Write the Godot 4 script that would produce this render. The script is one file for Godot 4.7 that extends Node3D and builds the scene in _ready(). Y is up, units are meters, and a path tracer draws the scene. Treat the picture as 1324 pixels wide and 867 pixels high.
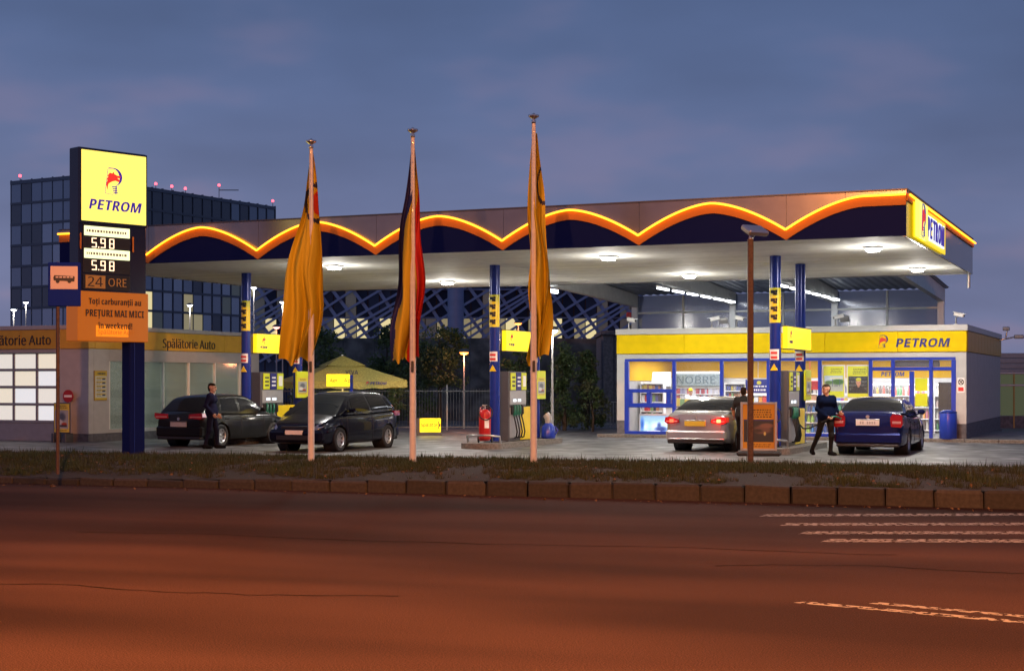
extends Node3D

const TH := -0.4032          # yaw of the forecourt: local x runs along the canopy front, local -z runs away under it
const ROAD_Y := -0.35
var used := {}
var mats := {}
var tex := {}
var rng := RandomNumberGenerator.new()

# ---------------------------------------------------------------- mesh builder
class MB:
	var st := SurfaceTool.new()
	var xf := Transform3D()
	var g := 1
	var jitter := 0.0       # moves every corner a little, the same corner always the same way
	var jseed := 0
	func shake(p: Vector3) -> Vector3:
		if jitter == 0.0: return p
		var q := Vector3i((p * 997.0).round())
		var h := hash(Vector4i(q.x, q.y, q.z, jseed))
		return p + Vector3((h & 255) / 255.0 - 0.5, ((h >> 8) & 255) / 255.0 - 0.5, ((h >> 16) & 255) / 255.0 - 0.5) * jitter
	func _init():
		st.begin(Mesh.PRIMITIVE_TRIANGLES)
		st.set_smooth_group(-1)
	func flat():
		st.set_smooth_group(-1)
	func smooth():
		g += 1
		st.set_smooth_group(g)
	func tri(a: Vector3, b: Vector3, c: Vector3):     # counter-clockwise seen from outside
		st.add_vertex(xf * shake(a)); st.add_vertex(xf * shake(c)); st.add_vertex(xf * shake(b))
	func quad(a: Vector3, b: Vector3, c: Vector3, d: Vector3):
		tri(a, b, c); tri(a, c, d)
	func face(p: Array, out: Vector3):
		var n: Vector3 = (p[1] - p[0]).cross(p[2] - p[0])
		if n.dot(out) < 0.0:
			p.reverse()
		for i in range(1, p.size() - 1):
			tri(p[0], p[i], p[i + 1])
	func quv(a: Vector3, b: Vector3, c: Vector3, d: Vector3, u0 := 0.0, v0 := 0.0, u1 := 1.0, v1 := 1.0):   # bottom-left, bottom-right, top-right, top-left
		var p := [a, b, c, d]
		var t := [Vector2(u0, v1), Vector2(u1, v1), Vector2(u1, v0), Vector2(u0, v0)]
		for i in [0, 2, 1, 0, 3, 2]:
			st.set_uv(t[i]); st.add_vertex(xf * p[i])
	func box(c: Vector3, s: Vector3):
		var h := s * 0.5
		for ax in 3:
			for sg in [-1.0, 1.0]:
				var n := Vector3(); n[ax] = sg
				var p := []
				for k in [[-1, -1], [1, -1], [1, 1], [-1, 1]]:
					var q := c
					q[ax] += sg * h[ax]
					q[(ax + 1) % 3] += k[0] * h[(ax + 1) % 3]
					q[(ax + 2) % 3] += k[1] * h[(ax + 2) % 3]
					p.append(q)
				face(p, n)
	func bb(x0, x1, y0, y1, z0, z1):
		box(Vector3((x0 + x1) * 0.5, (y0 + y1) * 0.5, (z0 + z1) * 0.5), Vector3(absf(x1 - x0), absf(y1 - y0), absf(z1 - z0)))
	func rbox(c: Vector3, s: Vector3, b: float):      # box with chamfered edges
		var h := s * 0.5
		b = minf(b, minf(h.x, minf(h.y, h.z)) * 0.98)
		var P := func(sx, sy, sz, ax):
			var q := Vector3(sx * h.x, sy * h.y, sz * h.z)
			for k in 3:
				if k != ax: q[k] -= signf(q[k]) * b
			return c + q
		for ax in 3:
			for sg in [-1, 1]:
				var n := Vector3(); n[ax] = sg
				var p := []
				for k in [[-1, -1], [1, -1], [1, 1], [-1, 1]]:
					var s3 := [0, 0, 0]
					s3[ax] = sg; s3[(ax + 1) % 3] = k[0]; s3[(ax + 2) % 3] = k[1]
					p.append(P.call(s3[0], s3[1], s3[2], ax))
				face(p, n)
		for ax in 3:
			var i := (ax + 1) % 3
			var j := (ax + 2) % 3
			for si in [-1, 1]:
				for sj in [-1, 1]:
					var n := Vector3(); n[i] = si; n[j] = sj
					var s0 := [0, 0, 0]; s0[ax] = -1; s0[i] = si; s0[j] = sj
					var s1 := [0, 0, 0]; s1[ax] = 1; s1[i] = si; s1[j] = sj
					face([P.call(s0[0], s0[1], s0[2], i), P.call(s1[0], s1[1], s1[2], i), P.call(s1[0], s1[1], s1[2], j), P.call(s0[0], s0[1], s0[2], j)], n)
		for sx in [-1, 1]:
			for sy in [-1, 1]:
				for sz in [-1, 1]:
					face([P.call(sx, sy, sz, 0), P.call(sx, sy, sz, 1), P.call(sx, sy, sz, 2)], Vector3(sx, sy, sz))
	func rb(x0, x1, y0, y1, z0, z1, b):
		rbox(Vector3((x0 + x1) * 0.5, (y0 + y1) * 0.5, (z0 + z1) * 0.5), Vector3(absf(x1 - x0), absf(y1 - y0), absf(z1 - z0)), b)
	func tube(pts: Array, rad, n := 8, caps := true):  # rad: a number or one radius for each point
		var rings := []
		var side := Vector3.UP
		for i in pts.size():
			var d: Vector3 = (pts[mini(i + 1, pts.size() - 1)] - pts[maxi(i - 1, 0)]).normalized()
			if i == 0 or absf(side.dot(d)) > 0.95:
				side = Vector3.RIGHT if absf(d.x) < 0.8 else Vector3.UP
			side = (side - d * side.dot(d)).normalized()
			var up := d.cross(side)
			var r: float = rad[i] if rad is Array else rad
			var ring := []
			for k in n:
				var t := TAU * k / n
				ring.append(pts[i] + (side * cos(t) + up * sin(t)) * r)
			rings.append(ring)
		smooth()
		for i in pts.size() - 1:
			for k in n:
				var k2 := (k + 1) % n
				quad(rings[i][k], rings[i][k2], rings[i + 1][k2], rings[i + 1][k])
		flat()
		if caps:
			for k in range(1, n - 1):
				tri(rings[0][0], rings[0][k + 1], rings[0][k])
				tri(rings[-1][0], rings[-1][k], rings[-1][k + 1])
	func cyl(a: Vector3, b: Vector3, r0: float, r1 := -1.0, n := 12, caps := true):
		tube([a, b], [r0, r0 if r1 < 0.0 else r1], n, caps)
	func lathe(prof: Array, n := 16, c := Vector3()):   # prof: Vector2(radius, height), upwards
		smooth()
		for i in prof.size() - 1:
			for k in n:
				var t0 := TAU * k / n
				var t1 := TAU * (k + 1) / n
				var p: Vector2 = prof[i]
				var q: Vector2 = prof[i + 1]
				var a := c + Vector3(p.x * sin(t0), p.y, p.x * cos(t0))
				var b := c + Vector3(p.x * sin(t1), p.y, p.x * cos(t1))
				var e := c + Vector3(q.x * sin(t1), q.y, q.x * cos(t1))
				var d := c + Vector3(q.x * sin(t0), q.y, q.x * cos(t0))
				if p.x > 0.0001: tri(a, b, e)
				if q.x > 0.0001: tri(a, e, d)
		flat()
	func ext(poly: PackedVector2Array, z0: float, z1: float):     # polygon in x, y drawn out from z0 to z1
		if Geometry2D.is_polygon_clockwise(poly):
			poly = poly.duplicate(); poly.reverse()
		var t := Geometry2D.triangulate_polygon(poly)
		for i in range(0, t.size(), 3):
			var a := poly[t[i]]
			var b := poly[t[i + 1]]
			var c := poly[t[i + 2]]
			if (b - a).cross(c - a) < 0.0:
				var s := b; b = c; c = s
			tri(Vector3(a.x, a.y, z1), Vector3(b.x, b.y, z1), Vector3(c.x, c.y, z1))
			tri(Vector3(a.x, a.y, z0), Vector3(c.x, c.y, z0), Vector3(b.x, b.y, z0))
		for i in poly.size():
			var p := poly[i]
			var q := poly[(i + 1) % poly.size()]
			quad(Vector3(p.x, p.y, z0), Vector3(q.x, q.y, z0), Vector3(q.x, q.y, z1), Vector3(p.x, p.y, z1))
	func surf(f: Callable, nu: int, nv: int, flip := false, col = null):
		smooth()
		var p := []
		for i in nu + 1:
			var row := []
			for j in nv + 1: row.append(f.call(float(i) / nu, float(j) / nv))
			p.append(row)
		for i in nu:
			for j in nv:
				if col != null: st.set_color(col.call((i + 0.5) / nu, (j + 0.5) / nv))
				if flip: quad(p[i][j], p[i][j + 1], p[i + 1][j + 1], p[i + 1][j])
				else: quad(p[i][j], p[i + 1][j], p[i + 1][j + 1], p[i][j + 1])
		flat()
	func done() -> ArrayMesh:
		st.generate_normals()
		return st.commit()
	func done_uv() -> ArrayMesh:
		st.generate_normals()
		return st.commit()

# ---------------------------------------------------------------- scene helpers
func site(a: float, h: float, v: float) -> Vector3:    # metres along the canopy front, up, and away under the canopy
	return Vector3(8.98 + 0.9198 * a + 0.3923 * v, h, -(34.6 - 0.3923 * a + 0.9198 * v))

func numbered(n: String) -> String:
	var k: int = used.get(n, 0)
	used[n] = k + 1
	return n if k == 0 else "%s_%03d" % [n, k]

func thing(called: String, label: String, category: String, at := Vector3(), turn := 0.0, group := "") -> Node3D:
	var o := Node3D.new()
	o.name = numbered(called)
	add_child(o)
	o.position = at
	o.rotation.y = turn
	o.set_meta("label", label)
	o.set_meta("category", category)
	if group: o.set_meta("group", group)
	return o

func part(called: String, m, material: Material, parent: Node3D, kind := "") -> MeshInstance3D:
	var o := MeshInstance3D.new()
	o.mesh = m.done() if m is MB else m
	o.material_override = material
	o.name = called
	parent.add_child(o, true)
	if kind: o.set_meta("kind", kind)
	return o

func ground(called: String, m, material: Material, kind := "structure") -> MeshInstance3D:
	var o := MeshInstance3D.new()
	o.mesh = m.done() if m is MB else m
	o.material_override = material
	o.name = numbered(called)
	add_child(o)
	o.set_meta("kind", kind)
	return o

func copy(o: Node3D, label: String, at: Vector3, turn := 0.0) -> Node3D:
	var c: Node3D = o.duplicate()
	var base: String = o.name
	c.name = numbered(base.trim_suffix("_" + base.get_slice("_", base.get_slice_count("_") - 1)) if base[-1].is_valid_int() else base)
	add_child(c)
	c.position = at
	c.rotation.y = turn
	c.set_meta("label", label)
	return c

func area(parent: Node3D, at: Vector3, size: Vector2, energy: float, color: Color, towards: Vector3):
	var l := AreaLight3D.new()
	l.name = "area_light"
	l.area_size = size
	l.light_energy = energy
	l.light_color = color
	l.area_range = 60.0
	l.shadow_enabled = true
	parent.add_child(l, true)
	l.position = at
	var up := Vector3.UP if absf(towards.y) < 0.9 else Vector3.FORWARD
	l.basis = Basis.looking_at(towards, up)

func omni(parent: Node3D, at: Vector3, energy: float, color: Color, size := 0.08):
	var l := OmniLight3D.new()
	l.name = "lamp_light"
	l.light_energy = energy
	l.light_color = color
	l.light_size = size
	l.omni_range = 80.0
	l.omni_attenuation = 2.0
	l.shadow_enabled = true
	parent.add_child(l, true)
	l.position = at

func lin(r: float, g: float, b: float) -> Color:
	return Color(r, g, b).linear_to_srgb()

func noise_tex(key: String, freq: float, lo: float, hi: float, size := 512, octaves := 5, type := FastNoiseLite.TYPE_SIMPLEX_SMOOTH) -> Texture2D:
	if not tex.has(key):
		var n := FastNoiseLite.new()
		n.noise_type = type
		n.seed = 7 + tex.size()
		n.frequency = freq
		n.fractal_octaves = octaves
		var t := NoiseTexture2D.new()
		t.width = size; t.height = size
		t.seamless = true
		t.noise = n
		var ramp := Gradient.new()
		ramp.offsets = PackedFloat32Array([0.15, 0.85])
		ramp.colors = PackedColorArray([Color(lo, lo, lo), Color(hi, hi, hi)])
		t.color_ramp = ramp
		tex[key] = t
	return tex[key]

func mat(key: String, c := Color.WHITE, rough := 0.6, metal := 0.0, noise := "", scale := 1.0, bump := 0.0) -> StandardMaterial3D:
	if mats.has(key): return mats[key]
	var m := StandardMaterial3D.new()
	m.albedo_color = c
	m.roughness = rough
	m.metallic = metal
	if noise:
		m.uv1_triplanar = true
		m.uv1_world_triplanar = true
		m.uv1_scale = Vector3.ONE * scale
		m.albedo_texture = tex[noise]
		if bump > 0.0:
			m.heightmap_enabled = true
			m.heightmap_texture = tex[noise]
			m.heightmap_scale = bump
	mats[key] = m
	return m

func paint(key: String, c: Color, rough := 0.3, coat := 0.9) -> StandardMaterial3D:
	var m := mat(key, c, rough, 0.35)
	m.clearcoat_enabled = coat > 0.0
	m.clearcoat = coat
	m.clearcoat_roughness = 0.04
	return m

func glow(key: String, c: Color, energy: float, base := Color(0.5, 0.5, 0.5)) -> StandardMaterial3D:
	if mats.has(key): return mats[key]
	var m := mat(key, base, 0.4)
	m.emission_enabled = true
	m.emission = c
	m.emission_energy_multiplier = energy
	return m

func glass(key: String, c: Color, alpha: float, rough := 0.03) -> StandardMaterial3D:
	if mats.has(key): return mats[key]
	var m := mat(key, Color(c.r, c.g, c.b, alpha), rough)
	m.transparency = BaseMaterial3D.TRANSPARENCY_ALPHA
	m.metallic_specular = 0.5
	return m

func text(words: String, height: float, depth: float, bold := true, slant := 0.0, wide := 1.0, centre := false) -> ArrayMesh:   # letters of that cap height standing on y = 0
	var f := SystemFont.new()
	f.font_names = PackedStringArray(["Droid Sans"])
	f.font_weight = 700 if bold else 400
	var cap := TextMesh.new()
	cap.font = f; cap.text = "H"; cap.font_size = 48; cap.pixel_size = 0.01; cap.depth = 0.0; cap.curve_step = 1.5
	var k := height / cap.get_aabb().size.y
	var foot := cap.get_aabb().position.y
	var t := TextMesh.new()
	t.font = f; t.text = words; t.font_size = 48; t.pixel_size = 0.01; t.depth = depth / k; t.curve_step = 1.5
	# TextMesh centres by line box; the same font gives the same foot
	var x0 := t.get_aabb().position.x
	var w := t.get_aabb().size.x
	var arr := t.get_mesh_arrays()
	var v: PackedVector3Array = arr[Mesh.ARRAY_VERTEX]
	var idx = arr[Mesh.ARRAY_INDEX]
	var st := SurfaceTool.new()
	st.begin(Mesh.PRIMITIVE_TRIANGLES)
	st.set_smooth_group(-1)
	var order: Array = Array(idx) if idx != null and idx.size() else range(v.size())
	for i in order:
		var p := v[i]
		var y := (p.y - foot) * k
		var x := (p.x - x0 - (w * 0.5 if centre else 0.0)) * k * wide
		st.add_vertex(Vector3(x + y * slant, y, p.z * k))
	st.generate_normals()
	return st.commit()

func place(m: Mesh, called: String, material: Material, parent: Node3D, at: Vector3, turn := 0.0) -> MeshInstance3D:
	var o := part(called, m, material, parent)
	o.position = at
	o.rotation.y = turn
	return o

func poly(pts: Array, s := 1.0, off := Vector2()) -> PackedVector2Array:
	var p := PackedVector2Array()
	for i in range(0, pts.size(), 2): p.append(Vector2(pts[i], pts[i + 1]) * s + off)
	return p

# the station's emblem: a blue P with a red wolf's head in it, in a box one unit high
func emblem(parent: Node3D, at: Vector3, size: float, depth: float, blue: Material, red: Material, turn := 0.0):
	var o := parent
	var own := parent.get_parent() == self       # no fourth level: under a part the pieces hang from that part itself
	if own:
		o = Node3D.new(); o.name = "emblem"; parent.add_child(o, true)
		o.position = at; o.rotation.y = turn
	var b := MB.new()
	var outer := []
	var inner := []
	for i in 15:
		var t := deg_to_rad(100.0 - 170.0 * i / 14.0)
		outer.append(Vector2(0.42 + 0.36 * cos(t), 0.66 + 0.33 * sin(t)))
		inner.append(Vector2(0.41 + (0.36 - 0.09 * sin(PI * i / 14.0) - 0.01) * cos(t), 0.655 + (0.33 - 0.055 * sin(PI * i / 14.0) - 0.01) * sin(t)))
	inner.reverse()
	b.ext(poly([0.2, 0.985, 0.4, 0.99, 0.4, 0.96, 0.2, 0.95], size), 0.0, depth)
	var p := PackedVector2Array()
	for q in outer + inner: p.append(q * size)
	b.ext(p, 0.0, depth)
	for i in 4:     # the small bars of the stem
		var y := 0.05 + 0.075 * i
		b.ext(poly([0.40 - 0.02 * i, y, 0.62 - 0.02 * i, y + 0.02, 0.58 - 0.02 * i, y + 0.05, 0.42 - 0.02 * i, y + 0.035], size), 0.0, depth)
	b.ext(poly([0.49, 0.04, 0.53, 0.04, 0.55, 0.34, 0.51, 0.34], size), 0.0, depth)
	var s := MB.new()
	s.ext(poly([0.05, 0.03, 0.40, 0.0, 0.40, 0.012, 0.06, 0.045], size), 0.0, depth * 0.6)
	s.ext(poly([0.05, 0.03, 0.065, 0.03, 0.19, 0.94, 0.175, 0.94], size), 0.0, depth * 0.6)
	var stem_part := part("stem_outline", s, blue, o)
	if not own: stem_part.position = at
	var letter_part := part("letter_bow", b, blue, o)
	if not own: letter_part.position = at
	var r := MB.new()
	r.ext(poly([0.16, 0.18, 0.10, 0.38, 0.17, 0.52, 0.13, 0.55, 0.2, 0.66, 0.16, 0.68, 0.26, 0.80, 0.36, 0.78, 0.42, 0.84, 0.44, 0.77, 0.56, 0.72, 0.70, 0.71, 0.69, 0.63, 0.56, 0.64, 0.68, 0.55, 0.64, 0.49, 0.50, 0.53, 0.34, 0.48, 0.20, 0.40, 0.17, 0.30], size), 0.0, depth * 1.2)
	var wolf_part := part("wolf_head", r, red, o)
	if not own: wolf_part.position = at

# ---------------------------------------------------------------- bodies: a smooth field meshed as surface nets
# bones: [a, b, radius at a, radius at b, colour]
func flesh(st: SurfaceTool, bones: Array, cell: float, soft: float):
	var lo := Vector3.INF
	var hi := -Vector3.INF
	for b in bones:
		var r: float = maxf(b[2], b[3]) + cell * 2.0
		for p in [b[0], b[1]]:
			lo = lo.min(p - Vector3.ONE * r); hi = hi.max(p + Vector3.ONE * r)
	var n := Vector3i(((hi - lo) / cell).ceil()) + Vector3i.ONE
	var F := PackedFloat32Array(); F.resize(n.x * n.y * n.z); F.fill(9.0)
	var K := PackedInt32Array(); K.resize(F.size())
	var D := PackedFloat32Array(); D.resize(F.size()); D.fill(9.0)
	var sy := n.x
	var sz := n.x * n.y
	for bi in bones.size():
		var b: Array = bones[bi]
		var a: Vector3 = b[0]
		var ab: Vector3 = b[1] - a
		var l2 := maxf(ab.length_squared(), 1e-9)
		var ra: float = b[2]
		var rr: float = b[3] - ra
		var r := maxf(b[2], b[3]) + soft + cell * 2.0
		var i0 := Vector3i(((a.min(b[1]) - Vector3.ONE * r - lo) / cell).floor()).clamp(Vector3i.ZERO, n - Vector3i.ONE)
		var i1 := Vector3i(((a.max(b[1]) + Vector3.ONE * r - lo) / cell).ceil()).clamp(Vector3i.ZERO, n - Vector3i.ONE)
		for z in range(i0.z, i1.z + 1):
			for y in range(i0.y, i1.y + 1):
				for x in range(i0.x, i1.x + 1):
					var p := lo + Vector3(x, y, z) * cell
					var t := clampf((p - a).dot(ab) / l2, 0.0, 1.0)
					var d := (p - a - ab * t).length() - ra - rr * t
					var i := x + y * sy + z * sz
					var o := F[i]
					if d < D[i]:
						D[i] = d; K[i] = bi
					var h := maxf(soft - absf(o - d), 0.0) / soft
					F[i] = minf(o, d) - h * h * soft * 0.25
	var at := {}
	for z in n.z - 1:
		for y in n.y - 1:
			for x in n.x - 1:
				var i := x + y * sy + z * sz
				var f0 := F[i]
				if f0 > cell * 2.0: continue
				var inside := 0
				for k in 8:
					if F[i + (k & 1) + ((k >> 1) & 1) * sy + (k >> 2) * sz] < 0.0: inside += 1
				if inside == 0 or inside == 8: continue
				var s := Vector3()
				var c := 0
				for e in [[0, 1], [2, 3], [4, 5], [6, 7], [0, 2], [1, 3], [4, 6], [5, 7], [0, 4], [1, 5], [2, 6], [3, 7]]:
					var p0 := Vector3(e[0] & 1, (e[0] >> 1) & 1, e[0] >> 2)
					var p1 := Vector3(e[1] & 1, (e[1] >> 1) & 1, e[1] >> 2)
					var v0 := F[i + int(p0.x) + int(p0.y) * sy + int(p0.z) * sz]
					var v1 := F[i + int(p1.x) + int(p1.y) * sy + int(p1.z) * sz]
					if (v0 < 0.0) != (v1 < 0.0):
						s += p0.lerp(p1, v0 / (v0 - v1)); c += 1
				var q := lo + (Vector3(x, y, z) + s / c) * cell
				var col: Color = bones[K[i]][4]
				at[i] = [q, col]
	var st_of := [1, sy, sz]
	for i in at:
		for ax in 3:
			var d: int = st_of[ax]
			var e: int = st_of[(ax + 1) % 3]
			var f: int = st_of[(ax + 2) % 3]
			if (F[i] < 0.0) == (F[i + d] < 0.0): continue
			if not (at.has(i - e) and at.has(i - f) and at.has(i - e - f)): continue
			var ring := [at[i], at[i - e], at[i - e - f], at[i - f]]
			if F[i] < 0.0: ring.reverse()
			for k in [0, 1, 2, 0, 2, 3]:
				st.set_color(ring[k][1]); st.add_vertex(ring[k][0])

# ---------------------------------------------------------------- camera, sky, light
func make_sky() -> ImageTexture:
	var w := 2048
	var h := 1024
	var im := Image.create(w, h, false, Image.FORMAT_RGBF)
	var n := FastNoiseLite.new()
	n.noise_type = FastNoiseLite.TYPE_SIMPLEX_SMOOTH
	n.seed = 41; n.frequency = 1.0; n.fractal_octaves = 5; n.fractal_gain = 0.55
	var n2 := FastNoiseLite.new()
	n2.noise_type = FastNoiseLite.TYPE_SIMPLEX_SMOOTH
	n2.seed = 9; n2.frequency = 1.0; n2.fractal_octaves = 4
	var top := Vector3(0.088, 0.138, 0.285)
	var mid := Vector3(0.128, 0.170, 0.318)
	var low := Vector3(0.185, 0.205, 0.350)
	var pink := Vector3(0.46, 0.27, 0.33)
	for y in h:
		var el := (0.5 - (y + 0.5) / h) * PI
		if el < -0.02:
			for x in w: im.set_pixel(x, y, Color(0.03, 0.035, 0.06))
			continue
		var s := maxf(sin(el), 0.0)
		for x in w:
			var az := ((x + 0.5) / w - 0.5) * TAU          # 0 looks down -z, growing to the right
			var d := Vector3(sin(az) * cos(el), s, cos(az) * cos(el))
			var glowing := 0.5 + 0.5 * cos(az - 0.75)          # where the sun has set
			var c := mid.lerp(top, smoothstep(0.06, 0.34, s))
			c = low.lerp(c, smoothstep(0.0, 0.20 + 0.06 * glowing, s))
			c *= 0.88 + 0.24 * glowing
			var haze := exp(-s / 0.09) * glowing * glowing
			c += Vector3(0.10, 0.045, 0.05) * haze
			# a sheet of cloud seen at a slant: stretched sideways near the horizon
			var k := 1.0 / (s + 0.16)
			var q := Vector3(d.x * k * 1.5, d.z * k * 1.5, 0.0)
			var cl := n.get_noise_3d(q.x * 0.9 + q.y * 0.35, q.y * 1.15 - q.x * 0.25, 0.3)
			var veil := n2.get_noise_3d(q.x * 0.35, q.y * 0.6, 4.0)
			c *= 1.0 + 0.22 * veil + 0.16 * cl
			var lit := smoothstep(0.10, 0.55, cl + 0.4 * veil) * (0.35 + 0.65 * glowing)
			c = c.lerp(pink * (0.66 + 0.40 * glowing), lit * 0.75 * exp(-s / 0.20))
			# the thin bars of pink cloud low down
			var bar := n.get_noise_3d(az * 3.4, el * 42.0, 7.7)
			c = c.lerp(pink, smoothstep(0.18, 0.5, bar) * 0.55 * exp(-pow((s - 0.045) / 0.032, 2.0)) * glowing * glowing)
			im.set_pixel(x, y, Color(c.x, c.y, c.z))
	return ImageTexture.create_from_image(im)

func set_stage():
	var cam := Camera3D.new()
	cam.name = "camera"
	cam.projection = Camera3D.PROJECTION_FRUSTUM
	cam.near = 0.1
	cam.far = 3000.0
	cam.size = 0.1 * 867.0 / 1966.0
	cam.frustum_offset = Vector2(0.0, 0.1 * 58.5 / 1966.0)     # the lens is shifted up: verticals stay upright
	cam.position = Vector3(0, 1.9, 0)
	add_child(cam)
	cam.current = true
	var we := WorldEnvironment.new()
	we.name = "environment"
	var e := Environment.new()
	e.background_mode = Environment.BG_SKY
	var sm := PanoramaSkyMaterial.new()
	sm.panorama = make_sky()
	var sky := Sky.new()
	sky.sky_material = sm
	e.sky = sky
	e.background_energy_multiplier = 1.0
	e.tonemap_mode = Environment.TONE_MAPPER_LINEAR
	e.tonemap_exposure = 1.0
	e.sdfgi_enabled = true
	e.ssao_enabled = true
	e.ssil_enabled = true
	we.environment = e
	add_child(we)

func make_materials():
	noise_tex("fine", 0.03, 0.72, 1.0)
	noise_tex("coarse", 0.008, 0.6, 1.0)
	noise_tex("grit", 0.12, 0.42, 1.0, 512, 4)
	noise_tex("metal", 0.015, 0.94, 1.0)
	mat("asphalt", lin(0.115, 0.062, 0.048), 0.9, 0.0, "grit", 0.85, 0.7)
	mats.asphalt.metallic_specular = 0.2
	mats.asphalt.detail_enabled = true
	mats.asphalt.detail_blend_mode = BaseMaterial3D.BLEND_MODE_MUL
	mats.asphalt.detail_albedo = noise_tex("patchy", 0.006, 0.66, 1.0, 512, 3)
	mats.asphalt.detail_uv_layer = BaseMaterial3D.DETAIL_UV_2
	mat("paving", lin(0.25, 0.25, 0.25), 0.55, 0.0, "coarse", 0.16)
	mats.paving.detail_enabled = true
	mats.paving.detail_blend_mode = BaseMaterial3D.BLEND_MODE_MUL
	mats.paving.detail_albedo = noise_tex("stains", 0.02, 0.62, 1.0, 512, 6)
	mats.paving.uv2_triplanar = true
	mat("soil", lin(0.032, 0.025, 0.018), 0.95, 0.0, "grit", 0.5, 2.0)
	mat("far_ground", lin(0.03, 0.032, 0.028), 0.95, 0.0, "coarse", 0.05)
	mat("kerb", lin(0.2, 0.18, 0.16), 0.8, 0.0, "fine", 0.7, 0.4)
	var wn := FastNoiseLite.new()
	wn.seed = 77; wn.frequency = 0.03; wn.fractal_octaves = 6
	var wt := NoiseTexture2D.new()
	wt.width = 512; wt.height = 512; wt.seamless = true; wt.noise = wn
	var wr := Gradient.new()
	wr.offsets = PackedFloat32Array([0.36, 0.52])
	wr.colors = PackedColorArray([Color(0.75, 0.75, 0.75, 0.0), Color(1, 1, 1, 1)])
	wt.color_ramp = wr
	tex["worn"] = wt
	mat("road_paint", lin(0.24, 0.22, 0.20), 0.8, 0.0, "worn", 0.5)
	mats.road_paint.transparency = BaseMaterial3D.TRANSPARENCY_ALPHA_SCISSOR
	mats.road_paint.alpha_scissor_threshold = 0.5
	mat("tar", lin(0.014, 0.011, 0.010), 0.95)
	mats.tar.metallic_specular = 0.05
	mat("slat_sheet", lin(0.78, 0.77, 0.72), 0.7, 0.0, "metal", 0.3)
	mats.slat_sheet.vertex_color_use_as_albedo = true
	mat("white_sheet", lin(0.78, 0.77, 0.72), 0.7, 0.0, "metal", 0.3)
	mat("grey_sheet", lin(0.27, 0.255, 0.26), 0.24, 0.7, "metal", 0.25)
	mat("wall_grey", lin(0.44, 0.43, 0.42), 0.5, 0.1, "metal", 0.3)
	mat("wall_dark", lin(0.13, 0.13, 0.15), 0.6, 0.0, "fine", 0.3)
	mat("navy", lin(0.006, 0.012, 0.09), 0.5, 0.0)
	mats.navy.metallic_specular = 0.12
	mat("column_blue", lin(0.012, 0.03, 0.24), 0.22, 0.1, "metal", 0.4)
	mat("frame_blue", lin(0.016, 0.045, 0.42), 0.3, 0.0, "metal", 0.5)
	mat("band_orange", lin(0.50, 0.17, 0.012), 0.6)
	mat("yellow_sheet", lin(0.83, 0.60, 0.012), 0.35, 0.0, "metal", 0.3)
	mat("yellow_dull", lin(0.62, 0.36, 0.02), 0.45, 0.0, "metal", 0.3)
	mat("black", lin(0.012, 0.012, 0.014), 0.5)
	mat("rubber", lin(0.018, 0.018, 0.02), 0.75)
	mat("ink", lin(0.02, 0.02, 0.025), 0.5)
	mat("ink_blue", lin(0.012, 0.012, 0.16), 0.45)
	mat("red_paint", lin(0.42, 0.012, 0.012), 0.28)
	mat("print_red", lin(0.62, 0.03, 0.03), 0.45)
	mat("white_paint", lin(0.78, 0.78, 0.77), 0.4)
	mat("steel", lin(0.5, 0.5, 0.5), 0.3, 0.85, "metal", 0.6)
	mat("dark_steel", lin(0.09, 0.09, 0.10), 0.4, 0.6)
	mat("dispenser_grey", lin(0.085, 0.085, 0.095), 0.4, 0.2, "metal", 0.5)
	mat("panel_grey", lin(0.36, 0.36, 0.37), 0.4, 0.2, "metal", 0.5)
	mat("rust_brown", lin(0.085, 0.045, 0.034), 0.6, 0.1, "fine", 0.8)
	mat("pole_white", lin(0.62, 0.60, 0.58), 0.4, 0.0, "metal", 0.7)
	mat("deck_metal", lin(0.42, 0.44, 0.48), 0.4, 0.5, "metal", 0.3)
	glow("neon", Color(1.0, 0.62, 0.10), 3.8)
	glow("sign_yellow", Color(1.0, 0.97, 0.47), 1.03, lin(0.8, 0.7, 0.05))
	glow("box_yellow", Color(1.0, 0.86, 0.05), 0.92, lin(0.8, 0.65, 0.03))
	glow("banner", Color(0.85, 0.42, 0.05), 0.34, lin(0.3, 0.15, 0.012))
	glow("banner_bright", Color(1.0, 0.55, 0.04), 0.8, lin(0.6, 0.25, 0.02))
	glow("led_strip", Color(0.97, 1.0, 0.74), 1.5)
	glow("led_digit", Color(1.0, 0.84, 0.68), 2.2)
	glow("tube_white", Color(0.96, 0.98, 1.0), 7.0)
	glow("downlight_white", Color(1.0, 0.98, 0.94), 30.0)
	glow("lamp_white", Color(0.95, 0.97, 1.0), 14.0)
	glow("lamp_pink", Color(1.0, 0.6, 0.55), 4.0)
	glow("lamp_amber", Color(1.0, 0.55, 0.2), 6.0)
	glow("beacon_red", Color(1.0, 0.30, 0.36), 5.0)
	glow("frosted_lit", Color(0.98, 0.97, 0.90), 0.78, lin(0.6, 0.6, 0.58))
	glow("light_box", Color(0.93, 0.97, 1.0), 1.3)
	glow("room_warm", Color(0.97, 0.90, 0.66), 0.8, lin(0.3, 0.3, 0.25))
	glow("room_dim", Color(0.88, 0.82, 0.62), 0.3, lin(0.2, 0.2, 0.18))
	glass("clear_glass", Color(0.92, 0.96, 1.0), 0.06)
	var gz := glass("roof_glazing", Color(0.42, 0.46, 0.58), 0.55, 0.12)
	gz.metallic_specular = 0.6

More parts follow.
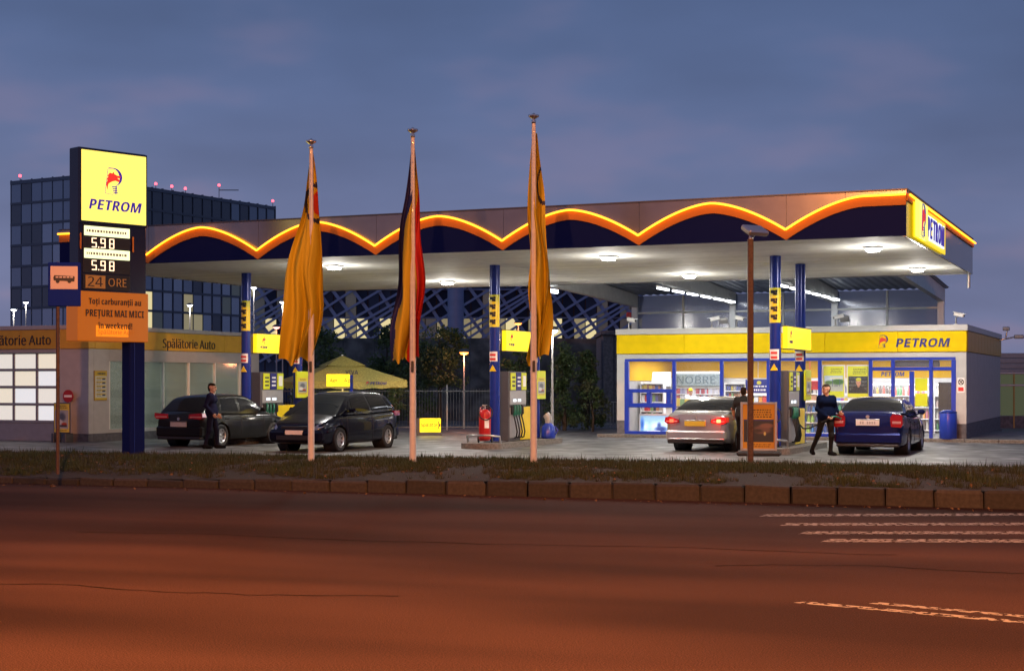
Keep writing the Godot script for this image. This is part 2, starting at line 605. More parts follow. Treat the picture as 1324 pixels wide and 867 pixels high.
# ---------------------------------------------------------------- ground
func make_ground():
	# one wide sheet for all the land, then the road, the verge and the forecourt laid on it
	var far := MB.new()
	far.quad(Vector3(-900, -0.5, 60), Vector3(900, -0.5, 60), Vector3(900, -0.5, -1600), Vector3(-900, -0.5, -1600))
	ground("ground", far, mats.far_ground)
	# road frame: r runs to the right along the kerb
	var r := Vector3(0.9465, 0, 0.3227)
	var o := Vector3(0, 0, -29.65)          # on the kerb line
	var back := Vector3(0.3227, 0, -0.9465)
	var P := func(along, away, y): return o + r * along + back * away + Vector3(0, y, 0)
	var patch_noise := FastNoiseLite.new()
	patch_noise.seed = 21; patch_noise.frequency = 0.05
	var dip := func(al): return -0.17 * smoothstep(3.0, -12.0, al)      # the kerb sinks towards the left
	var road := MB.new()
	# uv2 carries lane wear and painted streaks of light: drawn out along the road, fine across it
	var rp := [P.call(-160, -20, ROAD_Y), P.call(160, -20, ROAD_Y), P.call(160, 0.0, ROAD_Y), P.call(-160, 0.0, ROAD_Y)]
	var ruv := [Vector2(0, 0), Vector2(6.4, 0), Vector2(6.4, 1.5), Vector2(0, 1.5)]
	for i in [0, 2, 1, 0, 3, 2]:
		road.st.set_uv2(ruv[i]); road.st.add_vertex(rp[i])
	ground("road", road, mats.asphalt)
	var near := MB.new()
	near.quad(P.call(-160, -60, ROAD_Y + 0.12), P.call(160, -60, ROAD_Y + 0.12), P.call(160, -20.15, ROAD_Y + 0.12), P.call(-160, -20.15, ROAD_Y + 0.12))
	ground("near_pavement", near, mats.paving)
	var nk := MB.new()
	nk.xf = Transform3D(Basis(r, Vector3.UP, -back), P.call(0, -20, ROAD_Y))
	nk.bb(-160, 160, -0.3, 0.125, 0.0, 0.15)
	ground("near_kerb", nk, mats.kerb)
	var fore := MB.new()
	var E := func(along, y): return Vector3(0, y, -36.1) + Vector3(0.957, 0, 0.2891) * along
	fore.quad(E.call(-70, 0), E.call(70, 0), E.call(70, 0) + back * 60, E.call(-70, 0) + back * 60)
	ground("forecourt", fore, mats.paving)
	var verge := MB.new()
	verge.surf(func(u, v):
		var al := lerpf(-120.0, 90.0, u)
		var a: Vector3 = P.call(al, 0.14, -0.05 + dip.call(al))
		var b: Vector3 = E.call(al * 1.0, 0.012) + back * 0.3
		var p := a.lerp(b, v)
		p.y += 0.07 * sin(PI * v)
		return p, 60, 6)
	ground("verge", verge, mats.soil)
	# kerb stones
	var kerb := Node3D.new()
	kerb.name = "kerb"
	add_child(kerb)
	kerb.set_meta("kind", "structure")
	var shapes := []
	for k in 8:
		var b := MB.new()
		b.jitter = 0.026
		b.jseed = k
		b.rb(0.010, 0.840, -0.6, 0.0, -0.14, 0.0, 0.028 + 0.006 * (k % 4))
		shapes.append(b.done())
	var tones := []
	for k in 3: tones.append(mat("kerb_%d" % k, lin(0.028 + 0.010 * k, 0.025 + 0.008 * k, 0.021 + 0.007 * k), 0.85, 0.0, "fine", 0.7, 0.5))
	for i in 66:
		var st := part("kerb_stone", shapes[rng.randi() % 8], tones[rng.randi() % 3], kerb)
		st.position = P.call(-32.0 + i * 0.85, 0.0, -0.045 + dip.call(-32.0 + i * 0.85) + rng.randf_range(-0.012, 0.012))
		st.rotation = Vector3(rng.randf_range(-0.04, 0.04), -0.3286 + rng.randf_range(-0.012, 0.012), rng.randf_range(-0.012, 0.012))
	# painted bars at the crossing and the two lines nearer by
	for m in [[4.1, 25.2, 9.5, 0.42, -2.0], [4.15, 23.6, 9.5, 0.42, -1.0], [4.2, 22.3, 9.5, 0.4, 0.0], [4.3, 21.2, 9.5, 0.42, 1.5], [2.85, 15.4, 7.0, 0.16, 35.0], [3.6, 15.35, 7.0, 0.14, 36.0]]:
		var b := MB.new()
		b.quad(Vector3(0, 0, 0), Vector3(m[2], 0, 0), Vector3(m[2], 0, -m[3]), Vector3(m[3] * 0.5, 0, -m[3]))
		var o2 := ground("road_marking", b, mats.road_paint)
		o2.position = Vector3(m[0], ROAD_Y + 0.004, -m[1])
		o2.rotation.y = deg_to_rad(-m[4])
	# sealed cracks in the road
	for q in [[Vector2(-6.5, 22.5), Vector2(5.0, 19.8), 0.05], [Vector2(2.5, 18.6), Vector2(9.0, 17.2), 0.045], [Vector2(-7.5, 17.0), Vector2(-1.2, 15.8), 0.04]]:
		var b := MB.new()
		var last := Vector3()
		var lw := 0.0
		for i in 41:
			var f := i / 40.0
			var c2: Vector2 = q[0].lerp(q[1], f)
			var nn: Vector2 = (q[1] - q[0]).normalized().orthogonal()
			c2 += nn * (patch_noise.get_noise_1d(f * 40.0 + q[2] * 900.0) * 0.5)
			var c3 := Vector3(c2.x, ROAD_Y + 0.004, -c2.y)
			var hw: float = q[2] * (0.5 + 0.5 * absf(patch_noise.get_noise_1d(f * 90.0 + 7.0)) * 2.0) * 0.5
			if i > 0:
				var d := (c3 - last).normalized()
				var s := d.cross(Vector3.UP)
				b.quad(last - s * lw, last + s * lw, c3 + s * hw, c3 - s * hw)
			last = c3; lw = hw
		ground("road_crack", b, mats.tar)
	# tufts of grass: too many to count
	var blade := MB.new()
	for k in 7:
		var t := TAU * k / 7.0 + 0.3
		var c := Vector3(cos(t), 0, sin(t))
		var s := Vector3(-sin(t), 0, cos(t)) * 0.009
		var root := c * 0.03
		var tip := c * (0.07 + 0.02 * (k % 3)) + Vector3(0, 0.07 + 0.025 * (k % 4), 0)
		blade.tri(root - s, root + s, tip)
	var mm := MultiMesh.new()
	mm.transform_format = MultiMesh.TRANSFORM_3D
	mm.use_colors = true
	mm.mesh = blade.done()
	mm.instance_count = 26000
	var patch := FastNoiseLite.new()
	patch.seed = 3; patch.frequency = 0.35
	for i in mm.instance_count:
		var p := Vector3()
		var dry := 0.0
		for attempt in 6:
			var al := rng.randf_range(-26, 20)
			var a: Vector3 = P.call(al, 0.3, -0.05 + dip.call(al))
			var b: Vector3 = E.call(al, 0.0) + back * 0.05
			var t := rng.randf()
			p = a.lerp(b, t)
			p.y += 0.06 * sin(PI * t)
			dry = patch.get_noise_2d(p.x, p.z) + (1.0 - t) * 0.55 - 0.15
			if dry < rng.randf_range(0.0, 0.55): break
		mm.set_instance_transform(i, Transform3D(Basis(Vector3.UP, rng.randf() * TAU).scaled(Vector3.ONE * rng.randf_range(0.5, 1.1) * (1.6 if rng.randf() < 0.06 else 1.0)), p))
		var g := rng.randf_range(0.6, 1.2)
		mm.set_instance_color(i, Color(0.024, 0.046, 0.009).lerp(Color(0.045, 0.036, 0.014), clampf(dry + 0.2, 0.0, 1.0)) * g)
	var mi := MultiMeshInstance3D.new()
	mi.name = "grass"
	mi.multimesh = mm
	var gm := mat("grass", Color.WHITE, 0.8)
	gm.vertex_color_use_as_albedo = true
	mi.material_override = gm
	add_child(mi)
	mi.set_meta("kind", "stuff")
	var lm := MB.new()
	lm.quad(Vector3(-0.03, 0, 0), Vector3(0, 0.012, -0.02), Vector3(0.03, 0, 0), Vector3(0, 0.004, 0.02))
	var ml := MultiMesh.new()
	ml.transform_format = MultiMesh.TRANSFORM_3D
	ml.mesh = lm.done()
	ml.instance_count = 900
	for i in ml.instance_count:
		var al := rng.randf_range(-24, 18)
		var t := pow(rng.randf(), 1.6) * 1.15 - 0.15
		var p: Vector3 = P.call(al, 0.05, -0.03 + dip.call(al)).lerp(E.call(al, 0.02), maxf(t, 0.0))
		if t < 0.0: p = P.call(al, t * 4.0 - 0.15, ROAD_Y + 0.012)
		else: p.y += 0.05 + 0.06 * sin(PI * t)
		ml.set_instance_transform(i, Transform3D(Basis(Vector3(rng.randfn(), 3.0, rng.randfn()).normalized(), rng.randf() * TAU).scaled(Vector3.ONE * rng.randf_range(0.6, 1.5)), p))
	var le := MultiMeshInstance3D.new()
	le.name = "fallen_leaves"
	le.multimesh = ml
	le.material_override = mat("dry_leaf", lin(0.12, 0.07, 0.03), 0.8)
	add_child(le)
	le.set_meta("kind", "stuff")
	le.set_meta("label", "dry leaves scattered on the verge and along the kerb")
	mi.set_meta("label", "short patchy grass on the verge between road and forecourt")

func added_street_lamps():
	# sodium lamps added out of view to turn road, kerb and poles orange
	var glowm := glow("sodium", Color(1.0, 0.60, 0.30), 9.0)
	for s in [[-4.3, 8.9, "left of the viewpoint"], [8.6, 4.3, "right of the viewpoint"]]:
		var t := thing("street_lamp", "tall grey sodium street lamp added on the near pavement, " + s[2], "street lamp", Vector3(s[0], ROAD_Y + 0.12, -s[1]), 0.0, "added sodium street lamps")
		var p := MB.new()
		p.tube([Vector3(0, 0, 0), Vector3(0, 10.9, 0), Vector3(0, 11.6, -0.3), Vector3(0, 11.9, -1.0), Vector3(0, 12.0, -2.2)], [0.11, 0.075, 0.06, 0.05, 0.045], 10)
		part("pole", p, mats.steel, t)
		var h := MB.new()
		h.rb(-0.16, 0.16, 12.0, 12.16, -3.0, -2.15, 0.05)
		part("lamp_head", h, mats.dark_steel, t)
		var l := MB.new()
		l.rb(-0.12, 0.12, 11.95, 11.997, -2.95, -2.35, 0.02)
		part("lamp_lens", l, glowm, t)
		omni(t, Vector3(0, 11.85, -2.65), SODIUM, Color(1.0, 0.62, 0.30), 0.2)
		area(t, Vector3(0, 11.9, -2.65), Vector2(0.25, 0.6), SODIUM * 2.3, Color(1.0, 0.60, 0.28), Vector3(0, -1, -0.35).normalized())

# ---------------------------------------------------------------- flat print: posters
func print_mat(key: String, im: Image, rough := 0.35, lit := 0.0):
	var m := mat(key, Color.WHITE, rough)
	m.albedo_texture = ImageTexture.create_from_image(im)
	if lit > 0.0:
		m.emission_enabled = true
		m.emission = Color.WHITE
		m.emission_operator = BaseMaterial3D.EMISSION_OP_MULTIPLY
		m.emission_texture = m.albedo_texture
		m.emission_energy_multiplier = lit

func lines(im: Image, x: int, y: int, w: int, rows: int, pitch: int, h: int, c: Color):
	for r in rows:
		var p := x + int(rng.randi() % 6)
		while p < x + w - 4:
			var n := 3 + int(rng.randi() % 9)
			im.fill_rect(Rect2i(p, y + r * pitch, mini(n, x + w - p), h), c)
			p += n + 3

func blob(im: Image, cx: float, cy: float, rx: float, ry: float, c: Color, soft := 0.15):
	for y in range(maxi(0, int(cy - ry)), mini(im.get_height(), int(cy + ry) + 1)):
		for x in range(maxi(0, int(cx - rx)), mini(im.get_width(), int(cx + rx) + 1)):
			var d := Vector2((x - cx) / rx, (y - cy) / ry).length()
			if d < 1.0:
				im.set_pixel(x, y, im.get_pixel(x, y).lerp(c, clampf((1.0 - d) / soft, 0.0, 1.0) * c.a))

func make_prints():
	mat("box_yellow_print", lin(0.75, 0.62, 0.02), 0.4)
	mat("label_lime", lin(0.58, 0.66, 0.02), 0.4)
	mat("nozzle_green", lin(0.01, 0.13, 0.085), 0.35)
	var lime := Color(0.82, 0.85, 0.08)
	# forecourt view under a lime heading
	var a := Image.create(128, 176, false, Image.FORMAT_RGB8)
	a.fill(lime)
	lines(a, 44, 14, 74, 3, 10, 4, Color(0.15, 0.25, 0.1))
	a.fill_rect(Rect2i(6, 54, 116, 88), Color(0.72, 0.80, 0.86))
	for y in 44: a.fill_rect(Rect2i(6, 98 + y, 116, 1), Color(0.62, 0.66, 0.62).lerp(Color(0.72, 0.74, 0.70), y / 44.0))
	blob(a, 90, 88, 46, 20, Color(0.22, 0.42, 0.16), 0.4); blob(a, 34, 92, 30, 13, Color(0.30, 0.46, 0.22), 0.4)
	a.fill_rect(Rect2i(40, 64, 78, 9), Color(0.86, 0.86, 0.76)); a.fill_rect(Rect2i(56, 73, 3, 42), Color(0.3, 0.35, 0.5)); a.fill_rect(Rect2i(100, 73, 3, 42), Color(0.3, 0.35, 0.5))
	blob(a, 78, 110, 16, 7, Color(0.5, 0.52, 0.55), 0.3)
	print_mat("poster_forecourt", a, 0.3, 0.12)
	# a worker in a lime cap before dark shelves
	var b := Image.create(128, 176, false, Image.FORMAT_RGB8)
	b.fill(lime)
	lines(b, 30, 14, 88, 4, 9, 4, Color(0.15, 0.25, 0.1))
	b.fill_rect(Rect2i(4, 58, 120, 96), Color(0.10, 0.12, 0.13))
	for r in 4:
		for c in 14: b.fill_rect(Rect2i(6 + c * 8, 62 + r * 20, 5, 10 + rng.randi() % 5), Color(0.2, 0.24, 0.26).lerp(Color(0.5, 0.55, 0.55), rng.randf() * 0.7))
	blob(b, 66, 150, 46, 44, Color(0.06, 0.07, 0.08), 0.1); blob(b, 66, 108, 9, 14, Color(0.62, 0.46, 0.38), 0.2)
	b.fill_rect(Rect2i(4, 154, 120, 22), lime)
	blob(b, 66, 92, 16, 20, Color(0.74, 0.56, 0.46), 0.15); blob(b, 66, 75, 18, 11, lime, 0.2); b.fill_rect(Rect2i(50, 78, 34, 4), Color(0.6, 0.62, 0.06))
	blob(b, 60, 92, 2, 1.6, Color(0.2, 0.14, 0.12), 0.5); blob(b, 72, 92, 2, 1.6, Color(0.2, 0.14, 0.12), 0.5); blob(b, 66, 103, 4.5, 1.6, Color(0.6, 0.25, 0.25), 0.5)
	print_mat("poster_worker", b, 0.3, 0.12)
	# blue and white light poster at the window
	var c := Image.create(160, 88, false, Image.FORMAT_RGB8)
	c.fill(Color(0.55, 0.75, 0.9))
	for i in 5: blob(c, 20 + 32 * i + rng.randf() * 10, 40 + rng.randf() * 16, 26, 34, Color(0.85, 0.95, 1.0, 0.9), 0.9)
	blob(c, 92, 66, 34, 18, Color(0.10, 0.22, 0.55), 0.6); blob(c, 84, 48, 12, 20, Color(0.18, 0.32, 0.62), 0.7); blob(c, 8, 44, 12, 44, Color(0.1, 0.35, 0.75), 0.8); blob(c, 152, 44, 12, 44, Color(0.15, 0.3, 0.6), 0.8)
	c.fill_rect(Rect2i(0, 80, 160, 8), Color(0.35, 0.45, 0.8)); c.fill_rect(Rect2i(30, 74, 60, 4), Color(0.9, 0.95, 1.0))
	print_mat("poster_blue", c, 0.3, 0.75)
	# yellow and dark: the stand before the island
	var d := Image.create(128, 176, false, Image.FORMAT_RGB8)
	d.fill(Color(0.72, 0.52, 0.10))
	lines(d, 26, 20, 90, 4, 9, 5, Color(0.3, 0.2, 0.05))
	d.fill_rect(Rect2i(4, 60, 120, 90), Color(0.12, 0.14, 0.17))
	d.fill_rect(Rect2i(4, 60, 120, 5), Color(0.1, 0.14, 0.4))
	blob(d, 78, 100, 44, 22, Color(0.36, 0.26, 0.24), 0.4); blob(d, 96, 84, 36, 12, Color(0.42, 0.30, 0.27), 0.4); blob(d, 58, 104, 26, 9, Color(0.18, 0.15, 0.15), 0.5); blob(d, 88, 116, 6, 10, Color(0.75, 0.7, 0.4), 0.5)
	lines(d, 16, 158, 96, 2, 8, 3, Color(0.3, 0.2, 0.05))
	print_mat("poster_stand_print", d, 0.4)
	# street poster on the far columns and by the wash
	var e := Image.create(112, 150, false, Image.FORMAT_RGB8)
	e.fill(Color(0.82, 0.76, 0.25))
	lines(e, 26, 10, 70, 2, 9, 4, Color(0.2, 0.2, 0.1))
	e.fill_rect(Rect2i(6, 34, 100, 98), Color(0.62, 0.64, 0.64))
	blob(e, 56, 70, 36, 28, Color(0.35, 0.38, 0.42), 0.5); blob(e, 40, 96, 30, 18, Color(0.80, 0.80, 0.78), 0.4); blob(e, 74, 108, 24, 12, Color(0.62, 0.22, 0.10), 0.4); e.fill_rect(Rect2i(18, 112, 76, 10), Color(0.25, 0.22, 0.22))
	lines(e, 14, 138, 84, 1, 8, 4, Color(0.25, 0.2, 0.1))
	print_mat("poster_street", e, 0.4)
	# price list of the wash
	var f := Image.create(96, 160, false, Image.FORMAT_RGB8)
	f.fill(Color(0.72, 0.72, 0.66))
	f.fill_rect(Rect2i(0, 0, 96, 26), Color(0.72, 0.62, 0.1)); f.fill_rect(Rect2i(0, 150, 96, 10), Color(0.72, 0.62, 0.1))
	lines(f, 14, 7, 70, 1, 8, 10, Color(0.12, 0.14, 0.2))
	for r in 5:
		var y := 36 + r * 23
		f.fill_rect(Rect2i(8, y - 2, 80, 8), Color(0.78, 0.68, 0.18))
		lines(f, 10, y, 40, 1, 8, 4, Color(0.2, 0.2, 0.2)); lines(f, 10, y + 10, 36, 1, 8, 3, Color(0.35, 0.35, 0.35))
		f.fill_rect(Rect2i(58, y + 2, 26, 9), Color(0.12, 0.16, 0.3))
	print_mat("price_list", f, 0.4)
	# board of shop adverts
	var g := Image.create(96, 64, false, Image.FORMAT_RGB8)
	g.fill(Color(0.10, 0.16, 0.55))
	blob(g, 52, 16, 10, 10, Color(0.9, 0.85, 0.3), 0.2); lines(g, 24, 30, 60, 1, 8, 7, Color(0.95, 0.95, 0.95)); lines(g, 14, 46, 76, 1, 8, 9, Color(0.95, 0.95, 0.95))
	print_mat("poster_oil", g, 0.3, 0.1)

func more_materials():
	mat("wall_light", lin(0.50, 0.50, 0.49), 0.45, 0.05, "metal", 0.3)
	mat("band_yellow", lin(0.80, 0.57, 0.006), 0.65, 0.0, "metal", 0.3)
	mats.band_yellow.metallic_specular = 0.2
	mat("yellow_inside", lin(0.72, 0.40, 0.012), 0.9)
	mats.yellow_inside.metallic_specular = 0.1
	mat("banner_grey", lin(0.36, 0.45, 0.47), 0.4, 0.0, "fine", 0.6)
	mat("banner_ink", lin(0.10, 0.15, 0.18), 0.5)
	mat("dark_print", lin(0.03, 0.035, 0.03), 0.35, 0.0, "coarse", 2.0)
	mat("sign_blue", lin(0.006, 0.022, 0.24), 0.5)
	mats.sign_blue.metallic_specular = 0.15
	mat("sign_dark", lin(0.006, 0.007, 0.035), 0.22, 0.2)
	mat("pale_pink", lin(0.62, 0.50, 0.46), 0.5)
	mat("label_tan", lin(0.42, 0.27, 0.07), 0.5)
	mat("finial", lin(0.6, 0.6, 0.58), 0.15, 0.9)
	mat("door_grey", lin(0.30, 0.30, 0.31), 0.4, 0.3, "metal", 0.4)
	mat("parasol_cloth", lin(0.50, 0.44, 0.12), 0.8, 0.0, "fine", 0.8)
	mats.parasol_cloth.backlight_enabled = true
	mats.parasol_cloth.backlight = lin(0.3, 0.25, 0.04)
	mat("bark", lin(0.06, 0.045, 0.035), 0.9, 0.0, "fine", 1.2, 2.0)
	mat("concrete", lin(0.17, 0.165, 0.16), 0.85, 0.0, "coarse", 0.22)
	mat("fence_metal", lin(0.16, 0.16, 0.17), 0.5, 0.4)
	mat("tower_frame", lin(0.11, 0.13, 0.17), 0.4, 0.4)
	mat("tower_spandrel", lin(0.085, 0.10, 0.13), 0.3, 0.3)
	mat("tower_glass_0", lin(0.26, 0.31, 0.38), 0.12, 0.75)
	mat("tower_glass_1", lin(0.19, 0.23, 0.29), 0.10, 0.7)
	mat("tower_glass_2", lin(0.09, 0.105, 0.13), 0.15, 0.6)
	mat("lattice_bar", lin(0.15, 0.24, 0.44), 0.6, 0.0)
	mat("lattice_glass_0", lin(0.05, 0.08, 0.15), 0.3)
	mats.lattice_glass_0.metallic_specular = 0.03
	mat("lattice_glass_1", lin(0.03, 0.05, 0.10), 0.3)
	mats.lattice_glass_1.metallic_specular = 0.03
	mat("shaft_blue", lin(0.16, 0.23, 0.42), 0.5, 0.0, "metal", 0.2)
	for k in 3:
		var lf := mat("leaf_%d" % k, [lin(0.035, 0.055, 0.018), lin(0.055, 0.085, 0.022), lin(0.075, 0.07, 0.022)][k], 0.6)
		lf.backlight_enabled = true
		lf.backlight = lin(0.03, 0.05, 0.012)


# ---------------------------------------------------------------- the canopy
const SODIUM := 225.0
const CAN_L := 24.0
const CAN_D := 13.3
const CAN_H := 5.2

func arc_height(x: float, x0: float, x1: float, left_end: bool, right_end: bool) -> float:
	var half := 1.815
	var d := 9.0
	if not left_end: d = minf(d, x - x0)
	if not right_end: d = minf(d, x1 - x)
	var q := clampf(d / half, 0.0, 1.0)
	return 0.235 + 0.70 * (1.0 - pow(1.0 - q, 1.65))

func make_canopy():
	var t := thing("canopy", "long flat filling station canopy with glowing scalloped front edge", "canopy", site(0, 0, 0), TH)
	var deck := MB.new()
	deck.bb(-CAN_L + 0.06, -0.06, CAN_H + 0.05, CAN_H + 1.0, -CAN_D + 0.06, -0.06)
	part("roof_deck", deck, mats.grey_sheet, t)
	# ceiling: long metal slats in two fields with a seam between
	var c := MB.new()
	var z := -0.03
	var k := 0
	while z > -CAN_D + 0.1:
		var w := 0.272
		var tone := rng.randf_range(0.84, 1.0)
		c.st.set_color(Color(tone, tone, tone))
		c.bb(-CAN_L + 0.04, -12.02, CAN_H, CAN_H + 0.03, z - w, z)
		tone = rng.randf_range(0.84, 1.0)
		c.st.set_color(Color(tone, tone, tone))
		c.bb(-11.99, -0.04, CAN_H + 0.0015, CAN_H + 0.03, z - w, z)
		z -= 0.300
		k += 1
		if k == 22: z -= 0.05
	part("ceiling_slats", c, mats.slat_sheet, t, "stuff")
	# the front in bays between the dips of the glowing line
	var xs := [-24.0, -20.9, -17.27, -13.64, -10.0, -6.385, -2.757, 0.0]
	for i in 7:
		var x0: float = xs[i]
		var x1: float = xs[i + 1]
		var le := i == 0
		var re := i == 6
		var up := PackedVector2Array()
		var line := []
		var lowp := PackedVector2Array()
		for s in 33:
			var x := lerpf(x0, x1, s / 32.0)
			var y := arc_height(x, x0, x1, le, re)
			line.append(Vector3(x, CAN_H + y, 0.10))
			up.append(Vector2(x, CAN_H + y))
			lowp.append(Vector2(x, CAN_H + maxf(y - 0.235, 0.0)))
		var top := CAN_H + 1.04
		# grey sheet above, in two panels with an open joint
		for half in 2:
			var a := 0 if half == 0 else 16
			var g := PackedVector2Array()
			for s in 17: g.append(up[a + s] + Vector2(0.004 if s == 0 else -0.004 if s == 16 else 0.0, 0))
			g.append(Vector2(g[16].x, top)); g.append(Vector2(g[0].x, top))
			var b := MB.new(); b.ext(g, -0.05, 0.0)
			part("fascia_panel", b, mats.grey_sheet, t)
		var band := PackedVector2Array(up)
		var rev := PackedVector2Array(lowp); rev.reverse()
		if not le: rev.remove_at(rev.size() - 1)
		if not re: rev.remove_at(0)
		var bandp := PackedVector2Array()
		bandp.append_array(band)
		if not re: bandp.append(Vector2(x1, CAN_H))
		bandp.append_array(rev)
		if not le: bandp.append(Vector2(x0, CAN_H))
		var b2 := MB.new(); b2.ext(bandp, -0.04, 0.045)
		part("glow_band", b2, mats.band_orange, t)
		var nv := PackedVector2Array()
		nv.append(Vector2(x0 + 0.001, CAN_H))
		if not le: nv[0].x += 0.02
		for p in lowp: if p.y > CAN_H + 0.006: nv.append(p - Vector2(0, 0.002))
		nv.append(Vector2(x1 - (0.001 if re else 0.02), CAN_H))
		var b3 := MB.new(); b3.ext(nv, -0.05, 0.015)
		part("blue_panel", b3, mats.navy, t)
		var nt := MB.new(); nt.tube(line, 0.027, 8)
		part("neon_tube", nt, mats.neon, t)
		omni(t, line[16] + Vector3(0, -0.02, 0.35), 0.025, Color(1.0, 0.52, 0.12), 0.12)
	# right end
	for i in 5:
		var z0 := -0.005 - i * (CAN_D / 5.0)
		var b := MB.new(); b.bb(-0.05, 0.0, CAN_H - 0.02, CAN_H + 1.04, z0 - CAN_D / 5.0 + 0.01, z0)
		part("end_panel", b, mats.grey_sheet, t)
		var b4 := MB.new(); b4.bb(-CAN_L, -CAN_L + 0.05, CAN_H - 0.02, CAN_H + 1.04, z0 - CAN_D / 5.0 + 0.01, z0 - 0.06)
		part("end_panel", b4, mats.grey_sheet, t)
	var en := MB.new(); en.bb(0.0, 0.04, CAN_H + 0.80, CAN_H + 0.97, -CAN_D, 0.0)
	part("glow_band", en, mats.band_orange, t)
	var et := MB.new(); et.tube([Vector3(0.085, CAN_H + 0.93, 0.0), Vector3(0.085, CAN_H + 0.93, -CAN_D)], 0.027, 8)
	part("neon_tube", et, mats.neon, t)
	omni(t, Vector3(0.45, CAN_H + 0.9, -9.5), 0.03, Color(1.0, 0.52, 0.12), 0.12)
	var bk := MB.new(); bk.bb(-CAN_L, 0.0, CAN_H - 0.02, CAN_H + 1.04, -CAN_D, -CAN_D + 0.05)
	part("rear_fascia", bk, mats.grey_sheet, t)
	var cap := MB.new()
	cap.bb(-CAN_L - 0.02, 0.03, CAN_H + 1.04, CAN_H + 1.075, -0.12, 0.03)
	cap.bb(-0.12, 0.03, CAN_H + 1.042, CAN_H + 1.077, -CAN_D, -0.12)
	part("roof_edge", cap, mats.dark_steel, t)
	var dp := MB.new(); dp.cyl(Vector3(-0.1, CAN_H - 0.02, -CAN_D + 0.12), Vector3(-0.1, CAN_H - 0.45, -CAN_D + 0.12), 0.05)
	part("drain_spout", dp, mats.steel, t)
	# the sign on the right end: emblem and name standing off a lit yellow board
	var sg := MB.new(); sg.rb(0.03, 0.07, CAN_H + 0.04, CAN_H + 0.86, -6.3, -0.75, 0.01)
	part("sign_board", sg, mats.box_yellow, t)
	var ep := MB.new(); ep.rb(0.075, 0.16, CAN_H + 0.06, CAN_H + 0.92, -2.35, -0.85, 0.02)
	part("emblem_board", ep, mats.sign_yellow, t)
	emblem(t, Vector3(0.165, CAN_H + 0.08, -1.2), 0.8, 0.02, mats.ink_blue_lit, mats.red_lit, PI / 2)
	var x := -2.55
	for ch in "PETROM":
		var m := text(ch, 0.50, 0.02, true, 0.12, 1.0)
		place(text(ch, 0.60, 0.02, true, 0.12, 1.2), "letter_edge", mats.light_box, t, Vector3(0.10, CAN_H + 0.14, x + 0.05), PI / 2)
		place(m, "letter", mats.ink_blue_lit, t, Vector3(0.125, CAN_H + 0.19, x), PI / 2)
		x -= m.get_aabb().size.x + 0.13
	area(t, Vector3(0.3, CAN_H + 0.45, -3.4), Vector2(5.0, 0.8), 0.5, Color(1.0, 0.8, 0.15), Vector3(1, -0.15, 0))
	# six downlights
	for a in [-1.2, -8.1, -16.4]:
		for v in [2.6, 10.1]:
			var h := MB.new(); h.rb(a - 0.22, a + 0.22, CAN_H - 0.06, CAN_H + 0.0, -v - 0.22, -v + 0.22, 0.02)
			var d := part("downlight", h, mats.white_paint, t)
			var l := MB.new(); l.rb(a - 0.15, a + 0.15, CAN_H - 0.12, CAN_H - 0.061, -v - 0.15, -v + 0.15, 0.02)
			part("lens", l, mats.downlight_white, d)
			area(t, Vector3(a, CAN_H - 0.15, -v), Vector2(0.3, 0.3), DOWN_E, Color(1.0, 0.98, 0.94), Vector3.DOWN)
			omni(t, Vector3(a, CAN_H - 0.62, -v), DOWN_E * 0.095, Color(1.0, 0.98, 0.94), 0.2)

const DOWN_E := 25.0

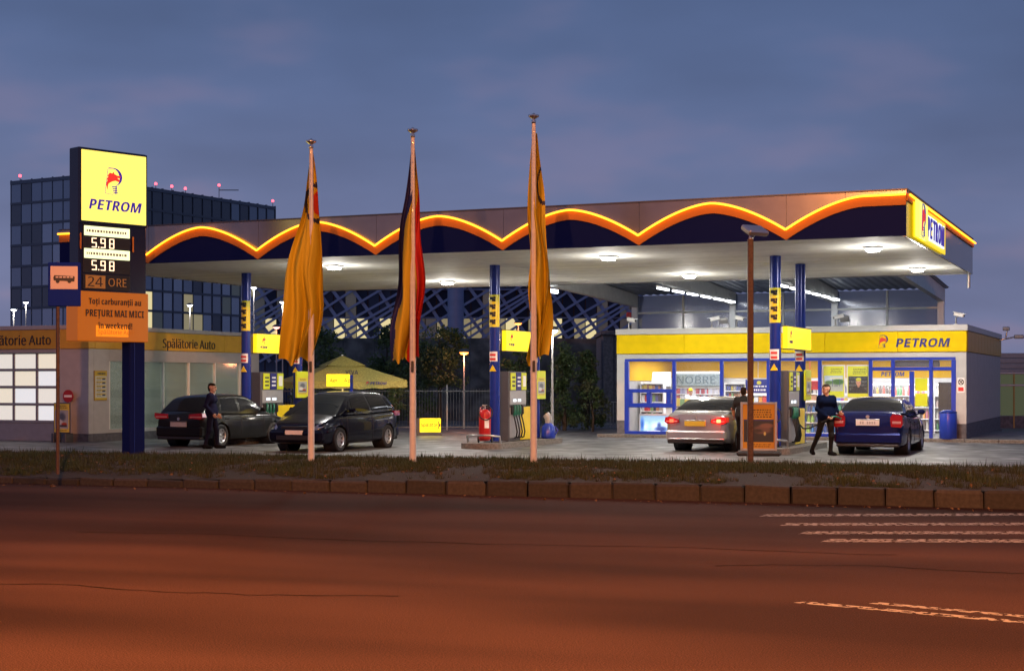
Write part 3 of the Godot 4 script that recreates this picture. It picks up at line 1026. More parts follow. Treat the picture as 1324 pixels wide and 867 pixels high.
func make_islands():
	var lab := ["island at the left, behind the dark parked minivan", "island in the middle of the forecourt", "island at the right, between the silver and the blue saloon"]
	var n := 0
	for a in [-20.5, -12.16, -4.05]:
		var at := site(a, 0, 4.37)
		var isl := thing("pump_island", "low concrete pump %s" % lab[n], "pump island", at, TH)
		var o := PackedVector2Array()
		for i in 13: o.append(Vector2(0.62 * cos(PI + PI * i / 12.0), 0.9 + 0.0 - 0.62 * sin(PI + PI * i / 12.0) * 0.55))
		for i in 13: o.append(Vector2(0.62 * cos(PI * i / 12.0), -3.7 - 0.62 * sin(PI * i / 12.0) * 0.55))
		var b := MB.new()
		b.xf = Transform3D(Basis(Vector3(1, 0, 0), Vector3(0, 0, 1), Vector3(0, -1, 0)), Vector3())   # plan drawn in x, z
		var o2 := PackedVector2Array()
		for p in o: o2.append(Vector2(p.x, p.y))
		b.ext(o2, -0.15, 0.0)
		part("platform", b, mats.kerb, isl)
		# steel bumper rail at the near end
		var rl := MB.new()
		rl.tube([Vector3(-0.5, 0.15, 0.75), Vector3(-0.5, 0.34, 0.8), Vector3(-0.3, 0.38, 1.1), Vector3(0.3, 0.38, 1.1), Vector3(0.5, 0.34, 0.8), Vector3(0.5, 0.15, 0.75)], 0.03, 8)
		part("bumper_rail", rl, mats.steel, isl)
		var words := ["island on the left", "middle island", "island on the right"]
		for row in 2:
			var ct := thing("canopy_column", "%s round blue steel column of the %s, holding the canopy" % ["near" if row == 0 else "far", words[n]], "column", site(a, 0.15, 4.37 + 3.03 * row), TH, "blue columns under the canopy")
			var cb := MB.new(); cb.cyl(Vector3(0, 0.0, 0), Vector3(0, CAN_H - 0.155, 0), 0.15, 0.15, 20)
			part("shaft", cb, mats.column_blue, ct)
			var bp := MB.new(); bp.rb(-0.24, 0.24, 0.0, 0.03, -0.24, 0.24, 0.01)
			part("base_plate", bp, mats.dark_steel, ct)
			var sleeve := func(y0, y1, r, half): 
				var s := MB.new()
				s.surf(func(u, v):
					var th := lerpf(-half, half, u)
					return Vector3(sin(th) * r, lerpf(y0, y1, v), cos(th) * r), 10, 1)
				return s
			if row == 0:
				part("number_label", sleeve.call(3.28, 4.2, 0.156, 1.45), mats.box_yellow_print, ct)
				for i in 4:
					var g := MB.new()
					var y := 3.36 + 0.215 * i
					g.bb(-0.085, 0.03, y + 0.05, y + 0.13, 0.143, 0.166)
					g.bb(-0.02, 0.085, y, y + 0.06, 0.143, 0.164)
					g.bb(0.04, 0.09, y + 0.07, y + 0.14, 0.143, 0.162)
					part("label_mark", g, mats.ink, ct)
			part("warning_label", sleeve.call(2.30, 2.58, 0.155, 0.9), mats.white_paint, ct)
			for i in 2:
				var rr := MB.new(); rr.bb(-0.085, 0.085, 2.335 + 0.12 * i, 2.395 + 0.12 * i, 0.13, 0.159)
				part("label_print", rr, mats.print_red, ct)
			var tr := MB.new(); tr.ext(poly([-0.10, 2.02, 0.10, 2.02, 0.0, 2.2]), 0.12, 0.160)
			part("warning_triangle", tr, mats.yellow_sheet, ct)
		# lit sign between the two columns
		var st := thing("pump_sign", "lit yellow sign box between the columns of the %s" % words[n], "sign", site(a, 0, 4.37), TH, "lit yellow pump signs")
		var sb := MB.new()
		var pl := PackedVector2Array()      # plan: x across, y away
		pl.append_array(PackedVector2Array([Vector2(0.17, 0.12), Vector2(0.30, 0.12), Vector2(0.30, 3.02)]))
		for i in 9: pl.append(Vector2(0.10 + 0.20 * cos(PI / 2 * i / 8.0), 3.02 + 0.28 * sin(PI / 2 * i / 8.0)))
		pl.append(Vector2(-0.25, 3.30)); pl.append(Vector2(-0.25, 3.19)); pl.append(Vector2(0.17, 3.19))
		sb.xf = Transform3D(Basis(Vector3(1, 0, 0), Vector3(0, 0, -1), Vector3(0, 1, 0)), Vector3())
		sb.ext(pl, 2.76, 3.34)
		part("light_box", sb, mats.box_yellow, st)
		var cp := MB.new()
		cp.bb(0.13, 0.31, 3.343, 3.36, -3.15, -0.1); cp.bb(0.13, 0.31, 2.74, 2.757, -3.15, -0.1)
		part("trim", cp, mats.dark_steel, st)
		emblem(st, Vector3(0.302, 3.02, -0.42), 0.24, 0.006, mats.ink_blue, mats.print_red, PI / 2)
		place(text("PETROM", 0.075, 0.008, true, 0.15), "lettering", mats.ink_blue, st, Vector3(0.303, 2.9, -0.32), PI / 2)
		if n == 0: place(text("5", 0.3, 0.008), "number", mats.ink, st, Vector3(0.303, 2.9, -2.72), PI / 2)
		area(st, Vector3(0.40, 3.05, -1.6), Vector2(2.8, 0.5), 0.35, Color(1.0, 0.85, 0.15), Vector3(1, 0, 0))
		dispenser(n, a)
		n += 1

func dispenser(n: int, a: float):
	var words := ["left island beside the minivan", "middle island", "right island beside the blue saloon"]
	var t := thing("fuel_pump", "grey fuel pump with green nozzles on the %s" % words[n], "fuel pump", site(a, 0.15, 4.37), TH, "fuel pumps")
	var b := MB.new()
	b.rb(-0.22, 0.24, 0.0, 2.02, -1.75, -0.42, 0.015)
	part("cabinet", b, mats.dispenser_grey, t)
	var y := MB.new(); y.rb(-0.20, 0.255, 0.02, 0.98, -2.45, -1.30, 0.012)
	part("lower_panel", y, mats.yellow_sheet, t)
	var f := MB.new(); f.rb(0.242, 0.262, 1.06, 1.46, -1.70, -0.50, 0.006)
	part("front_panel", f, mats.panel_grey, t)
	var f2 := MB.new(); f2.rb(0.242, 0.255, 0.1, 0.98, -1.29, -0.50, 0.006)
	part("front_panel", f2, mats.panel_grey, t)
	var cols := [mats.label_lime, mats.ink_blue, mats.label_lime]
	for i in 3:
		var l := MB.new(); l.rb(0.243, 0.268, 1.48, 1.98, -0.92 - 0.40 * i, -0.56 - 0.40 * i, 0.006)
		part("grade_label", l, cols[i], t)
		if i == 2:
			var w := MB.new(); w.rb(0.269, 0.273, 1.58, 1.9, -1.66, -1.44, 0.002)
			part("display", w, mats.white_paint, t)
		else:
			for q in 3:
				var w := MB.new(); w.bb(0.269, 0.271, 1.58 + 0.12 * q, 1.63 + 0.12 * q, -0.86 - 0.40 * i, -0.64 - 0.40 * i)
				part("label_print", w, mats.ink if i == 0 else mats.white_paint, t)
	for i in 2:
		var d := MB.new(); d.rb(0.263, 0.268, 1.14, 1.22, -0.95 - 0.35 * i, -0.72 - 0.35 * i, 0.002)
		part("display", d, mats.light_box, t)
	for i in 4:
		var z := -0.62 - 0.19 * i
		var hs := MB.new(); hs.rb(0.244, 0.32, 0.78, 1.04, z - 0.07, z + 0.07, 0.02)
		part("nozzle_holder", hs, mats.black, t)
		var nz := MB.new()
		nz.tube([Vector3(0.33, 0.74, z), Vector3(0.37, 0.88, z), Vector3(0.36, 1.0, z - 0.02), Vector3(0.31, 1.05, z - 0.02)], [0.028, 0.035, 0.03, 0.016], 8)
		nz.rb(0.36, 0.40, 0.78, 0.93, z - 0.02, z + 0.02, 0.01)
		part("nozzle", nz, mats.nozzle_green if i < 3 else mats.black, t)
		var ho := MB.new()
		ho.tube([Vector3(0.33, 0.74, z), Vector3(0.40, 0.5, z + 0.02), Vector3(0.42, 0.28, z - 0.03), Vector3(0.36, 0.12, z - 0.10), Vector3(0.27, 0.10, z - 0.2)], 0.022, 6)
		part("hose", ho, mats.rubber, t)
	# framed poster on the far column
	var pt := thing("poster_board", "framed yellow poster hung on the far column of the %s" % words[n].split(" beside")[0], "poster", site(a + 0.24, 0, 7.25), TH, "framed posters on the far columns")
	var pf := MB.new(); pf.rb(-0.03, 0.03, 1.35, 2.2, -0.36, 0.36, 0.01)
	part("frame", pf, mats.label_lime, pt)
	var ps := MB.new(); ps.quv(Vector3(0.033, 1.45, 0.30), Vector3(0.033, 1.45, -0.30), Vector3(0.033, 2.0, -0.30), Vector3(0.033, 2.0, 0.30))
	part("print", ps, mats["poster_street"], pt)

func make_forecourt_things():
	for s in [[-20.55, "left", 0.62], [-12.2, "middle", 0.62], [-4.05, "right", 0.45]]:
		var t := thing("fire_extinguisher", "large red wheeled fire extinguisher at the near end of the %s island" % s[1], "fire extinguisher", site(s[0], 0.15, 4.37 - s[2]), TH + 0.3, "large red fire extinguishers")
		var b := MB.new()
		b.lathe([Vector2(0.0, 0.05), Vector2(0.14, 0.06), Vector2(0.165, 0.12), Vector2(0.165, 0.80), Vector2(0.15, 0.88), Vector2(0.09, 0.94), Vector2(0.0, 0.955)], 20)
		part("cylinder", b, mats.red_paint, t)
		var h := MB.new(); h.cyl(Vector3(0, 0.95, 0), Vector3(0, 1.05, 0), 0.035); h.rb(-0.07, 0.07, 1.04, 1.08, -0.03, 0.03, 0.01)
		part("valve", h, mats.steel, t)
		var ho := MB.new()
		var pts := []
		for i in 17: pts.append(Vector3(0.05 + 0.19 * sin(TAU * i / 16.0 * 0.8), 0.85 + 0.2 * cos(TAU * i / 16.0 * 0.8), 0.17 + 0.01 * sin(i)))
		ho.tube(pts, 0.018, 6)
		part("hose", ho, mats.rubber, t)
		var lb := MB.new()
		lb.surf(func(u, v): return Vector3(sin(lerpf(0.1, 0.95, u)) * 0.168, lerpf(0.42, 0.68, v), cos(lerpf(0.1, 0.95, u)) * 0.168), 6, 1)
		part("label", lb, mats.white_paint, t)
		for sg in [-1, 1]:
			var w := MB.new(); w.cyl(Vector3(0.17 * sg, 0.1, -0.14), Vector3(0.21 * sg, 0.1, -0.14), 0.1, 0.1, 14)
			part("wheel", w, mats.rubber, t)
		var fr := MB.new(); fr.tube([Vector3(-0.14, 0.1, -0.14), Vector3(-0.14, 1.0, -0.2), Vector3(0.14, 1.0, -0.2), Vector3(0.14, 0.1, -0.14)], 0.015, 6)
		part("trolley_frame", fr, mats.red_paint, t)
	# advertising stand at the near end of the right island
	var a := thing("poster_stand", "upright framed poster stand with yellow poster, before the right pump island", "poster stand", Vector3(6.26, 0, -38.55), -0.16)
	var f := MB.new()
	for x in [-0.43, 0.43]: f.rb(x - 0.03, x + 0.03, 0.12, 1.36, -0.03, 0.03, 0.01)
	f.rb(-0.40, 0.40, 1.3, 1.358, -0.028, 0.028, 0.01); f.rb(-0.40, 0.40, 0.12, 0.18, -0.028, 0.028, 0.01)
	part("frame", f, mats.steel, a)
	var bs := MB.new(); bs.rb(-0.55, 0.55, 0.0, 0.12, -0.32, 0.32, 0.04)
	part("base", bs, mats.rubber, a)
	var p := MB.new(); p.quv(Vector3(-0.4, 0.18, 0.0), Vector3(0.4, 0.18, 0.0), Vector3(0.4, 1.3, 0.0), Vector3(-0.4, 1.3, 0.0))
	part("print", p, mats["poster_stand_print"], a)
	# blue water can by the middle island
	var w := thing("water_can", "blue water can with pale spout on the middle pump island", "water can", site(-11.78, 0.15, 7.55), TH)
	var wb := MB.new(); wb.lathe([Vector2(0, 0), Vector2(0.2, 0), Vector2(0.22, 0.06), Vector2(0.2, 0.34), Vector2(0.1, 0.46), Vector2(0.09, 0.5)], 16)
	part("can", wb, mats.frame_blue, w)
	var ws := MB.new(); ws.tube([Vector3(0, 0.46, 0), Vector3(0, 0.62, 0), Vector3(-0.08, 0.72, 0)], [0.1, 0.12, 0.13], 10)
	part("spout", ws, mats.panel_grey, w)
	var wh := MB.new(); wh.tube([Vector3(0.2, 0.1, 0), Vector3(0.31, 0.25, 0), Vector3(0.2, 0.38, 0)], 0.02, 6)
	part("handle", wh, mats.frame_blue, w)

# ---------------------------------------------------------------- the shop
func rnd_col(pal: Array) -> Color:
	var c: Color = pal[rng.randi() % pal.size()]
	return c * rng.randf_range(0.75, 1.1)

func goods(b: MB, x0: float, x1: float, y: float, z: float, h: float, w: float, depth: float, pal: Array, round_ones := false):
	var x := x0
	while x < x1 - w:
		var ww := w * rng.randf_range(0.8, 1.15)
		var hh := h * rng.randf_range(0.78, 1.0)
		b.st.set_color(rnd_col(pal))
		if round_ones:
			b.lathe([Vector2(ww * 0.44, 0), Vector2(ww * 0.44, hh * 0.62), Vector2(ww * 0.16, hh * 0.82), Vector2(ww * 0.16, hh), Vector2(0, hh)], 7, Vector3(x + ww * 0.5, y, z))
		else:
			b.box(Vector3(x + ww * 0.5, y + hh * 0.5, z + rng.randf_range(-0.01, 0.01)), Vector3(ww * 0.92, hh, depth))
		x += ww
	b.st.set_color(Color.WHITE)

func shelf_unit(called: String, label: String, at: Vector3, turn: float, w: float, h: float, rows: int, pal: Array, round_ones := false, lit := 0.0, gw := 0.075):
	var t := thing(called, label, "shelves", at, turn)
	var b := MB.new()
	b.bb(-w * 0.5, w * 0.5, 0, h, -0.42, -0.40)
	part("back_panel", b, mats.white_paint, t)
	for sx in [-1, 1]:
		var e := MB.new(); e.bb(sx * w * 0.5 - 0.015, sx * w * 0.5 + 0.015, 0, h, -0.40, 0.0)
		part("side_panel", e, mats.white_paint, t)
	var g := MB.new()
	g.st.set_color(Color.WHITE)
	for r in rows + 1:
		var y := 0.1 + (h - 0.14) * r / rows
		var s := MB.new(); s.bb(-w * 0.5 + 0.016, w * 0.5 - 0.016, y - 0.03, y, -0.40, 0.01)
		part("shelf", s, mats.light_box if lit > 0.0 and r == rows else mats.white_paint, t)
		if r < rows:
			goods(g, -w * 0.5 + 0.03, w * 0.5 - 0.03, y + 0.001, -0.14, (h - 0.14) / rows * 0.9, gw, 0.2, pal, round_ones)
	part("goods", g, mats.goods, t, "stuff")
	if lit > 0.0:
		area(t, Vector3(0, h - 0.06, 0.06), Vector2(w * 0.9, 0.1), lit, Color(1, 0.96, 0.93), Vector3(0, -1, -0.4))

func make_shop():
	var gm := mat("goods", Color.WHITE, 0.4)
	gm.vertex_color_use_as_albedo = true
	var s := thing("shop", "flat roofed filling station shop with yellow band and blue window frames", "shop", site(0, 0, 13.6), TH)
	var L := -11.68
	var R := -0.22
	var D := -11.0
	# base, floor, walls, roof
	var b := MB.new(); b.bb(L - 0.05, R + 0.05, -0.3, 0.10, D, -0.02)
	part("floor", b, mats.paving, s)
	for seg in [[L, L + 0.28], [-0.54, R]]:
		var p := MB.new(); p.bb(seg[0], seg[1], 0.56, 2.80, -0.2, 0.0)
		part("front_wall", p, mats.wall_light, s)
		var q := MB.new(); q.bb(seg[0], seg[1], 0.0, 0.555, -0.2, -0.004)
		part("plinth", q, mats.wall_dark, s)
	var hd := MB.new(); hd.bb(L + 0.282, -0.542, 2.64, 2.80, -0.2, 0.0)
	part("lintel", hd, mats.wall_light, s)
	var joints := [L, -9.3, -6.95, -4.6, -2.3, R + 0.02]
	for i in 5:
		var y := MB.new(); y.rb(joints[i] + 0.003, joints[i + 1] - 0.003, 2.805, 3.45, -0.2, 0.05, 0.012)
		part("yellow_band", y, mats.band_yellow, s)
	var cp := MB.new(); cp.rb(L - 0.03, R + 0.05, 3.455, 3.65, -0.24, 0.08, 0.015)
	part("coping", cp, mats.wall_light, s)
	# the right-hand side wall, clad in panels
	for i in 11:
		var z0 := -0.205 - i * 0.98
		var p := MB.new(); p.rb(R - 0.16, R - 0.003, 0.56, 2.80, z0 - 0.974, z0, 0.008)
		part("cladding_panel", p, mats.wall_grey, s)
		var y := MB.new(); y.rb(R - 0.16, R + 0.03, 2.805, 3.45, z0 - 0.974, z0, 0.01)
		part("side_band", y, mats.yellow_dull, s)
	var rp := MB.new(); rp.bb(R - 0.16, R - 0.006, 0.0, 0.555, D, -0.205)
	part("plinth", rp, mats.wall_dark, s)
	var rc := MB.new(); rc.rb(R - 0.2, R + 0.05, 3.455, 3.65, D, -0.245, 0.015)
	part("coping", rc, mats.wall_light, s)
	var lw := MB.new(); lw.bb(L + 0.003, L + 0.16, 0.1, 3.45, D, -0.205)
	part("side_wall", lw, mats.wall_grey, s)
	var bw := MB.new(); bw.bb(L + 0.165, R - 0.165, 0.1, 3.45, D, D + 0.16)
	part("rear_wall", bw, mats.wall_grey, s)
	var rf := MB.new(); rf.bb(L + 0.165, R - 0.165, 3.2, 3.4, D + 0.165, -0.205)
	part("roof", rf, mats.wall_dark, s)
	# inside: ceiling, back partition with its yellow band
	var ce := MB.new(); ce.bb(L + 0.165, R - 0.165, 2.66, 2.72, -5.6, -0.21)
	part("ceiling", ce, mats.white_paint, s)
	var pw := MB.new(); pw.bb(L + 0.165, R - 0.165, 0.1, 2.655, -5.75, -5.6)
	part("partition", pw, mats.white_paint, s)
	var pb := MB.new(); pb.bb(L + 0.17, R - 0.17, 2.0, 2.6, -5.595, -5.57)
	part("inner_band", pb, mats.yellow_inside, s)
	var pb2 := MB.new(); pb2.bb(L + 0.165, L + 0.19, 1.9, 2.6, -5.56, -0.4)
	part("inner_band", pb2, mats.yellow_inside, s)
	place(text("PETROM", 0.15, 0.02, true, 0.15), "inner_lettering", mats.ink_blue, s, Vector3(-3.75, 2.06, -5.56))
	for i in 11:
		for j in 3:
			var l := MB.new(); l.cyl(Vector3(-11.0 + i * 1.03 + 0.2 * (j % 2), 2.661, -0.9 - j * 1.7), Vector3(-11.0 + i * 1.03 + 0.2 * (j % 2), 2.645, -0.9 - j * 1.7), 0.09, 0.09, 10)
			part("ceiling_light", l, mats.light_box, s)
	for x in [-10.2, -7.9, -5.6, -3.4, -1.5]:
		area(s, Vector3(x, 2.62, -2.6), Vector2(1.6, 3.6), 11.0, Color(0.99, 0.985, 1.0), Vector3.DOWN)
	# window frame
	var f := MB.new(); f.rb(L + 0.282, -0.542, 2.55, 2.637, -0.13, 0.02, 0.008)
	part("frame_rail", f, mats.frame_blue, s)
	var f0 := MB.new(); f0.rb(L + 0.282, -3.16, 0.10, 0.2, -0.13, 0.02, 0.008)
	part("frame_rail", f0, mats.frame_blue, s)
	var posts := [-11.34, -9.67, -8.03, -6.46, -4.78, -3.16, -2.46, -1.88, -1.29, -0.60]
	for i in posts.size():
		var w := 0.055 if i > 0 and i < 9 and i != 7 else 0.07
		var top := 2.2 if i == 7 else 2.548
		var p := MB.new(); p.rb(posts[i] - w, posts[i] + w, 0.205 if i < 6 else 0.102, top, -0.12, 0.015, 0.008)
		part("frame_post", p, mats.frame_blue, s)
		if i < 9:
			var w2 := 0.055
			var tr := 2.548 if i < 5 else 2.24
			if i == 0:
				tr = 2.548
			var g := MB.new(); g.quad(Vector3(posts[i] + w2, 0.2, -0.06), Vector3(posts[i + 1] - w2, 0.2, -0.06), Vector3(posts[i + 1] - w2, tr, -0.06), Vector3(posts[i] + w2, tr, -0.06))
			if i > 0: part("pane", g, mats.clear_glass, s)
	for seg in [[-3.1, -2.52], [-2.4, -1.345], [-1.235, -0.67]]:
		var r := MB.new(); r.rb(seg[0], seg[1], 2.22, 2.33, -0.11, 0.012, 0.008)
		part("transom", r, mats.frame_blue, s)
		var g := MB.new(); g.quad(Vector3(seg[0], 2.335, -0.06), Vector3(seg[1], 2.335, -0.06), Vector3(seg[1], 2.548, -0.06), Vector3(seg[0], 2.548, -0.06))
		part("pane", g, mats.clear_glass, s)
	var op := MB.new(); op.rb(-2.55, -1.05, 2.345, 2.53, -0.3, -0.14, 0.02)
	part("door_operator", op, mats.dark_steel, s)
	# the blue night counter in the first window
	var nx0 := -11.27
	var nx1 := -9.73
	for q in [[1.5, 1.62], [1.0, 1.14]]:
		var r := MB.new(); r.rb(nx0, nx1, q[0], q[1], -0.14, 0.03, 0.01)
		part("counter_rail", r, mats.frame_blue, s)
	for x in [nx0 + 0.06, -10.55, nx1 - 0.12]:
		var r := MB.new(); r.rb(x - 0.07, x + 0.07, 1.142, 1.498, -0.13, 0.025, 0.008)
		part("counter_post", r, mats.frame_blue, s)
	for q in [[0.2, 0.998], [1.142, 1.498], [1.622, 2.548]]:
		var g := MB.new(); g.quad(Vector3(nx0, q[0], -0.06), Vector3(nx1, q[0], -0.06), Vector3(nx1, q[1], -0.06), Vector3(nx0, q[1], -0.06))
		part("pane", g, mats.clear_glass, s)
	for i in 2:
		var st := MB.new(); st.quad(Vector3(-1.78, 1.1 + 0.48 * i, -0.04), Vector3(-1.4, 1.1 + 0.48 * i, -0.04), Vector3(-1.4, 1.5 + 0.48 * i, -0.04), Vector3(-1.78, 1.5 + 0.48 * i, -0.04))
		part("door_sticker", st, mats.label_lime, s)
	# the name on the band
	emblem(s, Vector3(-2.93, 2.93, 0.051), 0.42, 0.012, mats.ink_blue, mats.print_red)
	place(text("PETROM", 0.27, 0.03, true, 0.2, 1.14), "lettering", mats.ink_blue, s, Vector3(-2.36, 2.96, 0.06))
	# warning notice on the right pier
	var wn := MB.new(); wn.rb(-0.49, -0.27, 1.52, 2.0, 0.002, 0.012, 0.004)
	part("notice", wn, mats.white_paint, s)
	var ring := MB.new()
	var pts := []
	for i in 19: pts.append(Vector3(-0.38 + 0.08 * cos(TAU * i / 18.0), 1.86 + 0.08 * sin(TAU * i / 18.0), 0.014))
	ring.tube(pts, 0.012, 6); ring.tube([Vector3(-0.43, 1.81, 0.014), Vector3(-0.33, 1.91, 0.014)], 0.012, 6); ring.tube([Vector3(-0.43, 1.91, 0.014), Vector3(-0.33, 1.81, 0.014)], 0.012, 6)
	part("notice_symbol", ring, mats.ink, s)
	var nb := MB.new(); nb.bb(-0.46, -0.30, 1.58, 1.70, 0.012, 0.016)
	part("notice_text", nb, mats.print_red, s)
	# kerbed step along the front and round the corner
	var kb := Node3D.new(); kb.name = "shop_kerb"; add_child(kb); kb.set_meta("kind", "structure")
	kb.position = site(0, 0, 13.6); kb.rotation.y = TH
	for i in 14:
		var st := MB.new(); st.rb(-12.2 + i * 1.0 + 0.004, -11.2 + i * 1.0 - 0.004, -0.1, 0.11, 0.42, 0.58, 0.02)
		part("kerb_stone", st, mats.kerb, kb)
	var pv := MB.new(); pv.bb(-12.2, 1.8, -0.1, 0.098, -8.0, 0.418)
	part("step_paving", pv, mats.paving, kb)
	# ---- things inside and at the window
	var pal_bright := [Color(0.75, 0.08, 0.06), Color(0.8, 0.55, 0.05), Color(0.1, 0.25, 0.7), Color(0.2, 0.55, 0.15), Color(0.75, 0.75, 0.75), Color(0.7, 0.3, 0.05), Color(0.55, 0.1, 0.4)]
	var pal_mix := [Color(0.5, 0.05, 0.05), Color(0.55, 0.5, 0.45), Color(0.08, 0.1, 0.3), Color(0.6, 0.45, 0.08), Color(0.05, 0.05, 0.06), Color(0.6, 0.6, 0.62), Color(0.2, 0.35, 0.15), Color(0.4, 0.2, 0.1)]
	var pal_smoke := [Color(0.62, 0.62, 0.68), Color(0.5, 0.52, 0.62), Color(0.65, 0.6, 0.62), Color(0.3, 0.3, 0.45), Color(0.7, 0.7, 0.7), Color(0.45, 0.1, 0.12)]
	var pal_drink := [Color(0.6, 0.12, 0.1), Color(0.65, 0.3, 0.08), Color(0.62, 0.5, 0.45), Color(0.1, 0.08, 0.08), Color(0.6, 0.6, 0.55), Color(0.55, 0.2, 0.25), Color(0.1, 0.25, 0.12)]
	var pal_wash := [Color(0.03, 0.12, 0.5), Color(0.03, 0.2, 0.55), Color(0.05, 0.4, 0.15), Color(0.3, 0.55, 0.1), Color(0.05, 0.1, 0.3)]
	var at := func(x, z): return site(x, 0.1, 13.6 + z)
	shelf_unit("shelf_unit", "cigarette shelves behind the counter under the grey lettered banner", at.call(-10.3, 5.1), TH, 1.75, 1.6, 6, pal_smoke, false, 0.0, 0.07)
	shelf_unit("shelf_unit", "shelves of bottles by the second blue window post from the left", at.call(-8.5, 5.1), TH, 1.6, 1.75, 6, pal_mix, true, 0.0, 0.09)
	shelf_unit("shelf_unit", "shelves of cartons behind the blue advert board", at.call(-6.75, 5.1), TH, 1.7, 1.7, 5, pal_mix, false, 0.0, 0.12)
	shelf_unit("shelf_unit", "shelves of small goods at the far left behind the night counter", at.call(-11.0, 1.75), TH + 0.1, 0.8, 1.75, 5, pal_mix, false, 0.0, 0.1)
	shelf_unit("shelf_unit", "wide bright drinks shelves behind the sliding door", at.call(-3.0, 5.0), TH, 2.2, 1.72, 4, pal_drink, true, 1.2, 0.1)
	shelf_unit("shelf_unit", "bright drinks shelves to the right of the sliding door", at.call(-1.4, 4.9), TH - 0.1, 0.9, 1.72, 4, pal_drink, true, 0.6, 0.1)
	shelf_unit("shelf_unit", "low window shelves of blue and green screen wash bottles", at.call(-5.1, 0.85), TH, 2.3, 1.15, 3, pal_wash, true, 0.0, 0.14)
	shelf_unit("shelf_unit", "shelves of goods behind the two window posters", at.call(-5.0, 5.1), TH, 1.75, 1.72, 5, pal_mix, true, 0.0, 0.11)
	shelf_unit("shelf_unit", "gondola of bright packets between the red hanging sign and the advert board", at.call(-6.9, 2.6), TH, 2.2, 1.35, 4, pal_bright, false, 0.0, 0.13)
	shelf_unit("shelf_unit", "gondola of bright packets behind the right window poster", at.call(-4.0, 2.8), TH, 1.9, 1.35, 4, pal_bright, false, 0.0, 0.13)
	shelf_unit("shelf_unit", "low rack of snacks behind the roof of the silver saloon", at.call(-8.4, 2.0), TH, 1.2, 1.25, 4, pal_bright, false, 0.0, 0.1)
	var bn := thing("banner", "grey lettered advertising banner above the cigarette shelves", "banner", at.call(-10.3, 5.0), TH)
	var bm := MB.new(); bm.rb(-0.86, 0.86, 1.6, 2.05, -0.08, 0.0, 0.02)
	part("board", bm, mats.banner_grey, bn)
	var bt := MB.new(); bt.bb(-0.86, 0.86, 2.055, 2.14, -0.1, 0.05)
	part("light_strip", bt, mats.light_box, bn)
	place(text("NOBRE", 0.28, 0.02, false, 0.0, 1.2), "lettering", mats.banner_ink, bn, Vector3(-0.78, 1.69, 0.002))
	for i in 2:
		var lb := thing("light_box", "curved blank white light box %s the night counter" % ["at the left above", "at the right above"][i], "light box", at.call(-11.0 + i * 0.34, 2.3), TH, "blank white light boxes")
		var m := MB.new()
		m.surf(func(u, v): return Vector3(lerpf(-0.15, 0.15, u), 1.62 + 0.48 * v, 0.12 * sin(PI * 0.5 * (1.0 - v))), 2, 6)
		part("front", m, mats.light_box, lb)
		var bk := MB.new(); bk.bb(-0.16, 0.16, 1.60, 2.11, -0.1, -0.01)
		part("case", bk, mats.white_paint, lb)
	var co := thing("counter", "long white shop counter behind the first two windows", "counter", at.call(-9.5, 2.9), TH)
	var cm := MB.new(); cm.bb(-1.6, 1.7, 0.0, 0.85, -0.5, 0.0)
	part("front", cm, mats.white_paint, co)
	var ctp := MB.new(); ctp.rb(-1.65, 1.75, 0.852, 0.9, -0.55, 0.06, 0.01)
	part("top", ctp, mats.dark_steel, co)
	var g2 := MB.new(); g2.st.set_color(Color.WHITE); goods(g2, -1.5, 1.6, 0.901, -0.2, 0.28, 0.16, 0.16, pal_mix)
	part("counter_goods", g2, mats.goods, co, "stuff")
	var po := thing("window_poster", "wide lit blue and white poster low in the first window", "poster", at.call(-10.31, 0.32), TH)
	var pm := MB.new(); pm.quv(Vector3(-0.63, 0.02, 0.031), Vector3(0.63, 0.02, 0.031), Vector3(0.63, 0.62, 0.031), Vector3(-0.63, 0.62, 0.031))
	part("print", pm, mats.poster_blue, po)
	var pf := MB.new(); pf.rb(-0.68, 0.68, 0.0, 0.68, -0.05, 0.03, 0.01)
	part("case", pf, mats.white_paint, po)
	var k := 0
	for q in [[-4.36, "poster_forecourt", "lime window poster with a picture of a filling station"], [-3.58, "poster_worker", "lime window poster with a worker in a cap"]]:
		var p := thing("window_poster", q[2], "poster", site(q[0], 1.33, 13.6 + 0.16), TH)
		var fm := MB.new(); fm.rb(-0.37, 0.37, 0.0, 1.08, -0.03, 0.0, 0.006)
		part("frame", fm, mats.white_paint, p)
		var pr := MB.new(); pr.quv(Vector3(-0.33, 0.04, 0.004), Vector3(0.33, 0.04, 0.004), Vector3(0.33, 1.04, 0.004), Vector3(-0.33, 1.04, 0.004))
		part("print", pr, mats[q[1]], p)
		k += 1
	var oil := thing("advert_board", "small blue advert board hanging behind the second window post", "sign", at.call(-6.95, 0.6), TH)
	var ob := MB.new(); ob.quv(Vector3(-0.42, 1.4, 0.011), Vector3(0.42, 1.4, 0.011), Vector3(0.42, 1.85, 0.011), Vector3(-0.42, 1.85, 0.011))
	part("print", ob, mats.poster_oil, oil)
	var oc := MB.new(); oc.bb(-0.44, 0.44, 1.38, 1.87, -0.02, 0.009); oc.cyl(Vector3(0, 1.87, -0.01), Vector3(0, 2.55, -0.01), 0.01, 0.01, 6)
	part("board", oc, mats.white_paint, oil)
	var rs := thing("hanging_sign", "red hanging sign behind the window left of the posters", "sign", at.call(-5.35, 1.2), TH)
	var rm := MB.new(); rm.rb(-0.35, 0.35, 1.5, 1.8, -0.03, 0.03, 0.02); rm.cyl(Vector3(0, 1.8, 0), Vector3(0, 2.55, 0), 0.01, 0.01, 6)
	part("board", rm, mats.print_red, rs)
	var ps := thing("stand_poster", "narrow dark poster on a stand at the right end of the windows", "poster", at.call(-0.92, 0.45), TH)
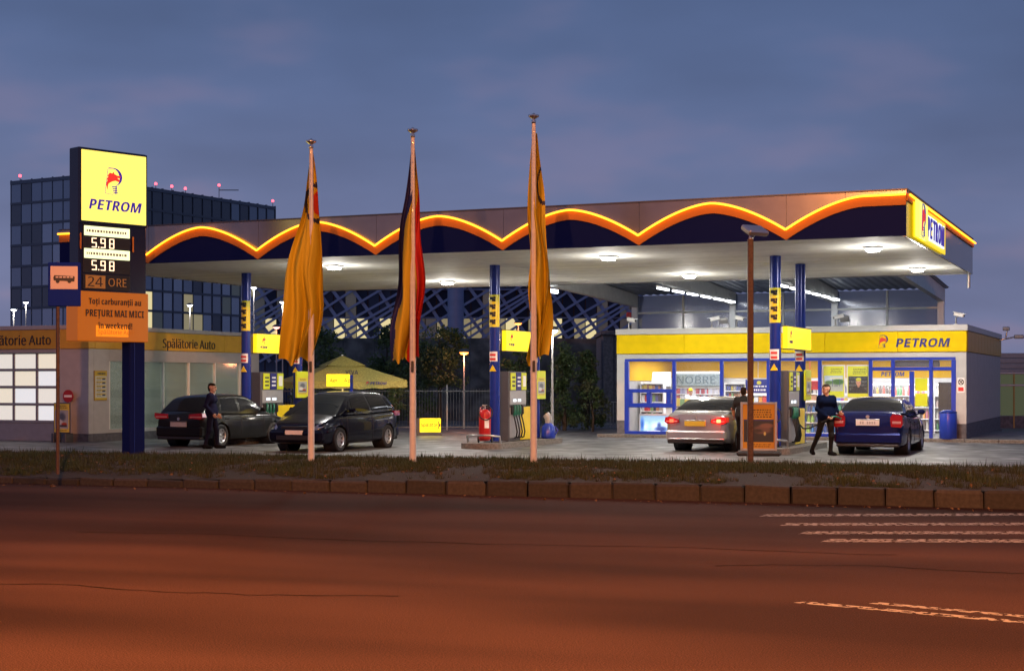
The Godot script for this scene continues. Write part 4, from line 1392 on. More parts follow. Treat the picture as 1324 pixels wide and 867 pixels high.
	var pm2 := MB.new(); pm2.rb(-0.2, 0.2, 0.75, 1.75, -0.02, 0.02, 0.008)
	part("board", pm2, mats.dark_print, ps)
	var pp := MB.new(); pp.cyl(Vector3(0, 0, 0), Vector3(0, 0.75, 0), 0.025); pp.rb(-0.2, 0.2, 0.0, 0.03, -0.15, 0.15, 0.01)
	part("stand", pp, mats.steel, ps)
	# blue litter bin by the door
	var bin := thing("litter_bin", "blue litter bin with sloped top beside the shop door", "litter bin", site(-0.72, 0.1, 13.6 - 0.38), TH)
	var bb2 := MB.new(); bb2.lathe([Vector2(0.24, 0), Vector2(0.265, 0.02), Vector2(0.265, 0.78), Vector2(0.25, 0.82)], 18)
	part("body", bb2, mats.frame_blue, bin)
	var bl := MB.new(); bl.lathe([Vector2(0.27, 0.80), Vector2(0.27, 0.84), Vector2(0.14, 0.90), Vector2(0.0, 0.91)], 18)
	part("lid", bl, mats.column_blue, bin)
	# cameras and floodlights on the roof edge
	var cams := [[-11.3, "at the left corner of the shop roof"], [-8.4, "left of the middle roof post"], [-7.55, "right of the middle roof post"], [-4.3, "above the window posters"], [-0.55, "at the right corner of the shop roof"]]
	for i in cams.size():
		var c := thing("security_camera", "white security camera on a short bracket %s" % cams[i][1], "camera", site(cams[i][0], 3.65, 13.75), TH, "cameras on the shop roof")
		var pl := MB.new(); pl.tube([Vector3(0, 0, 0), Vector3(0, 0.22, 0), Vector3(0.08, 0.26, 0.02)], 0.022, 6); pl.rb(-0.06, 0.06, 0, 0.02, -0.06, 0.06, 0.005)
		part("bracket", pl, mats.steel, c)
		var bd := MB.new()
		bd.xf = Transform3D(Basis(Vector3.UP, 1.2 if i % 2 == 0 else -0.9) * Basis(Vector3.RIGHT, 0.2), Vector3(0.1, 0.3, 0.03))
		bd.rb(-0.06, 0.06, -0.05, 0.06, -0.17, 0.17, 0.02); bd.rb(-0.075, 0.075, 0.062, 0.075, -0.2, 0.23, 0.005)
		part("housing", bd, mats.white_paint, c)
		var ln := MB.new(); ln.xf = bd.xf; ln.cyl(Vector3(0, 0, 0.17), Vector3(0, 0, 0.176), 0.035, 0.035, 12)
		part("lens", ln, mats.black, c)
	for q in [[-8.05, "left of the middle roof post"], [-4.05, "above the window posters"]]:
		var fl := thing("floodlight", "small floodlight tilted up on the shop roof %s" % q[1], "floodlight", site(q[0], 3.65, 13.95), TH, "small floodlights on the shop roof")
		var m := MB.new(); m.xf = Transform3D(Basis(Vector3.RIGHT, 0.7), Vector3(0, 0.24, 0)); m.rb(-0.15, 0.15, -0.11, 0.11, -0.07, 0.05, 0.03)
		part("housing", m, mats.panel_grey, fl)
		var b3 := MB.new(); b3.tube([Vector3(-0.17, 0, 0), Vector3(-0.17, 0.22, 0)], 0.012, 6); b3.tube([Vector3(0.17, 0, 0), Vector3(0.17, 0.22, 0)], 0.012, 6)
		part("yoke", b3, mats.steel, fl)
	var wc := thing("side_camera", "camera on an arm at the far end of the shop side wall", "camera", site(-0.2, 3.4, 23.6), TH)
	var wm := MB.new(); wm.tube([Vector3(0, 0, 0), Vector3(0.25, 0.05, 0), Vector3(0.3, 0.35, 0)], 0.03, 6); wm.tube([Vector3(0.25, 0.05, 0), Vector3(0.6, 0.12, 0)], 0.03, 6)
	part("arm", wm, mats.steel, wc)
	var wh := MB.new(); wh.rb(0.55, 0.9, 0.05, 0.2, -0.08, 0.08, 0.03); wh.rb(0.15, 0.4, 0.35, 0.5, -0.08, 0.08, 0.03)
	part("housing", wh, mats.panel_grey, wc)

func make_rear_roof():
	var t := thing("rear_roof", "lean-to metal roof on sloping beams above the shop, glazed at the back", "roof", site(0, 0, 13.35), TH)
	var bx := [-2.3, -6.3, -10.35, -14.45]
	var zb := -10.5
	for x in bx:
		var m := MB.new()
		m.xf = Transform3D(Basis(Vector3(0, 0, -1), Vector3(0, 1, 0), Vector3(1, 0, 0)), Vector3(x, 0, 0))
		m.ext(poly([0.0, 5.26, 0.0, 5.95, -zb + 0.3, 5.38, -zb + 0.3, 4.90]), -0.11, 0.11)
		part("roof_beam", m, mats.white_sheet, t)
		var p := MB.new(); p.rb(x - 0.12, x + 0.12, 3.3, 4.9, zb - 0.12, zb + 0.12, 0.01)
		part("post", p, mats.white_paint, t)
	# corrugated deck, one sheet for each bay
	for i in 3:
		var x0: float = bx[i + 1]
		var x1: float = bx[i]
		var d := MB.new()
		var n := 56
		for k in n:
			var a := lerpf(x0 - (0.3 if i == 2 else 0.0), x1 + (0.25 if i == 0 else 0.0), float(k) / n)
			var b := lerpf(x0 - (0.3 if i == 2 else 0.0), x1 + (0.25 if i == 0 else 0.0), float(k + 1) / n)
			var ha := 0.045 if (k / 2) % 2 == 0 else 0.0
			var hb := 0.045 if ((k + 1) / 2) % 2 == 0 else 0.0
			d.quad(Vector3(a, 5.97 + ha, 0.0), Vector3(b, 5.97 + hb, 0.0), Vector3(b, 5.40 + hb, zb - 0.4), Vector3(a, 5.40 + ha, zb - 0.4))
		part("roof_sheet", d, mats.deck_metal, t)
		# rear glazing with frames
		var mid := (x0 + x1) * 0.5
		for seg in [[x0 + 0.12, mid - 0.04], [mid + 0.04, x1 - 0.12]]:
			for h in [[3.3, 4.62], [4.70, 5.36]]:
				var g := MB.new(); g.bb(seg[0], seg[1], h[0], h[1], zb - 0.015, zb + 0.015)
				part("glazing", g, mats.roof_glazing, t)
		var f := MB.new(); f.rb(mid - 0.04, mid + 0.04, 3.3, 5.36, zb - 0.05, zb + 0.05, 0.01)
		part("glazing_bar", f, mats.white_sheet, t)
		var f2 := MB.new(); f2.rb(x0 + 0.12, x1 - 0.12, 4.625, 4.695, zb - 0.045, zb + 0.045, 0.01)
		part("glazing_bar", f2, mats.white_sheet, t)
	# rows of tube lights
	for x in [-10.15, -6.05]:
		for i in 6:
			var z := -0.6 - i * 1.75
			var h := MB.new(); h.rb(x - 0.06, x + 0.06, 5.03, 5.10, z - 0.62, z + 0.62, 0.015); h.cyl(Vector3(x, 5.1, z), Vector3(x - 0.15, 5.4, z), 0.01, 0.01, 6)
			var o := part("tube_light", h, mats.white_paint, t)
			var l := MB.new(); l.rb(x - 0.05, x + 0.05, 4.97, 5.028, z - 0.58, z + 0.58, 0.015)
			part("tube", l, mats.tube_white, o)
		area(t, Vector3(x, 4.94, -4.9), Vector2(0.12, 9.5), 9.0, Color(0.94, 0.97, 1.0), Vector3.DOWN)
	var h1 := MB.new(); h1.rb(-14.31, -14.19, 4.97, 5.1, -1.2, 0.0, 0.015)
	part("tube_light", h1, mats.tube_white, t)
	# red alarm bell and camera at the left post
	var al := MB.new(); al.rb(-14.75, -14.55, 4.45, 4.7, zb + 0.15, zb + 0.3, 0.04)
	part("alarm_box", al, mats.print_red, t)

# ---------------------------------------------------------------- signs, flags and poles before the forecourt
func make_price_sign():
	var t := thing("price_sign", "tall dark blue filling station sign with lit yellow top panel and price display", "sign", Vector3(-10.70, 0, -37.5), 0.822)
	var W := 1.95
	var b := MB.new(); b.rb(0.0, W, 4.0, 7.68, -0.43, 0.0, 0.02)
	part("body", b, mats.sign_dark, t)
	var p := MB.new(); p.rb(1.48, 1.93, -0.1, 3.998, -0.40, -0.02, 0.02)
	part("post", p, mats.navy, t)
	var rg := MB.new(); rg.rb(1.60, 1.62, 0.0, 2.86, -0.018, -0.006, 0.004)
	part("post_edge", rg, mats.column_blue, t)
	var f := MB.new(); f.rb(0.0, W, 5.80, 7.66, 0.002, 0.05, 0.01)
	part("panel_frame", f, mats.sign_dark, t)
	var y := MB.new(); y.rb(0.045, W - 0.045, 5.86, 7.61, 0.051, 0.07, 0.008)
	part("yellow_panel", y, mats.sign_yellow, t)
	area(t, Vector3(W * 0.5, 6.7, 0.2), Vector2(1.8, 1.7), 0.9, Color(1.0, 0.93, 0.3), Vector3(0, 0, 1))
	emblem(t, Vector3(0.66, 6.56, 0.071), 0.68, 0.012, mats.ink_blue_lit, mats.red_lit)
	var m := text("PETROM", 0.25, 0.02, true, 0.22, 1.12)
	place(m, "lettering", mats.ink_blue_lit, t, Vector3(W * 0.5 - m.get_aabb().size.x * 0.5 + 0.03, 6.16, 0.075))
	# price rows
	var dp := MB.new(); dp.rb(0.12, 1.46, 4.58, 5.78, 0.002, 0.02, 0.006)
	part("display_board", dp, mats.black, t)
	for r in 2:
		var y0 := 5.5 - 0.56 * r
		var s := MB.new(); s.rb(0.14, 1.44, y0, y0 + 0.24, 0.021, 0.04, 0.006)
		part("grade_strip", s, mats.led_strip, t)
		var l := MB.new()
		var x := 0.2
		for k in 15:
			var w := rng.randf_range(0.03, 0.07)
			l.bb(x, x + w, y0 + 0.09, y0 + 0.15, 0.041, 0.044)
			x += w + 0.025
		part("strip_print", l, mats.panel_grey, t)
		# seven-segment figures
		for d in 3:
			var g := MB.new()
			if d == 0: g.bb(0.535, 0.565, y0 - 0.29, y0 - 0.26, 0.021, 0.028)
			var dx := 0.36 + 0.25 * d
			var dy := y0 - 0.29
			var segs = [[1, 0, 1, 1, 0, 1, 1], [1, 1, 1, 1, 0, 1, 1], [1, 1, 1, 1, 1, 1, 1]][d]
			var q := [[0, 0.22, 0.13, 0.245], [0.11, 0.12, 0.135, 0.23], [0.11, 0.01, 0.135, 0.115], [0, 0, 0.13, 0.025], [-0.005, 0.01, 0.02, 0.115], [-0.005, 0.12, 0.02, 0.23], [0, 0.11, 0.13, 0.135]]
			for k in 7:
				if segs[k]: g.bb(dx + q[k][0], dx + q[k][2], dy + q[k][1], dy + q[k][3], 0.021, 0.028)
			part("price_digit", g, mats.led_digit, t)
	var ob := MB.new(); ob.rb(0.12, 1.46, 4.17, 4.55, 0.002, 0.022, 0.006)
	part("hours_board", ob, mats.black, t)
	var tan2 := MB.new(); tan2.rb(0.18, 0.74, 4.2, 4.52, 0.023, 0.032, 0.004)
	part("hours_square", tan2, mats.label_tan, t)
	place(text("24", 0.24, 0.008, false, 0.0, 1.2), "hours_number", mats.ink, t, Vector3(0.24, 4.245, 0.034))
	place(text("ORE", 0.20, 0.008, false, 0.0, 1.05), "hours_word", mats.label_tan, t, Vector3(0.83, 4.265, 0.026))
	# orange banner wrapped round the sign
	var bn := MB.new(); bn.rb(-0.05, W + 0.03, 2.88, 4.12, -0.50, 0.06, 0.02)
	part("banner", bn, mats.banner, t)
	area(t, Vector3(W * 0.5, 3.5, 0.2), Vector2(1.9, 1.2), 0.25, Color(1.0, 0.55, 0.1), Vector3(0, 0, 1))
	var br := MB.new(); br.rb(0.45, 1.38, 3.0, 3.28, 0.061, 0.068, 0.003)
	part("lit_patch", br, mats.banner_bright, t)
	place(text("Spălătorie Auto", 0.11, 0.004, false), "faint_lettering", mats.banner, t, Vector3(0.5, 3.06, 0.07))
	var rows := [["Toţi carburanţii au", 3.80, 0.15], ["PREŢURI MAI MICI", 3.50, 0.17], ["în weekend!", 3.20, 0.15]]
	for q in rows:
		var tm := text(q[0], q[2], 0.008, true, 0.0, 0.82, true)
		place(tm, "lettering", mats.ink, t, Vector3(W * 0.5 + 0.02, q[1], 0.075))
	for x in [0.02, 1.52]:
		var lt := MB.new(); lt.rb(x, x + 0.04, 5.15, 5.55, 0.021, 0.05, 0.01)
		part("side_reflector", lt, mats.band_orange, t)

func make_bus_stop():
	var t := thing("bus_stop_sign", "blue bus stop sign with pale square on a thin brown pole", "sign", Vector3(-9.46, -0.06, -31.9), 0.1)
	var p := MB.new(); p.cyl(Vector3(-0.08, 0, -0.03), Vector3(-0.08, 4.45, -0.03), 0.04, 0.04, 10)
	part("pole", p, mats.rust_brown, t)
	var b := MB.new(); b.rb(-0.27, 0.40, 3.52, 4.44, 0.0, 0.03, 0.015)
	part("panel", b, mats.sign_blue, t)
	var w := MB.new(); w.rb(-0.22, 0.34, 3.88, 4.36, 0.031, 0.036, 0.002)
	part("white_square", w, mats.pale_pink, t)
	var g := MB.new()
	g.ext(poly([-0.15, 4.06, 0.27, 4.04, 0.28, 4.12, 0.27, 4.15, -0.14, 4.17, -0.16, 4.12]), 0.037, 0.042)
	for x in [-0.07, 0.17]: g.cyl(Vector3(x, 4.045, 0.037), Vector3(x, 4.045, 0.044), 0.04, 0.04, 12)
	part("bus_symbol", g, mats.ink, t)
	var wi := MB.new()
	for i in 5: wi.bb(-0.11 + 0.075 * i, -0.055 + 0.075 * i, 4.115, 4.145, 0.0425, 0.045)
	part("symbol_windows", wi, mats.pale_pink, t)

func make_flags():
	# the base, the height, the label
	var poles := [[-4.68, 35.4, 7.42, "left pole, with an all yellow flag"], [-2.28, 34.9, 7.6, "middle pole, with the blue, yellow and red flag"], [0.49, 34.3, 7.82, "right pole, with a yellow flag, in front of the middle island"]]
	for i in 3:
		var q: Array = poles[i]
		var t := thing("flag_pole", "tall white flag pole: " + q[3], "flag pole", Vector3(q[0], 0, -q[1]), 0.0, "white flag poles on the verge")
		var p := MB.new(); p.tube([Vector3(0, -0.1, 0), Vector3(0, 2.6, 0), Vector3(0, q[2] - 0.12, 0)], [0.078, 0.072, 0.045], 14)
		part("pole", p, mats.pole_white, t)
		var f := MB.new(); f.lathe([Vector2(0, -0.14), Vector2(0.05, -0.12), Vector2(0.055, -0.05), Vector2(0.03, -0.03), Vector2(0.12, 0.03), Vector2(0.125, 0.07), Vector2(0.05, 0.09), Vector2(0.0, 0.12)], 12, Vector3(0, q[2], 0))
		part("finial", f, mats.finial, t)
		var c := MB.new(); c.rb(-0.03, 0.03, 2.1, 2.35, 0.07, 0.13, 0.01)
		part("cleat", c, mats.black, t)
		var rp := MB.new(); rp.tube([Vector3(0.0, 2.25, 0.1), Vector3(0.0, q[2] - 0.2, 0.07)], 0.006, 5)
		part("halyard", rp, mats.pole_white, t)
	# flags hanging in folds; each has its own fall
	flag("hanging_flag", "long yellow flag with a dark ring emblem hanging from the left pole", poles[0], 7.2, 2.42, 0)
	flag("hanging_flag", "blue, yellow and red striped flag hanging from the middle pole", poles[1], 7.35, 2.40, 1)
	flag("hanging_flag", "narrow orange yellow flag hanging from the right pole", poles[2], 7.5, 2.40, 2)

func flag(called: String, label: String, pole: Array, y1: float, y0: float, which: int):
	var t := thing(called, label, "flag", Vector3(pole[0], 0, -pole[1]), 0.0)
	# left and right reach from the pole, from top (0) to foot (1)
	var left = [[0.02, 0.12, 0.22, 0.33, 0.45, 0.57, 0.66, 0.70, 0.72], [0.05, 0.10, 0.16, 0.24, 0.32, 0.38, 0.43, 0.47, 0.52], [0.05, 0.07, 0.09, 0.09, 0.08, 0.09, 0.10, 0.10, 0.09]][which]
	var right = [[0.04, 0.10, 0.17, 0.24, 0.31, 0.36, 0.36, 0.26, 0.14], [0.02, 0.08, 0.15, 0.22, 0.24, 0.24, 0.24, 0.24, 0.22], [0.06, 0.14, 0.22, 0.28, 0.34, 0.40, 0.42, 0.40, 0.36]][which]
	var edge := func(a: Array, v: float) -> float:
		var k := clampf(v * 8.0, 0.0, 7.999)
		return lerpf(a[int(k)], a[int(k) + 1], k - int(k))
	var b := MB.new()
	var fn := FastNoiseLite.new()
	fn.seed = 5 + which * 4; fn.frequency = 1.0; fn.fractal_octaves = 1
	var f := func(u: float, v: float) -> Vector3:
		var l: float = -edge.call(left, v)
		var r: float = edge.call(right, v)
		var wv := sin(v * 9.0 + which) * 0.02 + 0.16 * v * fn.get_noise_2d(v * 2.2 + 3.0, u * 1.5)
		var fold := fn.get_noise_2d(u * 2.6, v * 1.1 + u * 0.7) * (0.10 + 0.36 * v) + fn.get_noise_2d(u * 5.0 + 9.0, v * 1.8 - u) * (0.03 + 0.06 * v)
		var y := lerpf(y1, y0, v) - 0.08 * sin(u * PI * 1.3 + 0.4) * v + 0.16 * v * fn.get_noise_2d(u * 3.0, 8.0)
		return Vector3(lerpf(l, r, u) + wv, y, fold - 0.12 * (1.0 - absf(u - 0.4)))
	var col := func(u: float, v: float) -> Color:
		var p: Vector3 = f.call(u, v)
		if which == 1:
			var e1: float = lerpf(lerpf(0.95, 0.28, clampf(v * 2.6, 0.0, 1.0)), 0.06, clampf(v * 1.6 - 0.6, 0.0, 1.0)) + 0.03 * sin(v * 30.0)
			var e2: float = lerpf(1.3, 0.60, clampf(v * 2.8, 0.0, 1.0)) + 0.04 * sin(v * 13.0)
			return Color(0.012, 0.015, 0.10) if u < e1 else Color(0.52, 0.36, 0.012) if u < e2 else Color(0.42, 0.012, 0.01)
		var c := Color(0.54, 0.385, 0.012)
		var o := Vector2(p.x - (0.10 if which == 0 else 0.24), p.y - (6.05 if which == 0 else 6.32))
		var d := Vector2(o.x / (0.27 if which == 0 else 0.17), o.y / 0.46).length()
		if absf(d - 0.92) < 0.11 and (which == 2 or o.x > -0.3): return Color(0.03, 0.03, 0.06)
		if which == 0 and Vector2((o.x - 0.04) / 0.12, o.y / 0.28).length() < 1.0: return Color(0.5, 0.04, 0.015)
		return c
	b.surf(f, 44, 110, false, col)
	var m := mat("flag_cloth", Color.WHITE, 0.75)
	m.vertex_color_use_as_albedo = true
	m.backlight_enabled = true
	m.backlight = Color(0.45, 0.45, 0.45)
	part("cloth", b, m, t)
	var r := MB.new()
	for k in 4: r.tube([Vector3(0, lerpf(y1, y0 + 0.3, k / 3.0), 0.0), Vector3(0.0, lerpf(y1, y0 + 0.3, k / 3.0), 0.09)], 0.015, 5)
	part("clip", r, mats.steel, t)

func make_lamp_pole():
	var t := thing("lamp_pole", "unlit flat-headed lamp on a square brown pole at the verge edge", "street lamp", Vector3(5.32, -0.02, -33.9), 0.0)
	var p := MB.new(); p.rb(-0.062, 0.062, 0, 5.08, -0.062, 0.062, 0.012)
	part("pole", p, mats.rust_brown, t)
	var n := MB.new(); n.tube([Vector3(0, 5.05, 0), Vector3(0.02, 5.12, 0), Vector3(0.06, 5.2, 0.02)], 0.05, 8)
	part("neck", n, mats.steel, t)
	var h := MB.new()
	h.xf = Transform3D(Basis(Vector3.UP, 0.5) * Basis(Vector3.RIGHT, 0.5), Vector3(0.10, 5.27, 0.0))
	h.rb(-0.27, 0.27, -0.06, 0.06, -0.19, 0.19, 0.03)
	part("lamp_head", h, mats.steel, t)
	var g := MB.new(); g.xf = h.xf; g.rb(-0.23, 0.23, -0.075, -0.061, -0.15, 0.15, 0.01)
	part("lamp_glass", g, mats.panel_grey, t)

# ---------------------------------------------------------------- the car wash at the left
func make_wash():
	var t := thing("car_wash", "low grey car wash building with yellow band and frosted windows", "building", site(-25.3, 0, 2.9), TH)
	var WL := 16.0
	var DP := 9.7
	# left front: wall pieces round the roller door
	var b := MB.new(); b.bb(-1.14, 0.0, 0.25, 2.9, -0.25, 0.0)
	part("front_wall", b, mats.wall_grey, t)
	var b2 := MB.new(); b2.bb(-WL, -1.143, 2.78, 2.9, -0.25, 0.0)
	part("lintel", b2, mats.wall_grey, t)
	var b3 := MB.new(); b3.bb(-WL, -6.0, 0.25, 2.777, -0.25, 0.0)
	part("front_wall", b3, mats.wall_grey, t)
	var pl := MB.new(); pl.bb(-1.143, 0.0, -0.2, 0.247, -0.25, 0.01)
	part("plinth", pl, mats.wall_dark, t)
	# door: frame bars and a pane in every field
	var dr := MB.new(); dr.rb(-5.98, -1.16, 0.0, 0.56, -0.16, -0.08, 0.01)
	part("door_panel", dr, mats.door_grey, t)
	for r in 5:
		var m := MB.new(); m.rb(-5.98, -1.16, 0.565 + 0.545 * r, 0.65 + 0.545 * r if r < 4 else 2.775, -0.16, -0.07, 0.01)
		part("door_bar", m, mats.door_grey, t)
	for c in 6:
		var x := -1.16 - 0.93 * c - (0.06 if c == 0 else 0.0)
		if x < -5.98: x = -5.92
		for r in 4:
			var m := MB.new(); m.rb(x - 0.045, x + 0.045, 0.652 + 0.545 * r, 1.108 + 0.545 * r, -0.155, -0.075, 0.008)
			part("door_bar", m, mats.door_grey, t)
			if c < 5:
				var x1 := -1.16 - 0.93 * (c + 1) if c < 4 else -5.92
				var g := MB.new(); g.bb(x1 + 0.046, x - 0.046, 0.652 + 0.545 * r, 1.108 + 0.545 * r, -0.125, -0.115)
				part("door_pane", g, mats["frost_%d" % (rng.randi() % 3)], t)
	# right front with its row of frosted windows
	var zs := [1.04, 2.47, 3.90, 5.35, 6.90, 8.47]
	var w := MB.new(); w.bb(-0.25, 0.0, 0.25, 2.9, -zs[0] + 0.03, -0.253)
	part("side_wall", w, mats.wall_grey, t)
	var w1 := MB.new(); w1.bb(-0.25, 0.0, 0.25, 2.9, -DP, -zs[5] - 0.03)
	part("side_wall", w1, mats.wall_grey, t)
	var w2 := MB.new(); w2.bb(-0.25, 0.0, 2.52, 2.9, -zs[5] - 0.027, -zs[0] + 0.027)
	part("window_lintel", w2, mats.wall_grey, t)
	var w3 := MB.new(); w3.bb(-0.25, 0.0, 0.25, 0.36, -zs[5] - 0.027, -zs[0] + 0.027)
	part("window_sill", w3, mats.wall_grey, t)
	var pl2 := MB.new(); pl2.bb(-0.25, 0.008, -0.2, 0.247, -DP, -0.253)
	part("plinth", pl2, mats.wall_dark, t)
	for i in 6:
		var m := MB.new(); m.rb(-0.12, -0.01, 0.363, 2.517, -zs[i] - 0.035, -zs[i] + 0.035, 0.008)
		part("window_bar", m, mats.white_sheet, t)
		if i < 5:
			var g := MB.new(); g.bb(-0.078, -0.072, 0.363, 2.517, -zs[i + 1] + 0.036, -zs[i] - 0.036)
			part("window_pane", g, mats.wash_glass, t)
	# yellow band and coping
	for i in 6:
		var m := MB.new(); m.rb(-WL + 2.68 * i + 0.003 if i < 6 else 0.0, minf(-WL + 2.68 * (i + 1) - 0.003, 0.05), 2.903, 3.5, -0.25, 0.05, 0.01)
		part("yellow_band", m, mats.yellow_dull, t)
	for i in 4:
		var m := MB.new(); m.rb(-0.2, 0.05, 2.903, 3.5, -0.255 - 2.37 * (i + 1) + 0.003, -0.255 - 2.37 * i - 0.003, 0.01)
		part("yellow_band", m, mats.yellow_dull, t)
	var cp := MB.new(); cp.rb(-WL, 0.08, 3.503, 3.64, -0.3, 0.08, 0.015)
	part("coping", cp, mats.wall_grey, t)
	var cp2 := MB.new(); cp2.rb(-0.25, 0.08, 3.503, 3.64, -DP, -0.305, 0.015)
	part("coping", cp2, mats.wall_grey, t)
	var rf := MB.new(); rf.bb(-WL, -0.26, 3.2, 3.4, -DP, -0.31)
	part("roof", rf, mats.wall_dark, t)
	var bk := MB.new(); bk.bb(-WL, -0.26, -0.2, 3.19, -DP, -DP + 0.2)
	part("rear_wall", bk, mats.wall_grey, t)
	var fl := MB.new(); fl.bb(-WL, -0.26, -0.2, 0.02, -DP + 0.21, -0.26)
	part("floor", fl, mats.paving, t)
	var inw := MB.new(); inw.bb(-3.2, -3.1, 0.021, 3.19, -DP + 0.21, -0.26)
	part("inner_wall", inw, mats.tile_white, t)
	for i in 6:
		var tl := MB.new(); tl.rb(-3.098, -3.07, 0.4 + 0.3 * i, 0.69 + 0.3 * i, -DP + 0.25, -0.3, 0.008)
		part("wall_lining", tl, mats.tile_white if i % 3 else mats.tile_grey, t)
	var br := MB.new(); br.lathe([Vector2(0.1, 0.3), Vector2(0.5, 0.4), Vector2(0.55, 1.3), Vector2(0.5, 2.2), Vector2(0.1, 2.3)], 18, Vector3(-1.9, 0, -2.2))
	part("wash_brush", br, mats.wall_dark, t)
	area(t, Vector3(-1.6, 3.1, -5.0), Vector2(0.4, 7.0), 9.0, Color(0.93, 1.0, 0.94), Vector3.DOWN)
	area(t, Vector3(-4.5, 3.1, -3.5), Vector2(4, 3), 16.0, Color(0.96, 0.98, 0.94), Vector3.DOWN)
	var tm := text("Spălătorie Auto", 0.30, 0.02, false, 0.0, 0.98)
	place(tm, "lettering", mats.ink, t, Vector3(-1.42 - tm.get_aabb().size.x, 3.03, 0.06))
	var tm2 := text("Spălătorie Auto", 0.30, 0.02, false, 0.0, 1.05)
	place(tm2, "lettering", mats.ink, t, Vector3(0.06, 3.0, -3.75), PI / 2)
	# price list on the wall
	var pr := thing("price_list", "yellow headed price list board on the car wash wall", "notice board", site(-25.3 + 0.0, 0, 2.9), TH)
	var pf := MB.new(); pf.rb(0.003, 0.04, 1.28, 2.22, -0.86, -0.24, 0.008)
	part("frame", pf, mats.label_tan, pr)
	var pp := MB.new(); pp.quv(Vector3(0.044, 1.31, -0.27), Vector3(0.044, 1.31, -0.83), Vector3(0.044, 2.19, -0.83), Vector3(0.044, 2.19, -0.27))
	part("print", pp, mats.price_list, pr)
	# no entry sign and the street poster before the wall
	var ne := thing("no_entry_sign", "round red no entry sign beside the roller door", "road sign", site(-25.3 - 0.68, 0, 2.9 - 0.12), TH)
	var nd := MB.new(); nd.cyl(Vector3(0, 1.42, 0.0), Vector3(0, 1.42, 0.02), 0.2, 0.2, 28)
	part("disc", nd, mats.red_dim, ne)
	var nw := MB.new(); nw.rb(-0.15, 0.15, 1.385, 1.455, 0.021, 0.027, 0.004)
	part("white_bar", nw, mats.white_paint, ne)
	var np := MB.new(); np.cyl(Vector3(0, 0, -0.03), Vector3(0, 1.55, -0.03), 0.03, 0.03, 8)
	part("post", np, mats.steel, ne)
	var ps := thing("poster_stand", "framed street poster on small feet below the no entry sign", "poster stand", site(-25.3 - 0.62, 0, 2.9 - 0.5), TH)
	var f := MB.new(); f.rb(-0.32, 0.32, 0.28, 1.22, -0.03, 0.0, 0.01); f.rb(-0.28, -0.18, 0, 0.28, -0.2, 0.16, 0.01); f.rb(0.18, 0.28, 0, 0.28, -0.2, 0.16, 0.01)
	part("frame", f, mats.dark_steel, ps)
	var q := MB.new(); q.quv(Vector3(-0.29, 0.31, 0.004), Vector3(0.29, 0.31, 0.004), Vector3(0.29, 1.19, 0.004), Vector3(-0.29, 1.19, 0.004))
	part("print", q, mats.poster_street, ps)

